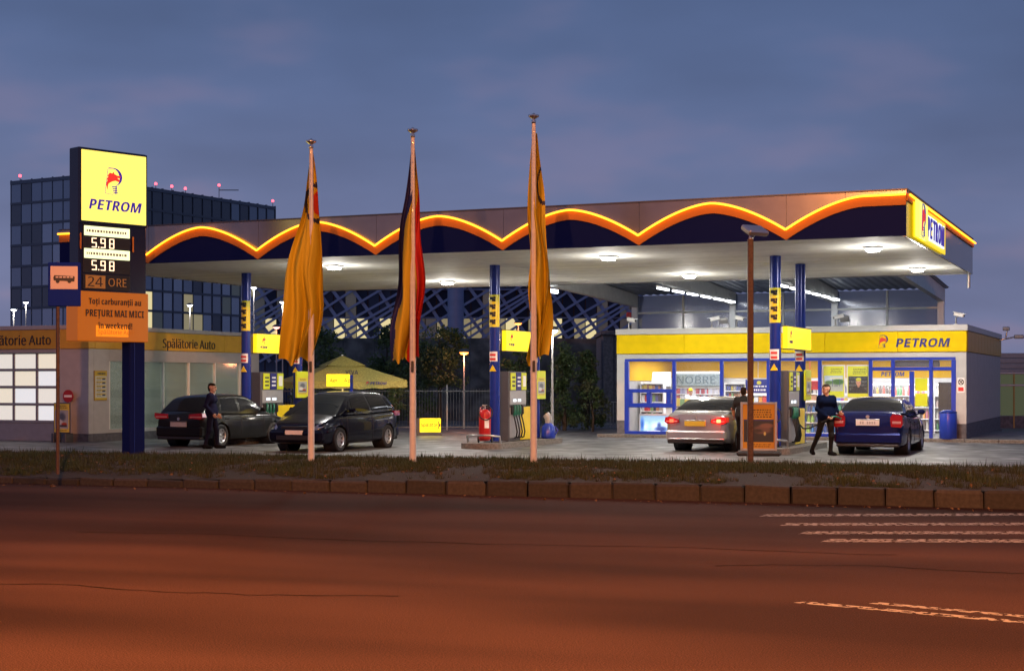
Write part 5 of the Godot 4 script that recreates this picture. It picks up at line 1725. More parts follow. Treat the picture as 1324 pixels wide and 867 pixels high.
# ---------------------------------------------------------------- terrace, signs and greenery behind
func make_terrace():
	var t := thing("parasol", "big square yellow parasol with lettered valance behind the minivan", "parasol", Vector3(-6.15, 0, -55.0), 0.35)
	var b := MB.new()
	var prof := [[0.55, 2.78], [1.15, 2.38], [1.9, 1.98]]
	var crn := func(r, k): return Vector3(r * [1, 1, -1, -1][k % 4], 0, r * [1, -1, -1, 1][k % 4])
	for k in 4:
		var a0 = crn.call(1.9, k); var a1 = crn.call(1.9, k + 1)
		var c0 = crn.call(0.62, k); var c1 = crn.call(0.62, k + 1)
		var y0 := Vector3(0, 1.92, 0); var y1 := Vector3(0, 2.42, 0)
		b.surf(func(u, v):
			var p: Vector3 = (a0.lerp(a1, u)).lerp(c0.lerp(c1, u), v) + y0.lerp(y1, v)
			p.y -= 0.10 * sin(PI * u) * (1.0 - v) * 0.6
			return p, 10, 6)
		var e0 = crn.call(0.70, k); var e1 = crn.call(0.70, k + 1)
		b.surf(func(u, v): return (e0.lerp(e1, u)).lerp(Vector3(), v) + Vector3(0, lerpf(2.45, 2.82, v) - 0.05 * sin(PI * u) * (1.0 - v), 0), 6, 4)
	part("canopy", b, mats.parasol_cloth, t)
	for k in 4:
		var a0 = crn.call(1.9, k); var a1 = crn.call(1.9, k + 1)
		var v2 := MB.new()
		v2.surf(func(u, v): return a0.lerp(a1, u) + Vector3(0, 1.915 - 0.06 * sin(PI * u) - 0.24 * v + 0.02 * sin(u * 31.0) * v, 0), 24, 1)
		part("valance", v2, mats.parasol_cloth, t)
		var em := Node3D.new(); em.name = "valance_print"; t.add_child(em, true)
		em.rotation.y = PI / 2 * (1 - k)
		var mid: Vector3 = a0.lerp(a1, 0.5)
		em.position = mid + mid.normalized() * 0.02
		em.rotation.y = atan2(mid.x, mid.z)
		place(text("PETROM", 0.10, 0.006, true, 0.15, 1.1), "lettering", mats.ink_blue, em, Vector3(0.55, 1.76, 0))
		emblem(em, Vector3(0.38, 1.74, 0), 0.16, 0.006, mats.ink_blue, mats.print_red)
		place(text("VIVA", 0.15, 0.006, true), "lettering", mats.ink, em, Vector3(-0.2, 2.12, -0.62))
	var p := MB.new(); p.cyl(Vector3(0, 0, 0), Vector3(0, 2.85, 0), 0.04)
	part("pole", p, mats.white_paint, t)
	var bs := MB.new(); bs.rb(-0.4, 0.4, 0, 0.1, -0.4, 0.4, 0.03)
	part("base", bs, mats.concrete, t)
	omni(t, Vector3(0.3, 1.75, 0.2), 0.5, Color(1.0, 0.85, 0.5), 0.1)
	# lit yellow direction signs
	var s := thing("direction_sign", "lit yellow sign on a dark blue post in front of the parasol", "sign", Vector3(-5.12, 0, -46.4), -0.05)
	var m := MB.new(); m.rb(-0.55, 0.16, 1.72, 2.1, -0.1, 0.02, 0.01)
	part("light_box", m, mats.box_yellow, s)
	place(text("Aer | Apă", 0.12, 0.006, false), "lettering", mats.ink, s, Vector3(-0.45, 1.85, 0.023))
	var po := MB.new(); po.rb(0.17, 0.26, 0, 2.08, -0.08, 0.0, 0.01)
	part("post", po, mats.column_blue, s)
	area(s, Vector3(-0.2, 1.9, 0.1), Vector2(0.7, 0.36), 0.15, Color(1.0, 0.85, 0.15), Vector3(0, 0, 1))
	var s2 := thing("direction_sign", "low lit yellow car wash sign with an arrow, right of the minivan", "sign", Vector3(-2.82, 0, -52.5), 0.05)
	var m2 := MB.new(); m2.rb(-0.37, 0.36, 0.12, 0.60, -0.25, 0.0, 0.015)
	part("light_box", m2, mats.box_yellow, s2)
	var m3 := MB.new(); m3.rb(-0.40, 0.39, -0.05, 0.115, -0.27, 0.01, 0.01); m3.rb(-0.48, -0.375, 0.0, 0.6, -0.27, 0.0, 0.01)
	part("case", m3, mats.dark_steel, s2)
	place(text("Spălătorie", 0.12, 0.006, false, 0.0, 0.95), "lettering", mats.ink, s2, Vector3(-0.33, 0.32, 0.003))
	var ar := MB.new(); ar.ext(poly([0.24, 0.22, 0.27, 0.22, 0.33, 0.37, 0.27, 0.52, 0.24, 0.52, 0.30, 0.37]), 0.002, 0.008)
	part("arrow", ar, mats.ink, s2)
	area(s2, Vector3(0, 0.36, 0.1), Vector2(0.7, 0.45), 0.2, Color(1.0, 0.85, 0.15), Vector3(0, 0, 1))

func leafy(b: MB, c: Vector3, r: Vector3, n: int, size: float):
	for i in n:
		var d := Vector3(rng.randfn(), rng.randfn(), rng.randfn()).normalized() * pow(rng.randf(), 0.45)
		var p := c + d * r
		var q := Basis(Vector3(rng.randfn(), rng.randfn(), rng.randfn()).normalized(), rng.randf() * TAU)
		var s := size * rng.randf_range(0.6, 1.3)
		b.quad(p + q * Vector3(-s * 0.5, 0, 0), p + q * Vector3(0, -s * 0.28, 0.06 * s), p + q * Vector3(s * 0.5, 0, 0), p + q * Vector3(0, s * 0.28, 0.06 * s))

func tree(called: String, label: String, cat: String, at: Vector3, h: float, wide: float, low: float, n: int, size: float, kind: int, group := "", cone := false):
	var t := thing(called, label, cat, at, rng.randf() * TAU, group)
	var tr := MB.new()
	tr.tube([Vector3(0, -0.1, 0), Vector3(0.05, h * 0.3, 0), Vector3(-0.04, h * 0.6, 0.05), Vector3(0, h * 0.9, 0)], [0.11 * h / 4.0, 0.085 * h / 4.0, 0.05 * h / 4.0, 0.015], 8)
	part("trunk", tr, mats.bark, t)
	for i in 5:
		var a := TAU * i / 5.0 + rng.randf()
		var y0 := lerpf(low, h * 0.75, i / 5.0) * 0.9
		var br := MB.new()
		br.tube([Vector3(0, y0, 0), Vector3(cos(a) * wide * 0.35, y0 + 0.25 * h * 0.3, sin(a) * wide * 0.35), Vector3(cos(a) * wide * 0.7, y0 + 0.45 * h * 0.3, sin(a) * wide * 0.7)], [0.04 * h / 4.0, 0.028 * h / 4.0, 0.008], 6)
		part("limb", br, mats.bark, t)
	var clumps := 16
	for k in 2:
		var b := MB.new()
		for i in clumps:
			var f := rng.randf()
			var y := lerpf(low, h, f)
			var ww := wide * ((1.0 - f) * 0.95 + 0.08 if cone else sqrt(maxf(0.05, 1.0 - pow(absf(f - 0.42) / 0.62, 2.0))) * 0.9)
			var a := rng.randf() * TAU
			var c := Vector3(cos(a) * ww * sqrt(rng.randf()) * 0.85, y, sin(a) * ww * sqrt(rng.randf()) * 0.85)
			leafy(b, c, Vector3(1.0, 0.72, 1.0) * wide * rng.randf_range(0.24, 0.42), n / clumps / 2, size)
		part("crown", b, mats["leaf_%d" % ((kind + k) % 3)], t)

func make_greenery():
	tree("round_tree", "dark round crowned tree between the left and middle flag poles", "tree", Vector3(-2.95, 0, -62.0), 3.95, 1.45, 1.7, 4200, 0.15, 0)
	var g := "dark trees along the rear fence"
	tree("dark_tree", "tall dark tree behind the left half of the parasol", "tree", Vector3(-8.6, 0, -66.0), 4.1, 1.7, 0.4, 3400, 0.16, 0, g)
	tree("dark_tree", "pointed dark tree rising behind the peak of the parasol", "tree", Vector3(-5.6, 0, -68.0), 4.4, 1.5, 0.3, 3400, 0.16, 0, g, true)
	tree("dark_tree", "dark tree just left of the middle flag pole", "tree", Vector3(-4.4, 0, -66.0), 3.6, 1.4, 0.3, 3000, 0.16, 0, g)
	tree("dark_tree", "dark tree behind the fuel pump of the middle island", "tree", Vector3(0.35, 0, -60.0), 3.6, 1.0, 0.3, 2600, 0.14, 0, g)
	tree("dark_tree", "dark tree right of the right flag pole, beside the small lamp", "tree", Vector3(2.0, 0, -58.0), 3.2, 1.1, 0.2, 3000, 0.14, 0, g, true)
	tree("dark_tree", "bushy dark tree left of the shop wall", "tree", Vector3(2.95, 0, -60.0), 3.0, 1.0, 0.1, 2800, 0.14, 1, g, true)
	tree("shrub", "small lit green shrub under the right corner of the parasol", "shrub", Vector3(-4.35, 0, -57.0), 1.8, 0.5, 0.9, 700, 0.10, 1, "small lit shrubs")
	tree("shrub", "small lit green shrub under the left corner of the parasol", "shrub", Vector3(-8.0, 0, -57.0), 1.8, 0.5, 0.9, 700, 0.10, 1, "small lit shrubs")
	tree("shrub", "small pale green shrub low beside the shop's left wall", "shrub", Vector3(3.0, 0, -56.5), 1.9, 0.55, 0.9, 800, 0.10, 1, "small lit shrubs")
	tree("dark_tree", "dark tree at the right edge beyond the shop", "tree", Vector3(23.6, 0, -64.0), 3.4, 1.3, 0.6, 2400, 0.14, 0, g)

func make_far_things():
	# concrete wall and rear fence
	var t := thing("concrete_wall", "grey concrete panel wall behind the middle of the forecourt", "wall", Vector3(-9.5, -0.2, -72.0), 0.0)
	for i in 9:
		var b := MB.new(); b.rb(i * 1.5 + 0.006, i * 1.5 + 1.494, 0, 4.1 + 0.02 * (i % 2), -0.15, 0, 0.015)
		part("wall_panel", b, mats.concrete, t)
	var dw := thing("dark_building", "low dark ribbed building left of the shop", "building", Vector3(4.2, -0.2, -70.0), 0.0)
	for i in 10:
		var b := MB.new(); b.rb(i * 0.5 + 0.01, i * 0.5 + 0.49, 0, 4.2, -6.0, 0.0 if i % 2 == 0 else -0.06, 0.01)
		part("wall_rib", b, mats.wall_dark, dw)
	var rf := MB.new(); rf.rb(-0.1, 5.1, 4.205, 4.4, -6.1, 0.15, 0.02)
	part("roof", rf, mats.wall_dark, dw)
	var rl := thing("railing", "white railing in front of the dark ribbed building", "railing", Vector3(2.9, 0, -61.0), -0.03)
	for i in 12:
		var b := MB.new(); b.cyl(Vector3(i * 0.13, 0, 0), Vector3(i * 0.13, 1.05, 0), 0.012, 0.012, 6)
		part("baluster", b, mats.panel_grey, rl)
	for y in [0.15, 1.05]:
		var b := MB.new(); b.cyl(Vector3(-0.05, y, 0), Vector3(1.5, y, 0), 0.02, 0.02, 6)
		part("rail", b, mats.panel_grey, rl)
	var fe := thing("fence", "thin dark bar fence running behind the parasol and the lit signs", "fence", Vector3(-10.5, 0, -58.5), 0.0)
	for i in 108:
		var b := MB.new(); b.cyl(Vector3(i * 0.11, 0.05, 0), Vector3(i * 0.11, 1.6, 0), 0.009, 0.009, 5)
		part("fence_bar", b, mats.fence_metal, fe)
	for i in 7:
		var b := MB.new(); b.rb(i * 2.0 - 0.03, i * 2.0 + 0.03, 0, 1.75, -0.03, 0.03, 0.01)
		part("fence_post", b, mats.panel_grey, fe)
	for y in [0.12, 1.5]:
		var b := MB.new(); b.rb(0, 12.0, y - 0.02, y + 0.02, 0.012, 0.035, 0.004)
		part("fence_rail", b, mats.fence_metal, fe)
	# beyond the shop's right end
	var rw := thing("grey_hall", "low grey hall with ribbed metal eaves at the right edge", "building", Vector3(20.6, 0, -66.0), -0.03)
	var w := MB.new(); w.bb(0, 14, -0.2, 1.95, -6, 0)
	part("wall", w, mats.wall_grey, rw)
	for i in 5:
		var b := MB.new(); b.rb(-0.2, 14.2, 1.96 + 0.23 * i, 1.96 + 0.23 * i + 0.222, -6.2, 0.1 - 0.03 * i, 0.02)
		part("eaves_board", b, mats.panel_grey, rw)
	var sh := thing("glazed_shelter", "small glazed shelter with pale rails right of the shop wall", "shelter", Vector3(19.4, 0, -61.0), 0.0)
	for i in 4:
		var b := MB.new(); b.rb(i * 0.75 - 0.03, i * 0.75 + 0.03, 0, 2.25, -0.03, 0.03, 0.008)
		part("post", b, mats.label_tan, sh)
		if i < 3:
			var g := MB.new(); g.bb(i * 0.75 + 0.032, i * 0.75 + 0.718, 0.5, 1.68, -0.006, 0.006)
			part("pane", g, mats.green_pane, sh)
			var h := MB.new(); h.bb(i * 0.75 + 0.032, i * 0.75 + 0.718, 1.76, 2.16, -0.006, 0.006)
			part("pane", h, mats.green_pane, sh)
	for y in [1.72, 2.2]:
		var b := MB.new(); b.rb(-0.03, 2.28, y - 0.03, y + 0.03, -0.04, 0.04, 0.008)
		part("rail", b, mats.pole_white, sh)
	var lo := MB.new(); lo.bb(0.032, 2.22, 0.0, 0.49, -0.02, 0.02)
	part("base_panel", lo, mats.wall_dark, sh)
	# lamps beyond the forecourt
	var lamps := [[1.34, 50.5, 3.6, "lamp_white", "small lit lamp on a pale post right of the right flag pole"], [-17.0, 100.0, 8.05, "lamp_white", "bright lamp beside the near left canopy column"], [-15.1, 100.0, 7.1, "lamp_white", "bright lamp seen through the left bay of the canopy"],
		[-12.4, 80.0, 4.75, "lamp_pink", "pinkish lamp just left of the left flag"], [-21.2, 100.0, 6.9, "lamp_white", "lamp on a thin post above the car wash lettering"], [-32.8, 100.0, 6.6, "lamp_white", "lamp at the far left above the car wash door"],
		[-35.2, 110.0, 7.6, "lamp_white", "dim double lamp at the far left edge"], [0.33, 80.0, 4.95, "lamp_amber", "amber lamp between the middle column and the right flag"],
		[-1.9, 60.2, 3.05, "lamp_amber", "small amber lamp at the right side of the round tree"]]
	for q in lamps:
		var l := thing("yard_lamp", q[4], "lamp", Vector3(q[0], 0, -q[1]), 0.0)
		var p := MB.new(); p.tube([Vector3(0, -0.3, 0), Vector3(0, q[2], 0)], [0.05, 0.03], 8)
		part("post", p, mats.panel_grey, l)
		var k: float = q[1] / 100.0
		var h := MB.new(); h.lathe([Vector2(0, 0.12), Vector2(0.12, 0.1), Vector2(0.22, 0.02), Vector2(0.22, -0.02)], 12, Vector3(0, q[2], 0))
		part("lamp_head", h, mats.dark_steel, l)
		var g := MB.new(); g.lathe([Vector2(0.0, -0.14), Vector2(0.12, -0.11), Vector2(0.19, -0.03), Vector2(0.0, -0.02)], 12, Vector3(0, q[2], 0))
		part("lamp_globe", g, mats[q[3]], l)
		omni(l, Vector3(0, q[2] - 0.35, 0.25), (2.0 if q[1] < 65 else 3.0) * (1.0 if q[3] == "lamp_white" else 0.25 if q[1] > 70 else 1.1), Color(1, 0.96, 0.9) if q[3] == "lamp_white" else Color(1.0, 0.6, 0.4), 0.15)

func make_towers():
	# the glass office block at the left
	var t := thing("office_tower", "dark glass office tower behind the price sign", "building", Vector3(-71.5, 0, -248.0), 0.0)
	var H := 35.0
	var FL := 3.5
	var faces := [[Vector3(-0.866, 0, -0.5), 14.6, 6, Vector3(-0.5, 0, 0.866)], [Vector3(0.5, 0, -0.866), 51.6, 20, Vector3(0.866, 0, 0.5)]]
	var core := MB.new()
	var A := Vector3(0, 0, 0)
	var B: Vector3 = faces[0][0] * 14.6
	var C: Vector3 = faces[1][0] * 51.6
	var plan := [A, C, C + B, B]
	for i in 4:
		var p: Vector3 = plan[i] * 0.985 + (B + C) * 0.0075
		var q: Vector3 = plan[(i + 1) % 4] * 0.985 + (B + C) * 0.0075
		core.quad(p, q, q + Vector3(0, H - 0.3, 0), p + Vector3(0, H - 0.3, 0))
	core.quad(plan[0] + Vector3(0, H - 0.3, 0), plan[1] + Vector3(0, H - 0.3, 0), plan[2] + Vector3(0, H - 0.3, 0), plan[3] + Vector3(0, H - 0.3, 0))
	part("core", core, mats.black, t)
	for fi in 2:
		var d: Vector3 = faces[fi][0]
		var w: float = faces[fi][1]
		var n: int = faces[fi][2]
		var out: Vector3 = faces[fi][3]
		var bs := Basis(d, Vector3.UP, d.cross(Vector3.UP))
		var pitch := w / n
		for r in 10:
			var sp := MB.new(); sp.xf = Transform3D(bs, out * 0.02)
			sp.bb(0, w, r * FL - 0.2, r * FL + 0.2, -0.2, 0.2)
			part("floor_band", sp, mats.tower_spandrel, t)
			for c in n:
				var pm := MB.new(); pm.xf = Transform3D(bs, Vector3())
				var inset := 0.0
				pm.bb(c * pitch + 0.06, (c + 1) * pitch - 0.06, r * FL + 0.205, (r + 1) * FL - 0.205, -0.06 + inset, 0.06 + inset)
				var m: Material = mats.tower_glass_1 if rng.randf() < 0.55 else mats.tower_glass_0 if rng.randf() < 0.5 else mats.tower_glass_2
				if fi == 1 and r >= 7 and c > 6 and c < 15: m = mats.tower_glass_2
				if fi == 1 and (r == 4 or r == 3) and c in [4, 5, 6]: m = mats.room_warm
				elif fi == 1 and r == 3 and c in [10, 11] or fi == 1 and r == 2 and c in [2, 12, 13, 14, 17]: m = mats.room_warm if rng.randf() < 0.5 else mats.room_dim
				elif r < 6 and rng.randf() < 0.16: m = mats.room_dim if rng.randf() < 0.6 else mats.room_faint
				part("window", pm, m, t)
		for c in n + 1:
			var mu := MB.new(); mu.xf = Transform3D(bs, Vector3())
			mu.bb(c * pitch - 0.055, c * pitch + 0.055, 0, H + 0.5, -0.24 if fi == 1 else -0.14, 0.24 if fi == 1 else 0.14)
			part("mullion", mu, mats.tower_frame, t)
		var pa := MB.new(); pa.xf = Transform3D(bs, out * 0.03)
		pa.bb(0, w, H - 0.25, H + 0.35, -0.22, 0.22)
		part("parapet", pa, mats.tower_frame, t)
	# red warning lights along the roof
	for q in [[0, 12.5, 0.0], [1, 19.0, 0.0], [1, 23.0, 0.0], [1, 26.5, 0.0], [1, 35.5, 1.6], [1, 51.0, 0.3]]:
		var p: Vector3 = faces[q[0]][0] * q[1] + Vector3(0, H + 0.4, 0)
		var l := thing("warning_light", "small red warning light on the tower roof, %s" % {12.5: "at the left corner", 19.0: "right beside the price sign", 23.0: "second to the right of the price sign", 26.5: "third to the right of the price sign", 35.5: "on the tall mast", 51.0: "at the right corner"}[q[1]], "warning light", t.position + p, 0.0)
		var m := MB.new(); m.cyl(Vector3(0, -0.2, 0), Vector3(0, 0.5 + q[2], 0), 0.06, 0.06, 6)
		if q[2] > 1.0: m.rb(0.0, 3.6, 1.35, 1.5, -0.08, 0.08, 0.02)
		part("mast", m, mats.dark_steel, l)
		var g := MB.new(); g.lathe([Vector2(0, 0.5), Vector2(0.2, 0.55), Vector2(0.25, 0.75), Vector2(0.18, 0.95), Vector2(0, 1.0)], 10, Vector3(0, q[2], 0))
		part("lamp_globe", g, mats.beacon_red, l)
	# the building with the slanting lattice front
	var b := thing("lattice_building", "dark blue building with a front of crossing slanted bars, behind the canopy", "building", Vector3(-20.6, 0, -120.0), 0.0)
	var W := 31.0
	var BH := 10.8
	var bk := MB.new(); bk.bb(0, W, -0.3, BH, -12, -1.6)
	part("core", bk, mats.black, b)
	for r in 4:
		var y = [0.2, 5.25, 6.95, 9.2][r]
		var y1 = [5.15, 6.85, 9.1, BH][r]
		var n := 34
		for c in n:
			var m := MB.new(); m.bb(c * W / n + 0.04, (c + 1) * W / n - 0.04, y, y1, -1.2, -1.1)
			var mt: Material = mats.lattice_glass_0 if rng.randf() < 0.5 else mats.lattice_glass_1
			if r == 1 and rng.randf() < 0.7: mt = [mats.room_warm, mats.room_warm, mats.room_dim, mats.room_faint][rng.randi() % 4]
			if r == 2 and rng.randf() < 0.15: mt = mats.room_faint
			if r == 0 and (c in [28, 29, 30] or rng.randf() < 0.06): mt = mats.room_warm
			part("window", m, mt, b)
	for y in [5.2, 6.9, 9.15, BH]:
		var m := MB.new(); m.rb(0, W, y - 0.06, y + 0.06, -1.25, -0.9, 0.02)
		part("floor_band", m, mats.lattice_bar, b)
	for fam in [[1.45, 1.55, 0.13], [-0.62, 1.25, 0.09]]:
		var sl: float = fam[0]
		var step: float = fam[1]
		var x := -BH / absf(sl) - 2.0
		while x < W + BH / absf(sl):
			var lean := 0.12 * sin(x * 0.7)
			var p0 := Vector2(x, 3.4 if sl > 0 else 3.4)
			var dx: float = (BH - 3.4) / -sl * (1.0 + lean)
			if sl < 0: p0 = Vector2(x, 3.4)
			var p1 := Vector2(x + dx, BH)
			# clip to the front
			if p0.x > p1.x:
				var s := p0; p0 = p1; p1 = s
			if p1.x > 0.0 and p0.x < W:
				if p0.x < 0.0: p0 = p0.lerp(p1, -p0.x / (p1.x - p0.x))
				if p1.x > W: p1 = p1.lerp(p0, (p1.x - W) / (p1.x - p0.x))
				var m := MB.new()
				var zz := -0.72 if sl > 0 else -0.5
				var v: Vector2 = (p1 - p0).normalized().orthogonal() * fam[2]
				m.ext(PackedVector2Array([p0 - v, p1 - v, p1 + v, p0 + v]), zz, zz + 0.2)
				part("lattice_bar", m, mats.lattice_bar, b)
			x += step
	var sh := thing("vent_shaft", "pale blue round shaft standing before the lattice building", "shaft", Vector3(-4.3, 0, -116.0), 0.0)
	var s := MB.new(); s.cyl(Vector3(0, -0.3, 0), Vector3(0, 11.5, 0), 0.62, 0.62, 24)
	part("shaft", s, mats.shaft_blue, sh)
	var c := MB.new(); c.cyl(Vector3(0, 11.5, 0), Vector3(0, 11.65, 0), 0.68, 0.68, 24)
	part("cap", c, mats.dark_steel, sh)

# ---------------------------------------------------------------- cars
func along(a: Array, z: float) -> float:      # smooth curve through [z, value] pairs
	if z <= a[0][0]: return a[0][1]
	for i in a.size() - 1:
		if z <= a[i + 1][0]:
			var p0: Array = a[maxi(i - 1, 0)]
			var p1: Array = a[i]
			var p2: Array = a[i + 1]
			var p3: Array = a[mini(i + 2, a.size() - 1)]
			var h: float = p2[0] - p1[0]
			var d: float = (p2[1] - p1[1]) / h
			var m1: float = (p2[1] - p0[1]) / (p2[0] - p0[0])
			var m2: float = (p3[1] - p1[1]) / (p3[0] - p1[0])
			if d == 0.0 or m1 * d < 0.0: m1 = 0.0
			if d == 0.0 or m2 * d < 0.0: m2 = 0.0
			m1 = clampf(m1, -2.5 * absf(d), 2.5 * absf(d)); m2 = clampf(m2, -2.5 * absf(d), 2.5 * absf(d))
			var t: float = (z - p1[0]) / h
			return p1[1] * (1 + 2 * t) * (1 - t) * (1 - t) + m1 * h * t * (1 - t) * (1 - t) + p2[1] * t * t * (3 - 2 * t) + m2 * h * t * t * (t - 1)
	return a[-1][1]

const SEC := [[0.0, 0.0], [0.60, 0.0], [0.86, 0.01], [0.945, 0.05], [0.972, 0.12], [0.982, 0.19], [0.988, 0.26], [0.993, 0.33], [0.997, 0.40], [1.0, 0.47], [1.0, 0.54], [0.997, 0.61], [0.992, 0.68], [0.988, 0.745], [0.972, 0.80], [0.965, 0.86], [0.945, 0.915], [0.905, 0.96], [0.84, 0.99], [0.62, 1.0], [0.3, 1.0], [0.0, 1.0]]

func body_point(s: Dictionary, z: float, k: int, side: float) -> Vector3:
	var hw := along(s.hw, z)
	var b := along(s.bot, z)
	var t := along(s.top, z)
	var q: Array = SEC[k]
	return Vector3(side * hw * q[0], lerpf(b, t, q[1]) + 0.035 * (1.0 - q[0] * q[0]) * (1.0 if q[1] > 0.99 else 0.0), z)

func house_point(s: Dictionary, z: float, f: float) -> Vector3:
	var wb := along(s.hw, z) * 0.925
	var yb := along(s.top, z) - 0.012
	var yr := maxf(along(s.roof, z), yb)
	var h := yr - yb
	var wt := wb - 0.30 * h - 0.25 * maxf(h - 0.3, 0.0)
	var c := minf(0.07, h * 0.4)
	var cx := minf(0.10, h * 0.5)
	if f <= 0.5:
		var q := f / 0.5
		return Vector3(lerpf(wb, wt, q) + 0.025 * sin(PI * q) * minf(h * 2.0, 1.0), lerpf(yb, yr - c, q), z)
	if f <= 0.62:
		var q := (f - 0.5) / 0.12
		return Vector3(wt, yr - c, z).lerp(Vector3(wt, yr, z), q).lerp(Vector3(wt, yr, z).lerp(Vector3(wt - cx, yr, z), q), q)
	var q2 := (f - 0.62) / 0.38
	return Vector3(lerpf(wt - cx, 0.0, q2), yr + 0.028 * (1.0 - (1.0 - q2) * (1.0 - q2)) * minf(h * 2.5, 1.0), z)

func house_out(s: Dictionary, z: float, f: float, side: float, off: float) -> Vector3:
	var p := house_point(s, z, f)
	var e := 0.012
	var dz := house_point(s, z + e, f) - house_point(s, z - e, f)
	var df := house_point(s, z, minf(f + e, 1.0)) - house_point(s, z, maxf(f - e, 0.0))
	var n := dz.cross(df).normalized()
	if n.dot(Vector3(p.x + 0.02, 0.35, 0)) < 0.0: n = -n
	p += n * off
	return Vector3(p.x * side, p.y, p.z)

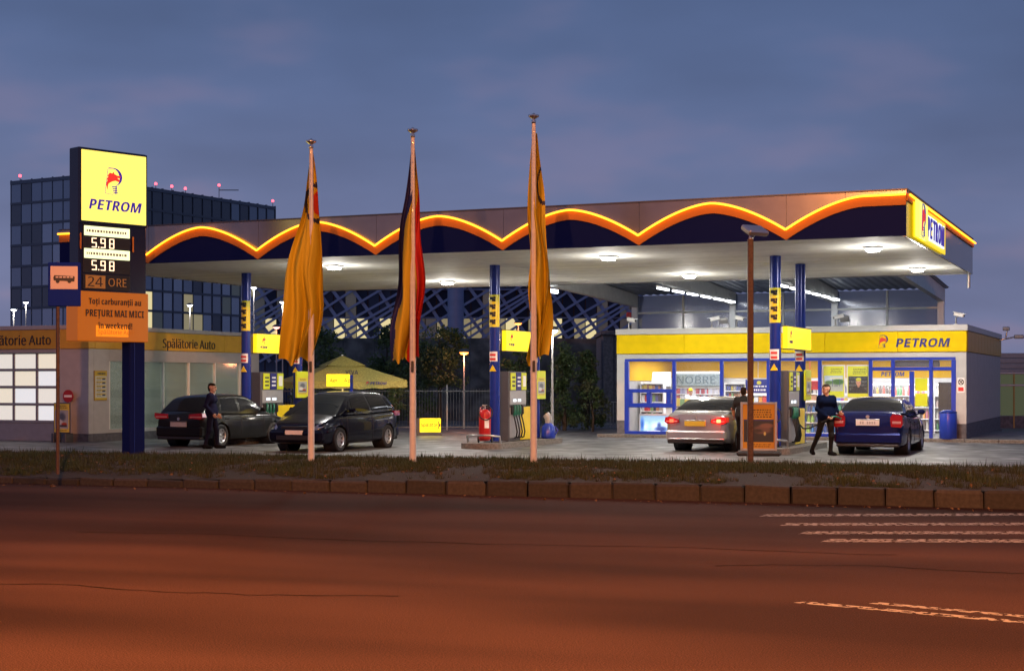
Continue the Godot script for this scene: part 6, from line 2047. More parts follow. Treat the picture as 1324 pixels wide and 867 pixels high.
func make_car(called: String, label: String, at: Vector3, turn: float, s: Dictionary) -> Node3D:
	var t := thing(called, label, "car", at, turn)
	var L: float = s.L
	var R: float = s.R
	var Ra := R + 0.055
	var pm: Material = s.paint
	# shell
	var b := MB.new()
	b.smooth()
	var nz := 84
	for side in [1.0, -1.0]:
		var P := []
		var I := []
		for i in nz + 1:
			var u := float(i) / nz
			var z := lerpf(-L * 0.5, L * 0.5, u)
			var row := []
			var ins := []
			for k in SEC.size():
				var p := body_point(s, z, k, side)
				var inn := 0
				if SEC[k][0] > 0.8 and SEC[k][1] < 0.9:
					for zw in [s.zf, s.zr]:
						var d := Vector2(p.z - zw, p.y - R)
						if d.length() < Ra:
							inn = 1
							d = d.normalized() * Ra
							if d == Vector2(): d = Vector2(0, Ra)
							p = Vector3(p.x, R + d.y, zw + d.x)
				row.append(p); ins.append(inn)
			P.append(row); I.append(ins)
		for i in nz:
			for k in SEC.size() - 1:
				if I[i][k] + I[i + 1][k] + I[i][k + 1] + I[i + 1][k + 1] == 4: continue
				if side > 0: b.quad(P[i][k], P[i][k + 1], P[i + 1][k + 1], P[i + 1][k])
				else: b.quad(P[i][k], P[i + 1][k], P[i + 1][k + 1], P[i][k + 1])
	b.flat()
	for e in [-1.0, 1.0]:       # close the ends
		var c := Vector3(0, (along(s.bot, e * L * 0.5) + along(s.top, e * L * 0.5)) * 0.5, e * L * 0.5 + e * 0.02)
		b.smooth()
		for side in [1.0, -1.0]:
			for k in SEC.size() - 1:
				var p := body_point(s, e * L * 0.5, k, side)
				var q := body_point(s, e * L * 0.5, k + 1, side)
				b.face([c, p, q], Vector3(0, 0, e))
		b.flat()
	# the upper part with pillars and roof
	var r0: float = s.roof[0][0]
	var r1: float = s.roof[-1][0]
	for side in [1.0, -1.0]:
		b.surf(func(u, v):
			var p := house_point(s, lerpf(r0, r1, u), v)
			return Vector3(p.x * side, p.y, p.z), 40, 20, side < 0)
	part("body", b, pm, t)
	# glass
	var g := func(z0, z1, f0, f1, both, nm, z0t = null, z1t = null):
		for side in ([1.0] if both else [1.0, -1.0]):
			var m := MB.new()
			if both:
				m.surf(func(u, v):
					var w: float = absf(v * 2.0 - 1.0)
					return house_out(s, lerpf(z0, z1, u), lerpf(1.0, f0, w), signf(v - 0.5) if w > 0.0 else 1.0, 0.006), 12, 24)
			else:
				m.surf(func(u, v):
					var a0: float = lerpf(z0, z0t if z0t != null else z0, v)
					var a1: float = lerpf(z1, z1t if z1t != null else z1, v)
					return house_out(s, lerpf(a0, a1, u), lerpf(f0, f1, v), side, 0.006), 12, 6, side < 0)
			part(nm, m, mats.car_glass, t)
	g.call(r0 + 0.07, s.roof[1][0] - 0.02, 0.585, 1.0, true, "windscreen")
	g.call(s.roof[-2][0] + 0.05, r1 - s.tail_gap, 0.585, 1.0, true, "rear_window")
	for w in s.windows: g.call(w[0], w[1], 0.07, 0.46, false, "side_window", w[2], w[3])
	# arches, floor pan
	var fl := MB.new()
	var hwm := along(s.hw, 0.0)
	fl.bb(-hwm * 0.62, hwm * 0.62, s.bot_mid + 0.01, 0.62, -L * 0.5 + 0.25, L * 0.5 - 0.25)
	for zw in [s.zf, s.zr]:
		for side in [-1.0, 1.0]:
			var pts := []
			fl.cyl(Vector3(side * hwm * 0.60, R, zw), Vector3(side * hwm * 0.95, R, zw), Ra, Ra, 24, false)
	part("underbody", fl, mats.black, t)
	# wheels
	var wproto: Node3D = null
	for zw in [s.zf, s.zr]:
		for side in [-1.0, 1.0]:
			var w: Node3D
			if wproto == null:
				w = Node3D.new(); w.name = "wheel"; t.add_child(w, true)
				var ty := MB.new()
				ty.xf = Transform3D(Basis(Vector3(0, 1, 0), Vector3(1, 0, 0), Vector3(0, 0, -1)), Vector3())
				ty.lathe([Vector2(R * 0.62, 0.02), Vector2(R * 0.64, 0.095), Vector2(R * 0.9, 0.105), Vector2(R * 0.985, 0.085), Vector2(R, 0.05), Vector2(R, -0.07), Vector2(R * 0.97, -0.1), Vector2(R * 0.6, -0.1)], 26)
				part("tyre", ty, mats.rubber, w)
				var rm := MB.new()
				rm.xf = ty.xf
				rm.lathe([Vector2(0.0, 0.065), Vector2(R * 0.16, 0.06), Vector2(R * 0.17, 0.05)], 16)
				rm.lathe([Vector2(R * 0.56, 0.05), Vector2(R * 0.62, 0.092), Vector2(R * 0.665, 0.09)], 26)
				for k in 7:
					var a := TAU * k / 7.0
					var d := Vector3(cos(a), 0, sin(a))
					var n := Vector3(-sin(a), 0, cos(a)) * R * 0.065
					rm.quad(d * R * 0.14 - n + Vector3(0, 0.055, 0), d * R * 0.6 - n * 1.2 + Vector3(0, 0.075, 0), d * R * 0.6 + n * 1.2 + Vector3(0, 0.075, 0), d * R * 0.14 + n + Vector3(0, 0.055, 0))
				rm.lathe([Vector2(R * 0.6, 0.012), Vector2(0.0, 0.01)], 20)
				part("rim", rm, mats.alloy, w)
				wproto = w
			else:
				w = wproto.duplicate(); t.add_child(w, true)
			w.position = Vector3(side * (hwm - 0.125), R, zw)
			w.rotation.y = 0.0 if side > 0 else PI
	# seams, handles, mirrors
	for zs in s.seams:
		for side in [-1.0, 1.0]:
			var m := MB.new()
			var pts := []
			for k in range(4, 17): pts.append(body_point(s, zs, k, side) * Vector3(1.0015, 1, 1))
			m.tube(pts, 0.006, 5)
			part("door_seam", m, mats.black, t)
	for zh in s.handles:
		for side in [-1.0, 1.0]:
			var m := MB.new()
			var p := body_point(s, zh, 14, side)
			m.rbox(p + Vector3(side * 0.012, -0.01, 0), Vector3(0.03, 0.026, 0.17), 0.01)
			part("door_handle", m, pm, t)
	for side in [-1.0, 1.0]:
		var m := MB.new()
		var zm: float = r0 + s.mirror
		var p := house_point(s, zm, 0.1)
		m.rbox(Vector3(side * (p.x + 0.12), p.y + 0.06, zm), Vector3(0.20, 0.13, 0.09), 0.04)
		m.rbox(Vector3(side * (p.x + 0.02), p.y + 0.0, zm + 0.01), Vector3(0.08, 0.04, 0.05), 0.012)
		part("door_mirror", m, pm, t)
	# rear
	var zb := L * 0.5
	var bw: float = along(s.hw, zb - 0.12)
	var bp := MB.new()
	bp.rb(-bw, bw, 0.30, s.bumper_top, zb - 0.16, zb + 0.045, 0.05)
	part("rear_bumper", bp, pm, t)
	var lo := MB.new(); lo.rb(-bw + 0.05, bw - 0.05, 0.22, 0.315, zb - 0.16, zb + 0.04, 0.03)
	part("rear_skirt", lo, mats.black, t)
	if s.has("strip"):
		var sp := MB.new(); sp.rb(-bw + 0.02, bw - 0.02, 0.335, 0.36, zb + 0.03, zb + 0.058, 0.008)
		part("bumper_strip", sp, mats.steel, t)
	var pl := MB.new(); pl.rb(-0.29, 0.29, s.plate_y - 0.015, s.plate_y + 0.12, zb + 0.0, zb + 0.032 + s.plate_z, 0.006)
	part("rear_plate", pl, s.plate, t)
	if s.has("plate_words"):
		var wm := MB.new()
		for k in 7:
			if k == 2: continue
			wm.bb(-0.19 + 0.058 * k, -0.152 + 0.058 * k, s.plate_y + 0.025, s.plate_y + 0.09, zb + 0.033 + s.plate_z, zb + 0.0345 + s.plate_z)
		part("plate_print", wm, mats.panel_grey, t)
	for side in [-1.0, 1.0]:
		var m := MB.new()
		var tl := PackedVector2Array()
		for i in range(0, s.tail.size(), 2): tl.append(Vector2(side * s.tail[i], s.tail[i + 1]))
		m.ext(tl, zb - 0.34, zb + 0.028)
		part("tail_light", m, s.tail_mat if side > 0 else s.tail_mat_left, t)
		var ys := []
		var xs := []
		for i in range(0, s.tail.size(), 2): xs.append(s.tail[i]); ys.append(s.tail[i + 1])
		var ty0: float = ys.min()
		var ty1: float = ys.max()
		var band := MB.new()
		band.rb(side * (xs.min() + 0.05), side * (xs.max() - 0.04), lerpf(ty0, ty1, 0.28), lerpf(ty0, ty1, 0.46), zb + 0.02, zb + 0.0325, 0.004)
		part("reverse_lens", band, mats.lens_pale, t)
		var rim := MB.new()
		rim.tube([Vector3(side * xs.min(), lerpf(ty0, ty1, 0.2), zb + 0.027), Vector3(side * xs.min(), lerpf(ty0, ty1, 0.8), zb + 0.027)], 0.006, 5)
		part("lens_edge", rim, mats.black, t)
		if s.has("lamp_on"):
			var q: Array = s.lamp_on
			var l := MB.new(); l.rb(side * q[0] - 0.055, side * q[0] + 0.055, q[1] - 0.045, q[1] + 0.045, zb + 0.029, zb + 0.034, 0.002)
			part("brake_lamp", l, mats.brake_on if side > 0 else mats.brake_dim, t)
			omni(t, Vector3(side * q[0], q[1], zb + 0.12), 0.16 if side > 0 else 0.05, Color(1.0, 0.15, 0.06), 0.05)
	var bd := MB.new(); bd.cyl(Vector3(0, s.plate_y + 0.21, zb), Vector3(0, s.plate_y + 0.21, zb + 0.03), 0.045, 0.045, 16)
	part("badge", bd, mats.steel, t)
	var tr := MB.new(); tr.rb(-0.3, 0.3, s.plate_y + 0.125, s.plate_y + 0.15, zb, zb + 0.035, 0.006)
	part("boot_trim", tr, s.trim, t)
	# front
	var fb := MB.new(); fb.rb(-bw, bw, 0.26, 0.60, -zb - 0.06, -zb + 0.22, 0.08)
	part("front_bumper", fb, pm, t)
	var gr := MB.new(); gr.rb(-0.42, 0.42, 0.62, 0.70, -zb - 0.035, -zb + 0.1, 0.02); gr.rb(-0.55, 0.55, 0.32, 0.46, -zb - 0.068, -zb, 0.02)
	part("grille", gr, mats.black, t)
	var fp := MB.new(); fp.rb(-0.26, 0.26, 0.47, 0.585, -zb - 0.075, -zb, 0.006)
	part("front_plate", fp, mats.white_paint, t)
	for side in [-1.0, 1.0]:
		var m := MB.new()
		m.surf(func(u, v):
			var z := lerpf(-zb + 0.03, -zb + 0.58, u)
			var k := int(lerpf(15.0, 18.0, v))
			var p := body_point(s, z, 13, side).lerp(body_point(s, z, 18, side), lerpf(0.06 + 0.5 * u, 0.86, v))
			return p + Vector3(side * 0.012, 0.012, -0.012), 8, 4, side < 0)
		part("headlight", m, mats.headlamp, t)
	return t

func make_cars():
	mat("car_glass", lin(0.012, 0.014, 0.018), 0.03)
	mats.car_glass.metallic_specular = 0.25
	mat("lens_pale", lin(0.42, 0.20, 0.20), 0.12)
	mat("alloy", lin(0.5, 0.5, 0.52), 0.3, 0.8)
	mat("plate_white", lin(0.62, 0.62, 0.62), 0.4)
	mat("plate_yellow", lin(0.50, 0.36, 0.03), 0.4)
	glow("brake_on", Color(1.0, 0.55, 0.3), 4.0)
	glow("brake_dim", Color(1.0, 0.35, 0.08), 1.6)
	glow("tail_lit", Color(0.9, 0.05, 0.02), 0.5, lin(0.35, 0.01, 0.01))
	var tr := mat("tail_red", lin(0.28, 0.008, 0.012), 0.1)
	tr.clearcoat_enabled = true; tr.clearcoat = 1.0; tr.clearcoat_roughness = 0.03
	var hl := mat("headlamp", lin(0.42, 0.43, 0.45), 0.06, 0.7)
	hl.clearcoat_enabled = true; hl.clearcoat = 1.0
	var silver := paint("paint_silver", lin(0.36, 0.35, 0.36), 0.32)
	silver.metallic = 0.6
	var navy := paint("paint_navy", lin(0.006, 0.011, 0.085), 0.25, 0.8)
	var black := paint("paint_black", lin(0.005, 0.006, 0.018), 0.25, 0.4)
	var grey := paint("paint_grey", lin(0.010, 0.010, 0.011), 0.3, 0.25)
	for q in [grey, black, navy]: q.metallic_specular = 0.25
	var saloon := {
		"L": 4.82, "R": 0.33, "zf": -1.50, "zr": 1.34, "bot_mid": 0.2,
		"top": [[-2.41, 0.60], [-2.3, 0.70], [-1.6, 0.88], [-0.95, 0.97], [0.0, 0.965], [1.2, 1.0], [1.8, 1.05], [2.28, 1.04], [2.41, 0.97]],
		"bot": [[-2.41, 0.30], [-2.0, 0.2], [0.0, 0.19], [2.0, 0.22], [2.41, 0.34]],
		"hw": [[-2.41, 0.60], [-2.25, 0.78], [-1.75, 0.88], [0.0, 0.92], [1.6, 0.905], [2.15, 0.865], [2.32, 0.82], [2.41, 0.72]],
		"roof": [[-1.02, 0.965], [-0.22, 1.39], [0.35, 1.445], [1.0, 1.385], [1.88, 1.05]], "tail_gap": 0.12,
		"windows": [[-0.62, 0.30, -0.20, 0.28], [0.40, 1.12, 0.38, 0.92], [1.20, 1.45, 1.0, 1.10]],
		"seams": [-0.72, 0.35, 1.15], "handles": [0.18, 1.0], "mirror": 0.42, "bumper_top": 0.58,
		"plate_y": 0.70, "plate_z": 0.012, "paint": silver, "plate": mats.plate_yellow, "trim": mats.steel, "strip": true,
		"tail": [0.44, 0.78, 0.78, 0.74, 0.86, 0.80, 0.84, 0.92, 0.72, 0.94, 0.46, 0.86], "tail_mat": mats.tail_lit, "tail_mat_left": mats.tail_red, "lamp_on": [0.66, 0.83]}
	make_car("parked_car", "silver four door saloon seen from behind with its right tail light glowing", Vector3(5.95, 0, -42.75), TH - 0.05, saloon)
	var s2 := saloon.duplicate(true)
	s2.merge({"L": 4.74, "top": [[-2.37, 0.62], [-2.25, 0.72], [-1.55, 0.90], [-0.95, 0.98], [0.0, 0.97], [1.2, 1.02], [1.8, 1.08], [2.22, 1.08], [2.37, 1.0]],
		"bot": [[-2.37, 0.30], [-2.0, 0.2], [0.0, 0.19], [1.95, 0.22], [2.37, 0.34]],
		"hw": [[-2.37, 0.62], [-2.2, 0.79], [-1.7, 0.885], [0.0, 0.915], [1.6, 0.90], [2.12, 0.865], [2.28, 0.83], [2.37, 0.74]],
		"roof": [[-1.05, 0.975], [-0.25, 1.40], [0.35, 1.46], [1.02, 1.40], [1.90, 1.08]], "paint": navy, "plate": mats.plate_white, "plate_y": 0.78, "trim": mats.steel,
		"tail": [0.58, 0.74, 0.83, 0.72, 0.87, 0.80, 0.86, 1.03, 0.62, 1.06, 0.56, 0.98], "tail_mat": tr, "tail_mat_left": tr, "zf": -1.45, "zr": 1.30}, true)
	s2.erase("lamp_on"); s2.erase("strip"); s2["plate_words"] = true
	make_car("parked_car", "dark blue four door saloon being refuelled at the right pump", Vector3(9.90, 0, -40.7), TH + 0.02, s2)
	var van := {
		"L": 4.40, "R": 0.325, "zf": -1.32, "zr": 1.42, "bot_mid": 0.2,
		"top": [[-2.2, 0.62], [-2.1, 0.74], [-1.55, 0.93], [-1.25, 1.0], [0.0, 1.0], [1.5, 1.05], [2.08, 1.06], [2.2, 0.98]],
		"bot": [[-2.2, 0.28], [-1.9, 0.2], [0.0, 0.19], [1.9, 0.22], [2.2, 0.32]],
		"hw": [[-2.2, 0.58], [-2.02, 0.78], [-1.6, 0.88], [0.0, 0.915], [1.5, 0.90], [2.0, 0.85], [2.2, 0.74]],
		"roof": [[-1.5, 0.95], [-0.45, 1.50], [0.2, 1.58], [1.0, 1.57], [1.65, 1.49], [2.14, 1.04]], "tail_gap": 0.08,
		"windows": [[-1.02, -0.72, -0.60, -0.58], [-0.62, 0.42, -0.45, 0.40], [0.54, 1.52, 0.52, 1.40], [1.6, 1.86, 1.48, 1.62]],
		"seams": [-0.95, 0.48, 1.42], "handles": [0.3, 1.22], "mirror": 0.72, "bumper_top": 0.6,
		"plate_y": 0.72, "plate_z": 0.0, "paint": black, "plate": mats.plate_white, "trim": mats.dark_steel,
		"tail": [0.66, 0.9, 0.84, 0.9, 0.84, 1.04, 0.68, 1.04], "tail_mat": tr, "tail_mat_left": tr}
	make_car("parked_car", "dark blue minivan facing left, parked behind the left and middle flag poles", Vector3(-4.90, 0, -42.35), TH + PI, van)
	var golf := van.duplicate(true)
	golf.merge({"L": 4.3, "top": [[-2.15, 0.62], [-2.03, 0.72], [-1.45, 0.88], [-1.0, 0.95], [0.0, 0.95], [1.5, 0.98], [2.02, 0.98], [2.15, 0.90]],
		"bot": [[-2.15, 0.28], [-1.9, 0.2], [0.0, 0.19], [1.9, 0.22], [2.15, 0.32]],
		"hw": [[-2.15, 0.58], [-1.98, 0.76], [-1.6, 0.86], [0.0, 0.89], [1.5, 0.88], [1.98, 0.84], [2.15, 0.75]],
		"roof": [[-1.05, 0.94], [-0.2, 1.43], [0.35, 1.49], [1.1, 1.47], [1.55, 1.40], [2.06, 0.97]], "windows": [[-0.62, 0.32, -0.22, 0.30], [0.44, 1.25, 0.42, 1.12], [1.33, 1.65, 1.2, 1.38]],
		"seams": [-0.75, 0.38, 1.2], "handles": [0.2, 1.05], "mirror": 0.45, "paint": grey, "plate_y": 0.60, "zf": -1.30, "zr": 1.30,
		"tail": [0.36, 0.83, 0.78, 0.80, 0.86, 0.86, 0.85, 0.98, 0.40, 0.95], "plate": mats.panel_grey}, true)
	make_car("parked_car", "dark grey estate car seen from behind, beside the man in a suit", Vector3(-8.55, 0, -45.3), TH - 0.06, golf)

# ---------------------------------------------------------------- people
func hand_bones(wrist: Vector3, dir: Vector3, across: Vector3, curl: float, c: Color, thumb_side: float) -> Array:
	dir = dir.normalized()
	across = (across - dir * across.dot(dir)).normalized()
	var palm := across.cross(dir).normalized()
	var o := []
	var kn := wrist + dir * 0.085
	o.append([wrist, wrist + dir * 0.03, 0.024, 0.026, c])
	for i in 4:
		var off := across * (0.03 - 0.02 * i) * thumb_side
		var k := kn + off
		o.append([wrist + dir * 0.03 + off * 0.6, k, 0.015, 0.012, c])
		var ln: float = [0.040, 0.046, 0.042, 0.032][i]
		var d1 := (dir * cos(curl) + palm * sin(curl)).normalized()
		var d2 := (dir * cos(curl * 2.1) + palm * sin(curl * 2.1)).normalized()
		o.append([k, k + d1 * ln, 0.0095, 0.009, c])
		o.append([k + d1 * ln, k + d1 * ln + d2 * ln * 0.85, 0.009, 0.0075, c])
	var th := wrist + dir * 0.03 + across * 0.028 * thumb_side
	var td := (dir * 0.75 + across * 0.7 * thumb_side + palm * 0.4).normalized()
	o.append([th, th + td * 0.04, 0.013, 0.011, c])
	o.append([th + td * 0.04, th + td * 0.04 + (td + palm * 0.5).normalized() * 0.028, 0.0105, 0.009, c])
	return o

func make_person(label: String, at: Vector3, turn: float, j: Dictionary, c: Dictionary, size := 1.0) -> Node3D:
	var t := thing("person", label, "person", at, turn)
	var J := {"hip_l": Vector3(0.09, 0.93, 0), "hip_r": Vector3(-0.09, 0.93, 0), "knee_l": Vector3(0.10, 0.50, 0.02), "knee_r": Vector3(-0.10, 0.50, 0.02), "ankle_l": Vector3(0.11, 0.085, -0.01), "ankle_r": Vector3(-0.11, 0.085, -0.01),
		"toe_l": Vector3(0.13, 0.035, 0.16), "toe_r": Vector3(-0.13, 0.035, 0.16), "pelvis": Vector3(0, 0.96, 0), "waist": Vector3(0, 1.12, 0.0), "chest": Vector3(0, 1.32, 0.0), "neck": Vector3(0, 1.47, -0.01),
		"sh_l": Vector3(0.185, 1.42, -0.01), "sh_r": Vector3(-0.185, 1.42, -0.01), "el_l": Vector3(0.25, 1.14, -0.03), "el_r": Vector3(-0.25, 1.14, -0.03), "wr_l": Vector3(0.25, 0.90, 0.04), "wr_r": Vector3(-0.25, 0.90, 0.04),
		"head": Vector3(0, 1.63, 0.015), "look": Vector3(0, 0, 1), "side": Vector3(1, 0, 0), "curl": 0.45}
	J.merge(j, true)
	var sx: Vector3 = J.side
	var b := []
	b.append([J.pelvis - sx * 0.075, J.pelvis + sx * 0.075, 0.125, 0.125, c.bottom])
	b.append([J.pelvis.lerp(J.waist, 0.25) - sx * 0.08, J.pelvis.lerp(J.waist, 0.25) + sx * 0.08, c.get("hem", 0.135), c.get("hem", 0.135), c.top])
	b.append([J.waist - sx * 0.075, J.waist + sx * 0.075, 0.118, 0.118, c.top])
	b.append([J.chest - sx * 0.10, J.chest + sx * 0.10, 0.128, 0.128, c.top])
	b.append([J.sh_r.lerp(J.sh_l, 0.08), J.sh_l.lerp(J.sh_r, 0.08), 0.068, 0.068, c.top])
	b.append([J.neck - Vector3(0, 0.05, 0), J.neck.lerp(J.head, 0.55), 0.062, 0.052, c.skin])
	b.append([J.neck - Vector3(0, 0.06, 0), J.neck - Vector3(0, 0.01, 0), 0.075, 0.064, c.collar])
	for s in ["l", "r"]:
		b.append([J["sh_" + s], J["el_" + s], 0.064, 0.05, c.top])
		b.append([J["el_" + s], J["wr_" + s].lerp(J["el_" + s], 0.08), 0.05, 0.038, c.get("sleeve", c.top)])
		b.append([J["wr_" + s].lerp(J["el_" + s], 0.15), J["wr_" + s], 0.03, 0.026, c.skin])
		b.append([J["hip_" + s], J["knee_" + s], 0.098, 0.066, c.bottom])
		b.append([J["knee_" + s], J["ankle_" + s] + Vector3(0, 0.03, 0), 0.066, 0.05, c.bottom])
		b.append([J["ankle_" + s] - Vector3(0, 0.03, 0), J["toe_" + s], 0.052, 0.038, c.shoe])
		b.append([J["ankle_" + s] - Vector3(0, 0.035, 0) - (J["toe_" + s] - J["ankle_" + s]) * Vector3(0.25, 0, 0.25), J["toe_" + s], 0.045, 0.036, c.shoe])
	for q in b: q[4] = q[4] as Color
	var m := MB.new()
	m.smooth()
	flesh(m.st, b, 0.017, 0.045)
	# head
	var lk: Vector3 = J.look.normalized()
	var hs := Vector3.UP.cross(lk).normalized()
	var H: Vector3 = J.head
	var at3 := func(x, y, z): return H + hs * x + Vector3(0, y, 0) + lk * z
	var h := []
	h.append([at3.call(0, 0.03, -0.025), at3.call(0, 0.025, 0.02), 0.088, 0.08, c.skin])
	h.append([at3.call(0, -0.02, 0.03), at3.call(0, -0.075, 0.05), 0.066, 0.042, c.skin])
	h.append([at3.call(-0.03, -0.06, 0.03), at3.call(0.03, -0.06, 0.03), 0.045, 0.045, c.skin])
	h.append([at3.call(0, 0.015, 0.098), at3.call(0, -0.025, 0.118), 0.011, 0.016, c.skin])
	h.append([at3.call(0, -0.11, -0.02), at3.call(0, -0.04, -0.02), 0.052, 0.056, c.skin])
	for e in [-1.0, 1.0]:
		h.append([at3.call(e * 0.084, 0.015, -0.01), at3.call(e * 0.088, -0.025, -0.005), 0.017, 0.012, c.skin])
		h.append([at3.call(e * 0.032, 0.018, 0.090), at3.call(e * 0.034, 0.018, 0.092), 0.011, 0.011, Color(0.03, 0.02, 0.02)])
		h.append([at3.call(e * 0.02, 0.036, 0.092), at3.call(e * 0.045, 0.036, 0.086), 0.008, 0.007, c.hair])
	h.append([at3.call(-0.018, -0.058, 0.092), at3.call(0.018, -0.058, 0.092), 0.007, 0.007, Color(0.28, 0.09, 0.08)])
	flesh(m.st, h, 0.0085, 0.02)
	for s in ["l", "r"]:
		var d: Vector3 = J["wr_" + s] - J["el_" + s]
		var sg := 1.0 if s == "l" else -1.0
		flesh(m.st, hand_bones(J["wr_" + s], d, J.get("across_" + s, Vector3(0, 0, 1)), J.curl, c.skin, 1.0), 0.0065, 0.009)
	var pmt := mat("figure", Color.WHITE, 0.9)
	pmt.metallic_specular = 0.12
	pmt.vertex_color_use_as_albedo = true
	part("body", m, pmt, t)
	# hair or cap
	var hb := MB.new()
	hb.smooth()
	var hh := []
	hh.append([at3.call(0, 0.055, -0.035), at3.call(0, 0.06, 0.02), 0.082, 0.074, c.hair])
	hh.append([at3.call(0, 0.0, -0.05), at3.call(0, -0.04, -0.055), 0.078, 0.06, c.hair])
	if c.has("long_hair"): hh.append([at3.call(0, -0.02, -0.06), at3.call(0, -0.14, -0.06), 0.07, 0.05, c.hair])
	flesh(hb.st, hh, 0.0085, 0.02)
	part("hair", hb, pmt, t)
	if c.has("cap"):
		var cb := MB.new(); cb.smooth()
		flesh(cb.st, [[at3.call(0, 0.075, -0.02), at3.call(0, 0.075, 0.02), 0.09, 0.085, c.cap], [at3.call(-0.04, 0.055, 0.12), at3.call(0.04, 0.055, 0.12), 0.02, 0.02, c.cap]], 0.009, 0.03)
		part("cap", cb, pmt, t)
	t.scale = Vector3.ONE * size
	return t

func make_people():
	var skin := Color(0.50, 0.30, 0.21)
	# the man in the suit, hands by his pockets
	make_person("person in a dark navy suit standing beside the dark grey estate car, looking right", Vector3(-8.42, 0, -42.6), PI / 2 - 0.12,
		{"wr_l": Vector3(0.2, 0.93, 0.10), "wr_r": Vector3(-0.2, 0.93, 0.10), "el_l": Vector3(0.27, 1.15, -0.08), "el_r": Vector3(-0.27, 1.15, -0.08), "ankle_l": Vector3(0.12, 0.085, 0.12), "toe_l": Vector3(0.15, 0.035, 0.30), "knee_l": Vector3(0.11, 0.5, 0.10), "ankle_r": Vector3(-0.12, 0.085, -0.14), "toe_r": Vector3(-0.15, 0.035, 0.03), "knee_r": Vector3(-0.11, 0.5, -0.03)},
		{"top": Color(0.012, 0.014, 0.032), "bottom": Color(0.012, 0.013, 0.024), "skin": skin, "hair": Color(0.02, 0.014, 0.01), "shoe": Color(0.01, 0.01, 0.01), "collar": Color(0.7, 0.7, 0.72), "hem": 0.15}, 1.04)
	# the man filling his car
	make_person("person in a dark jacket standing at the blue saloon, holding the fuel nozzle", Vector3(8.02, 0, -38.75), 0.15,
		{"hip_r": Vector3(-0.1, 0.93, -0.02), "knee_r": Vector3(-0.16, 0.52, -0.12), "ankle_r": Vector3(-0.22, 0.10, -0.42), "toe_r": Vector3(-0.24, 0.035, -0.26), "knee_l": Vector3(0.1, 0.49, 0.08), "ankle_l": Vector3(0.1, 0.085, 0.02), "toe_l": Vector3(0.16, 0.035, 0.17),
		"el_r": Vector3(-0.24, 1.14, 0.0), "wr_r": Vector3(-0.03, 0.95, 0.18), "el_l": Vector3(0.27, 1.13, -0.06), "wr_l": Vector3(0.27, 1.06, 0.18), "look": Vector3(-0.95, -0.05, 0.3), "head": Vector3(-0.02, 1.63, 0.02), "curl": 0.9},
		{"top": Color(0.007, 0.010, 0.028), "bottom": Color(0.016, 0.016, 0.016), "skin": skin, "hair": Color(0.05, 0.04, 0.035), "shoe": Color(0.01, 0.01, 0.01), "collar": Color(0.016, 0.02, 0.045), "hem": 0.155}, 1.03)
	# the man between the silver car and the poster stand
	make_person("person in dark clothes seen from behind between the silver saloon and the poster stand", Vector3(6.13, 0, -40.3), PI - 0.25,
		{"chest": Vector3(0.0, 1.31, 0.06), "neck": Vector3(0, 1.45, 0.10), "head": Vector3(0, 1.60, 0.15), "sh_l": Vector3(0.185, 1.41, 0.07), "sh_r": Vector3(-0.185, 1.41, 0.07), "el_l": Vector3(0.27, 1.16, 0.04), "el_r": Vector3(-0.28, 1.16, 0.06), "wr_l": Vector3(0.26, 0.97, 0.2), "wr_r": Vector3(-0.22, 0.99, 0.26)},
		{"top": Color(0.02, 0.02, 0.022), "sleeve": skin, "bottom": Color(0.012, 0.012, 0.014), "skin": skin, "hair": Color(0.02, 0.014, 0.01), "shoe": Color(0.01, 0.01, 0.01), "collar": Color(0.02, 0.02, 0.022)}, 1.0)
	# the one with the white shirt behind the minivan
	make_person("person with light brown hair in a white shirt walking behind the minivan", Vector3(-4.32, 0, -48.0), PI / 2 - 0.5,
		{"chest": Vector3(0, 1.28, 0.10), "neck": Vector3(0, 1.40, 0.18), "head": Vector3(0, 1.53, 0.25), "sh_l": Vector3(0.17, 1.37, 0.12), "sh_r": Vector3(-0.17, 1.37, 0.12), "el_l": Vector3(0.22, 1.12, 0.20), "el_r": Vector3(-0.22, 1.10, 0.16), "wr_l": Vector3(0.20, 0.92, 0.36), "wr_r": Vector3(-0.2, 0.88, 0.30),
		"ankle_l": Vector3(0.1, 0.085, 0.26), "toe_l": Vector3(0.11, 0.035, 0.43), "knee_l": Vector3(0.1, 0.5, 0.2), "ankle_r": Vector3(-0.1, 0.12, -0.3), "toe_r": Vector3(-0.11, 0.035, -0.15), "knee_r": Vector3(-0.1, 0.5, -0.06), "curl": 0.9},
		{"top": Color(0.62, 0.62, 0.64), "bottom": Color(0.05, 0.04, 0.04), "skin": skin, "hair": Color(0.22, 0.11, 0.05), "long_hair": true, "shoe": Color(0.02, 0.02, 0.02), "collar": Color(0.62, 0.62, 0.64)}, 0.88)
	var bag := thing("carry_bag", "bulky dark bag carried by the person in the white shirt", "bag", Vector3(-3.98, 0, -47.6), 0.3)
	var bb := MB.new(); bb.smooth()
	flesh(bb.st, [[Vector3(-0.1, 0.38, 0), Vector3(0.1, 0.38, 0), 0.15, 0.15, Color(0.02, 0.02, 0.03)], [Vector3(-0.06, 0.52, 0), Vector3(0.06, 0.52, 0), 0.10, 0.10, Color(0.03, 0.02, 0.03)]], 0.02, 0.06)
	part("sack", bb, mats.figure, bag)
	var hd := MB.new(); hd.tube([Vector3(-0.1, 0.58, 0), Vector3(-0.04, 0.72, 0), Vector3(0.04, 0.72, 0), Vector3(0.1, 0.58, 0)], 0.015, 6)
	part("handle", hd, mats.black, bag)
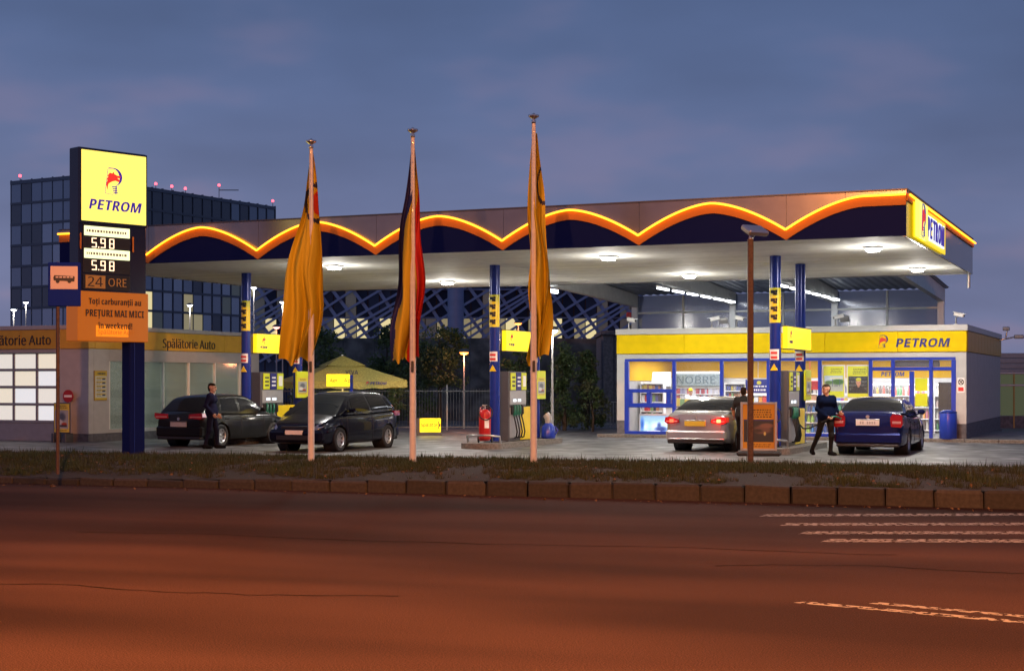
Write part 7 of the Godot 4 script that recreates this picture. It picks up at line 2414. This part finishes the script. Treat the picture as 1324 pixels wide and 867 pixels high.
	# the assistant at the counter
	make_person("shop assistant with a yellow cap and white shirt behind the counter", site(-10.15, 0.1, 17.2), TH + 0.4, {},
		{"top": Color(0.66, 0.66, 0.68), "bottom": Color(0.02, 0.02, 0.03), "skin": skin, "hair": Color(0.03, 0.02, 0.015), "cap": Color(0.7, 0.5, 0.02), "shoe": Color(0.02, 0.02, 0.02), "collar": Color(0.03, 0.03, 0.06)}, 0.86)
	# the nozzle in his hand and its hose back to the pump
	var n := thing("fuel_nozzle", "fuel nozzle with black hose from the right pump to the blue saloon", "nozzle", Vector3(8.02, 0, -38.75), 0.0)
	var nz := MB.new()
	nz.tube([Vector3(0.02, 0.93, 0.20), Vector3(0.10, 0.98, 0.22), Vector3(0.22, 0.99, 0.18), Vector3(0.36, 0.93, 0.10)], [0.022, 0.03, 0.024, 0.014], 8)
	part("nozzle", nz, mats.nozzle_green, n)
	var pt := site(-4.05 + 0.33, 0.75, 4.37 + 1.3) - Vector3(8.02, 0, -38.75)
	var ho := MB.new()
	ho.tube([Vector3(0.02, 0.93, 0.20), Vector3(-0.12, 0.86, 0.12), pt.lerp(Vector3(-0.2, 0.8, 0), 0.6) - Vector3(0, 0.12, 0), pt.lerp(Vector3(-0.2, 0.8, 0), 0.25) - Vector3(0, 0.14, 0), pt], 0.02, 7)
	part("hose", ho, mats.rubber, n)

func _ready():
	rng.seed = 20240611
	set_stage()
	make_materials()
	more_materials()
	glow("ink_blue_lit", Color(0.24, 0.17, 0.72), 0.55, lin(0.03, 0.02, 0.2))
	glow("red_lit", Color(0.95, 0.20, 0.16), 0.7, lin(0.5, 0.05, 0.04))
	mat("red_dim", lin(0.30, 0.012, 0.012), 0.4)
	for k in 3: glow("frost_%d" % k, [Color(0.98, 0.97, 0.92), Color(0.97, 0.94, 0.84), Color(0.93, 0.95, 0.96)][k], 0.66 + 0.05 * k, lin(0.6, 0.6, 0.58))
	for k in 5: glow("wash_pane_%d" % k, [Color(0.72, 0.78, 0.74), Color(0.66, 0.70, 0.68), Color(0.66, 0.68, 0.66), Color(0.62, 0.63, 0.60), Color(0.52, 0.54, 0.50)][k], [0.44, 0.36, 0.3, 0.26, 0.22][k], lin(0.25, 0.26, 0.26))
	for k in 5: mats["wash_pane_%d" % k].roughness = 0.16
	mat("tile_white", lin(0.5, 0.52, 0.5), 0.3, 0.0, "fine", 0.5)
	mat("tile_grey", lin(0.3, 0.32, 0.31), 0.3, 0.0, "fine", 0.5)
	glass("wash_glass", Color(0.60, 0.66, 0.63), 0.42, 0.10)
	glow("room_faint", Color(0.62, 0.68, 0.72), 0.07, lin(0.12, 0.12, 0.11))
	glow("green_pane", Color(0.55, 0.62, 0.42), 0.16, lin(0.1, 0.12, 0.09))
	make_prints()
	make_ground()
	make_canopy()
	make_islands()
	make_shop()
	make_rear_roof()
	make_wash()
	make_towers()
	make_far_things()
	make_greenery()
	make_terrace()
	make_price_sign()
	make_bus_stop()
	make_flags()
	make_lamp_pole()
	make_forecourt_things()
	make_cars()
	make_people()
	added_street_lamps()
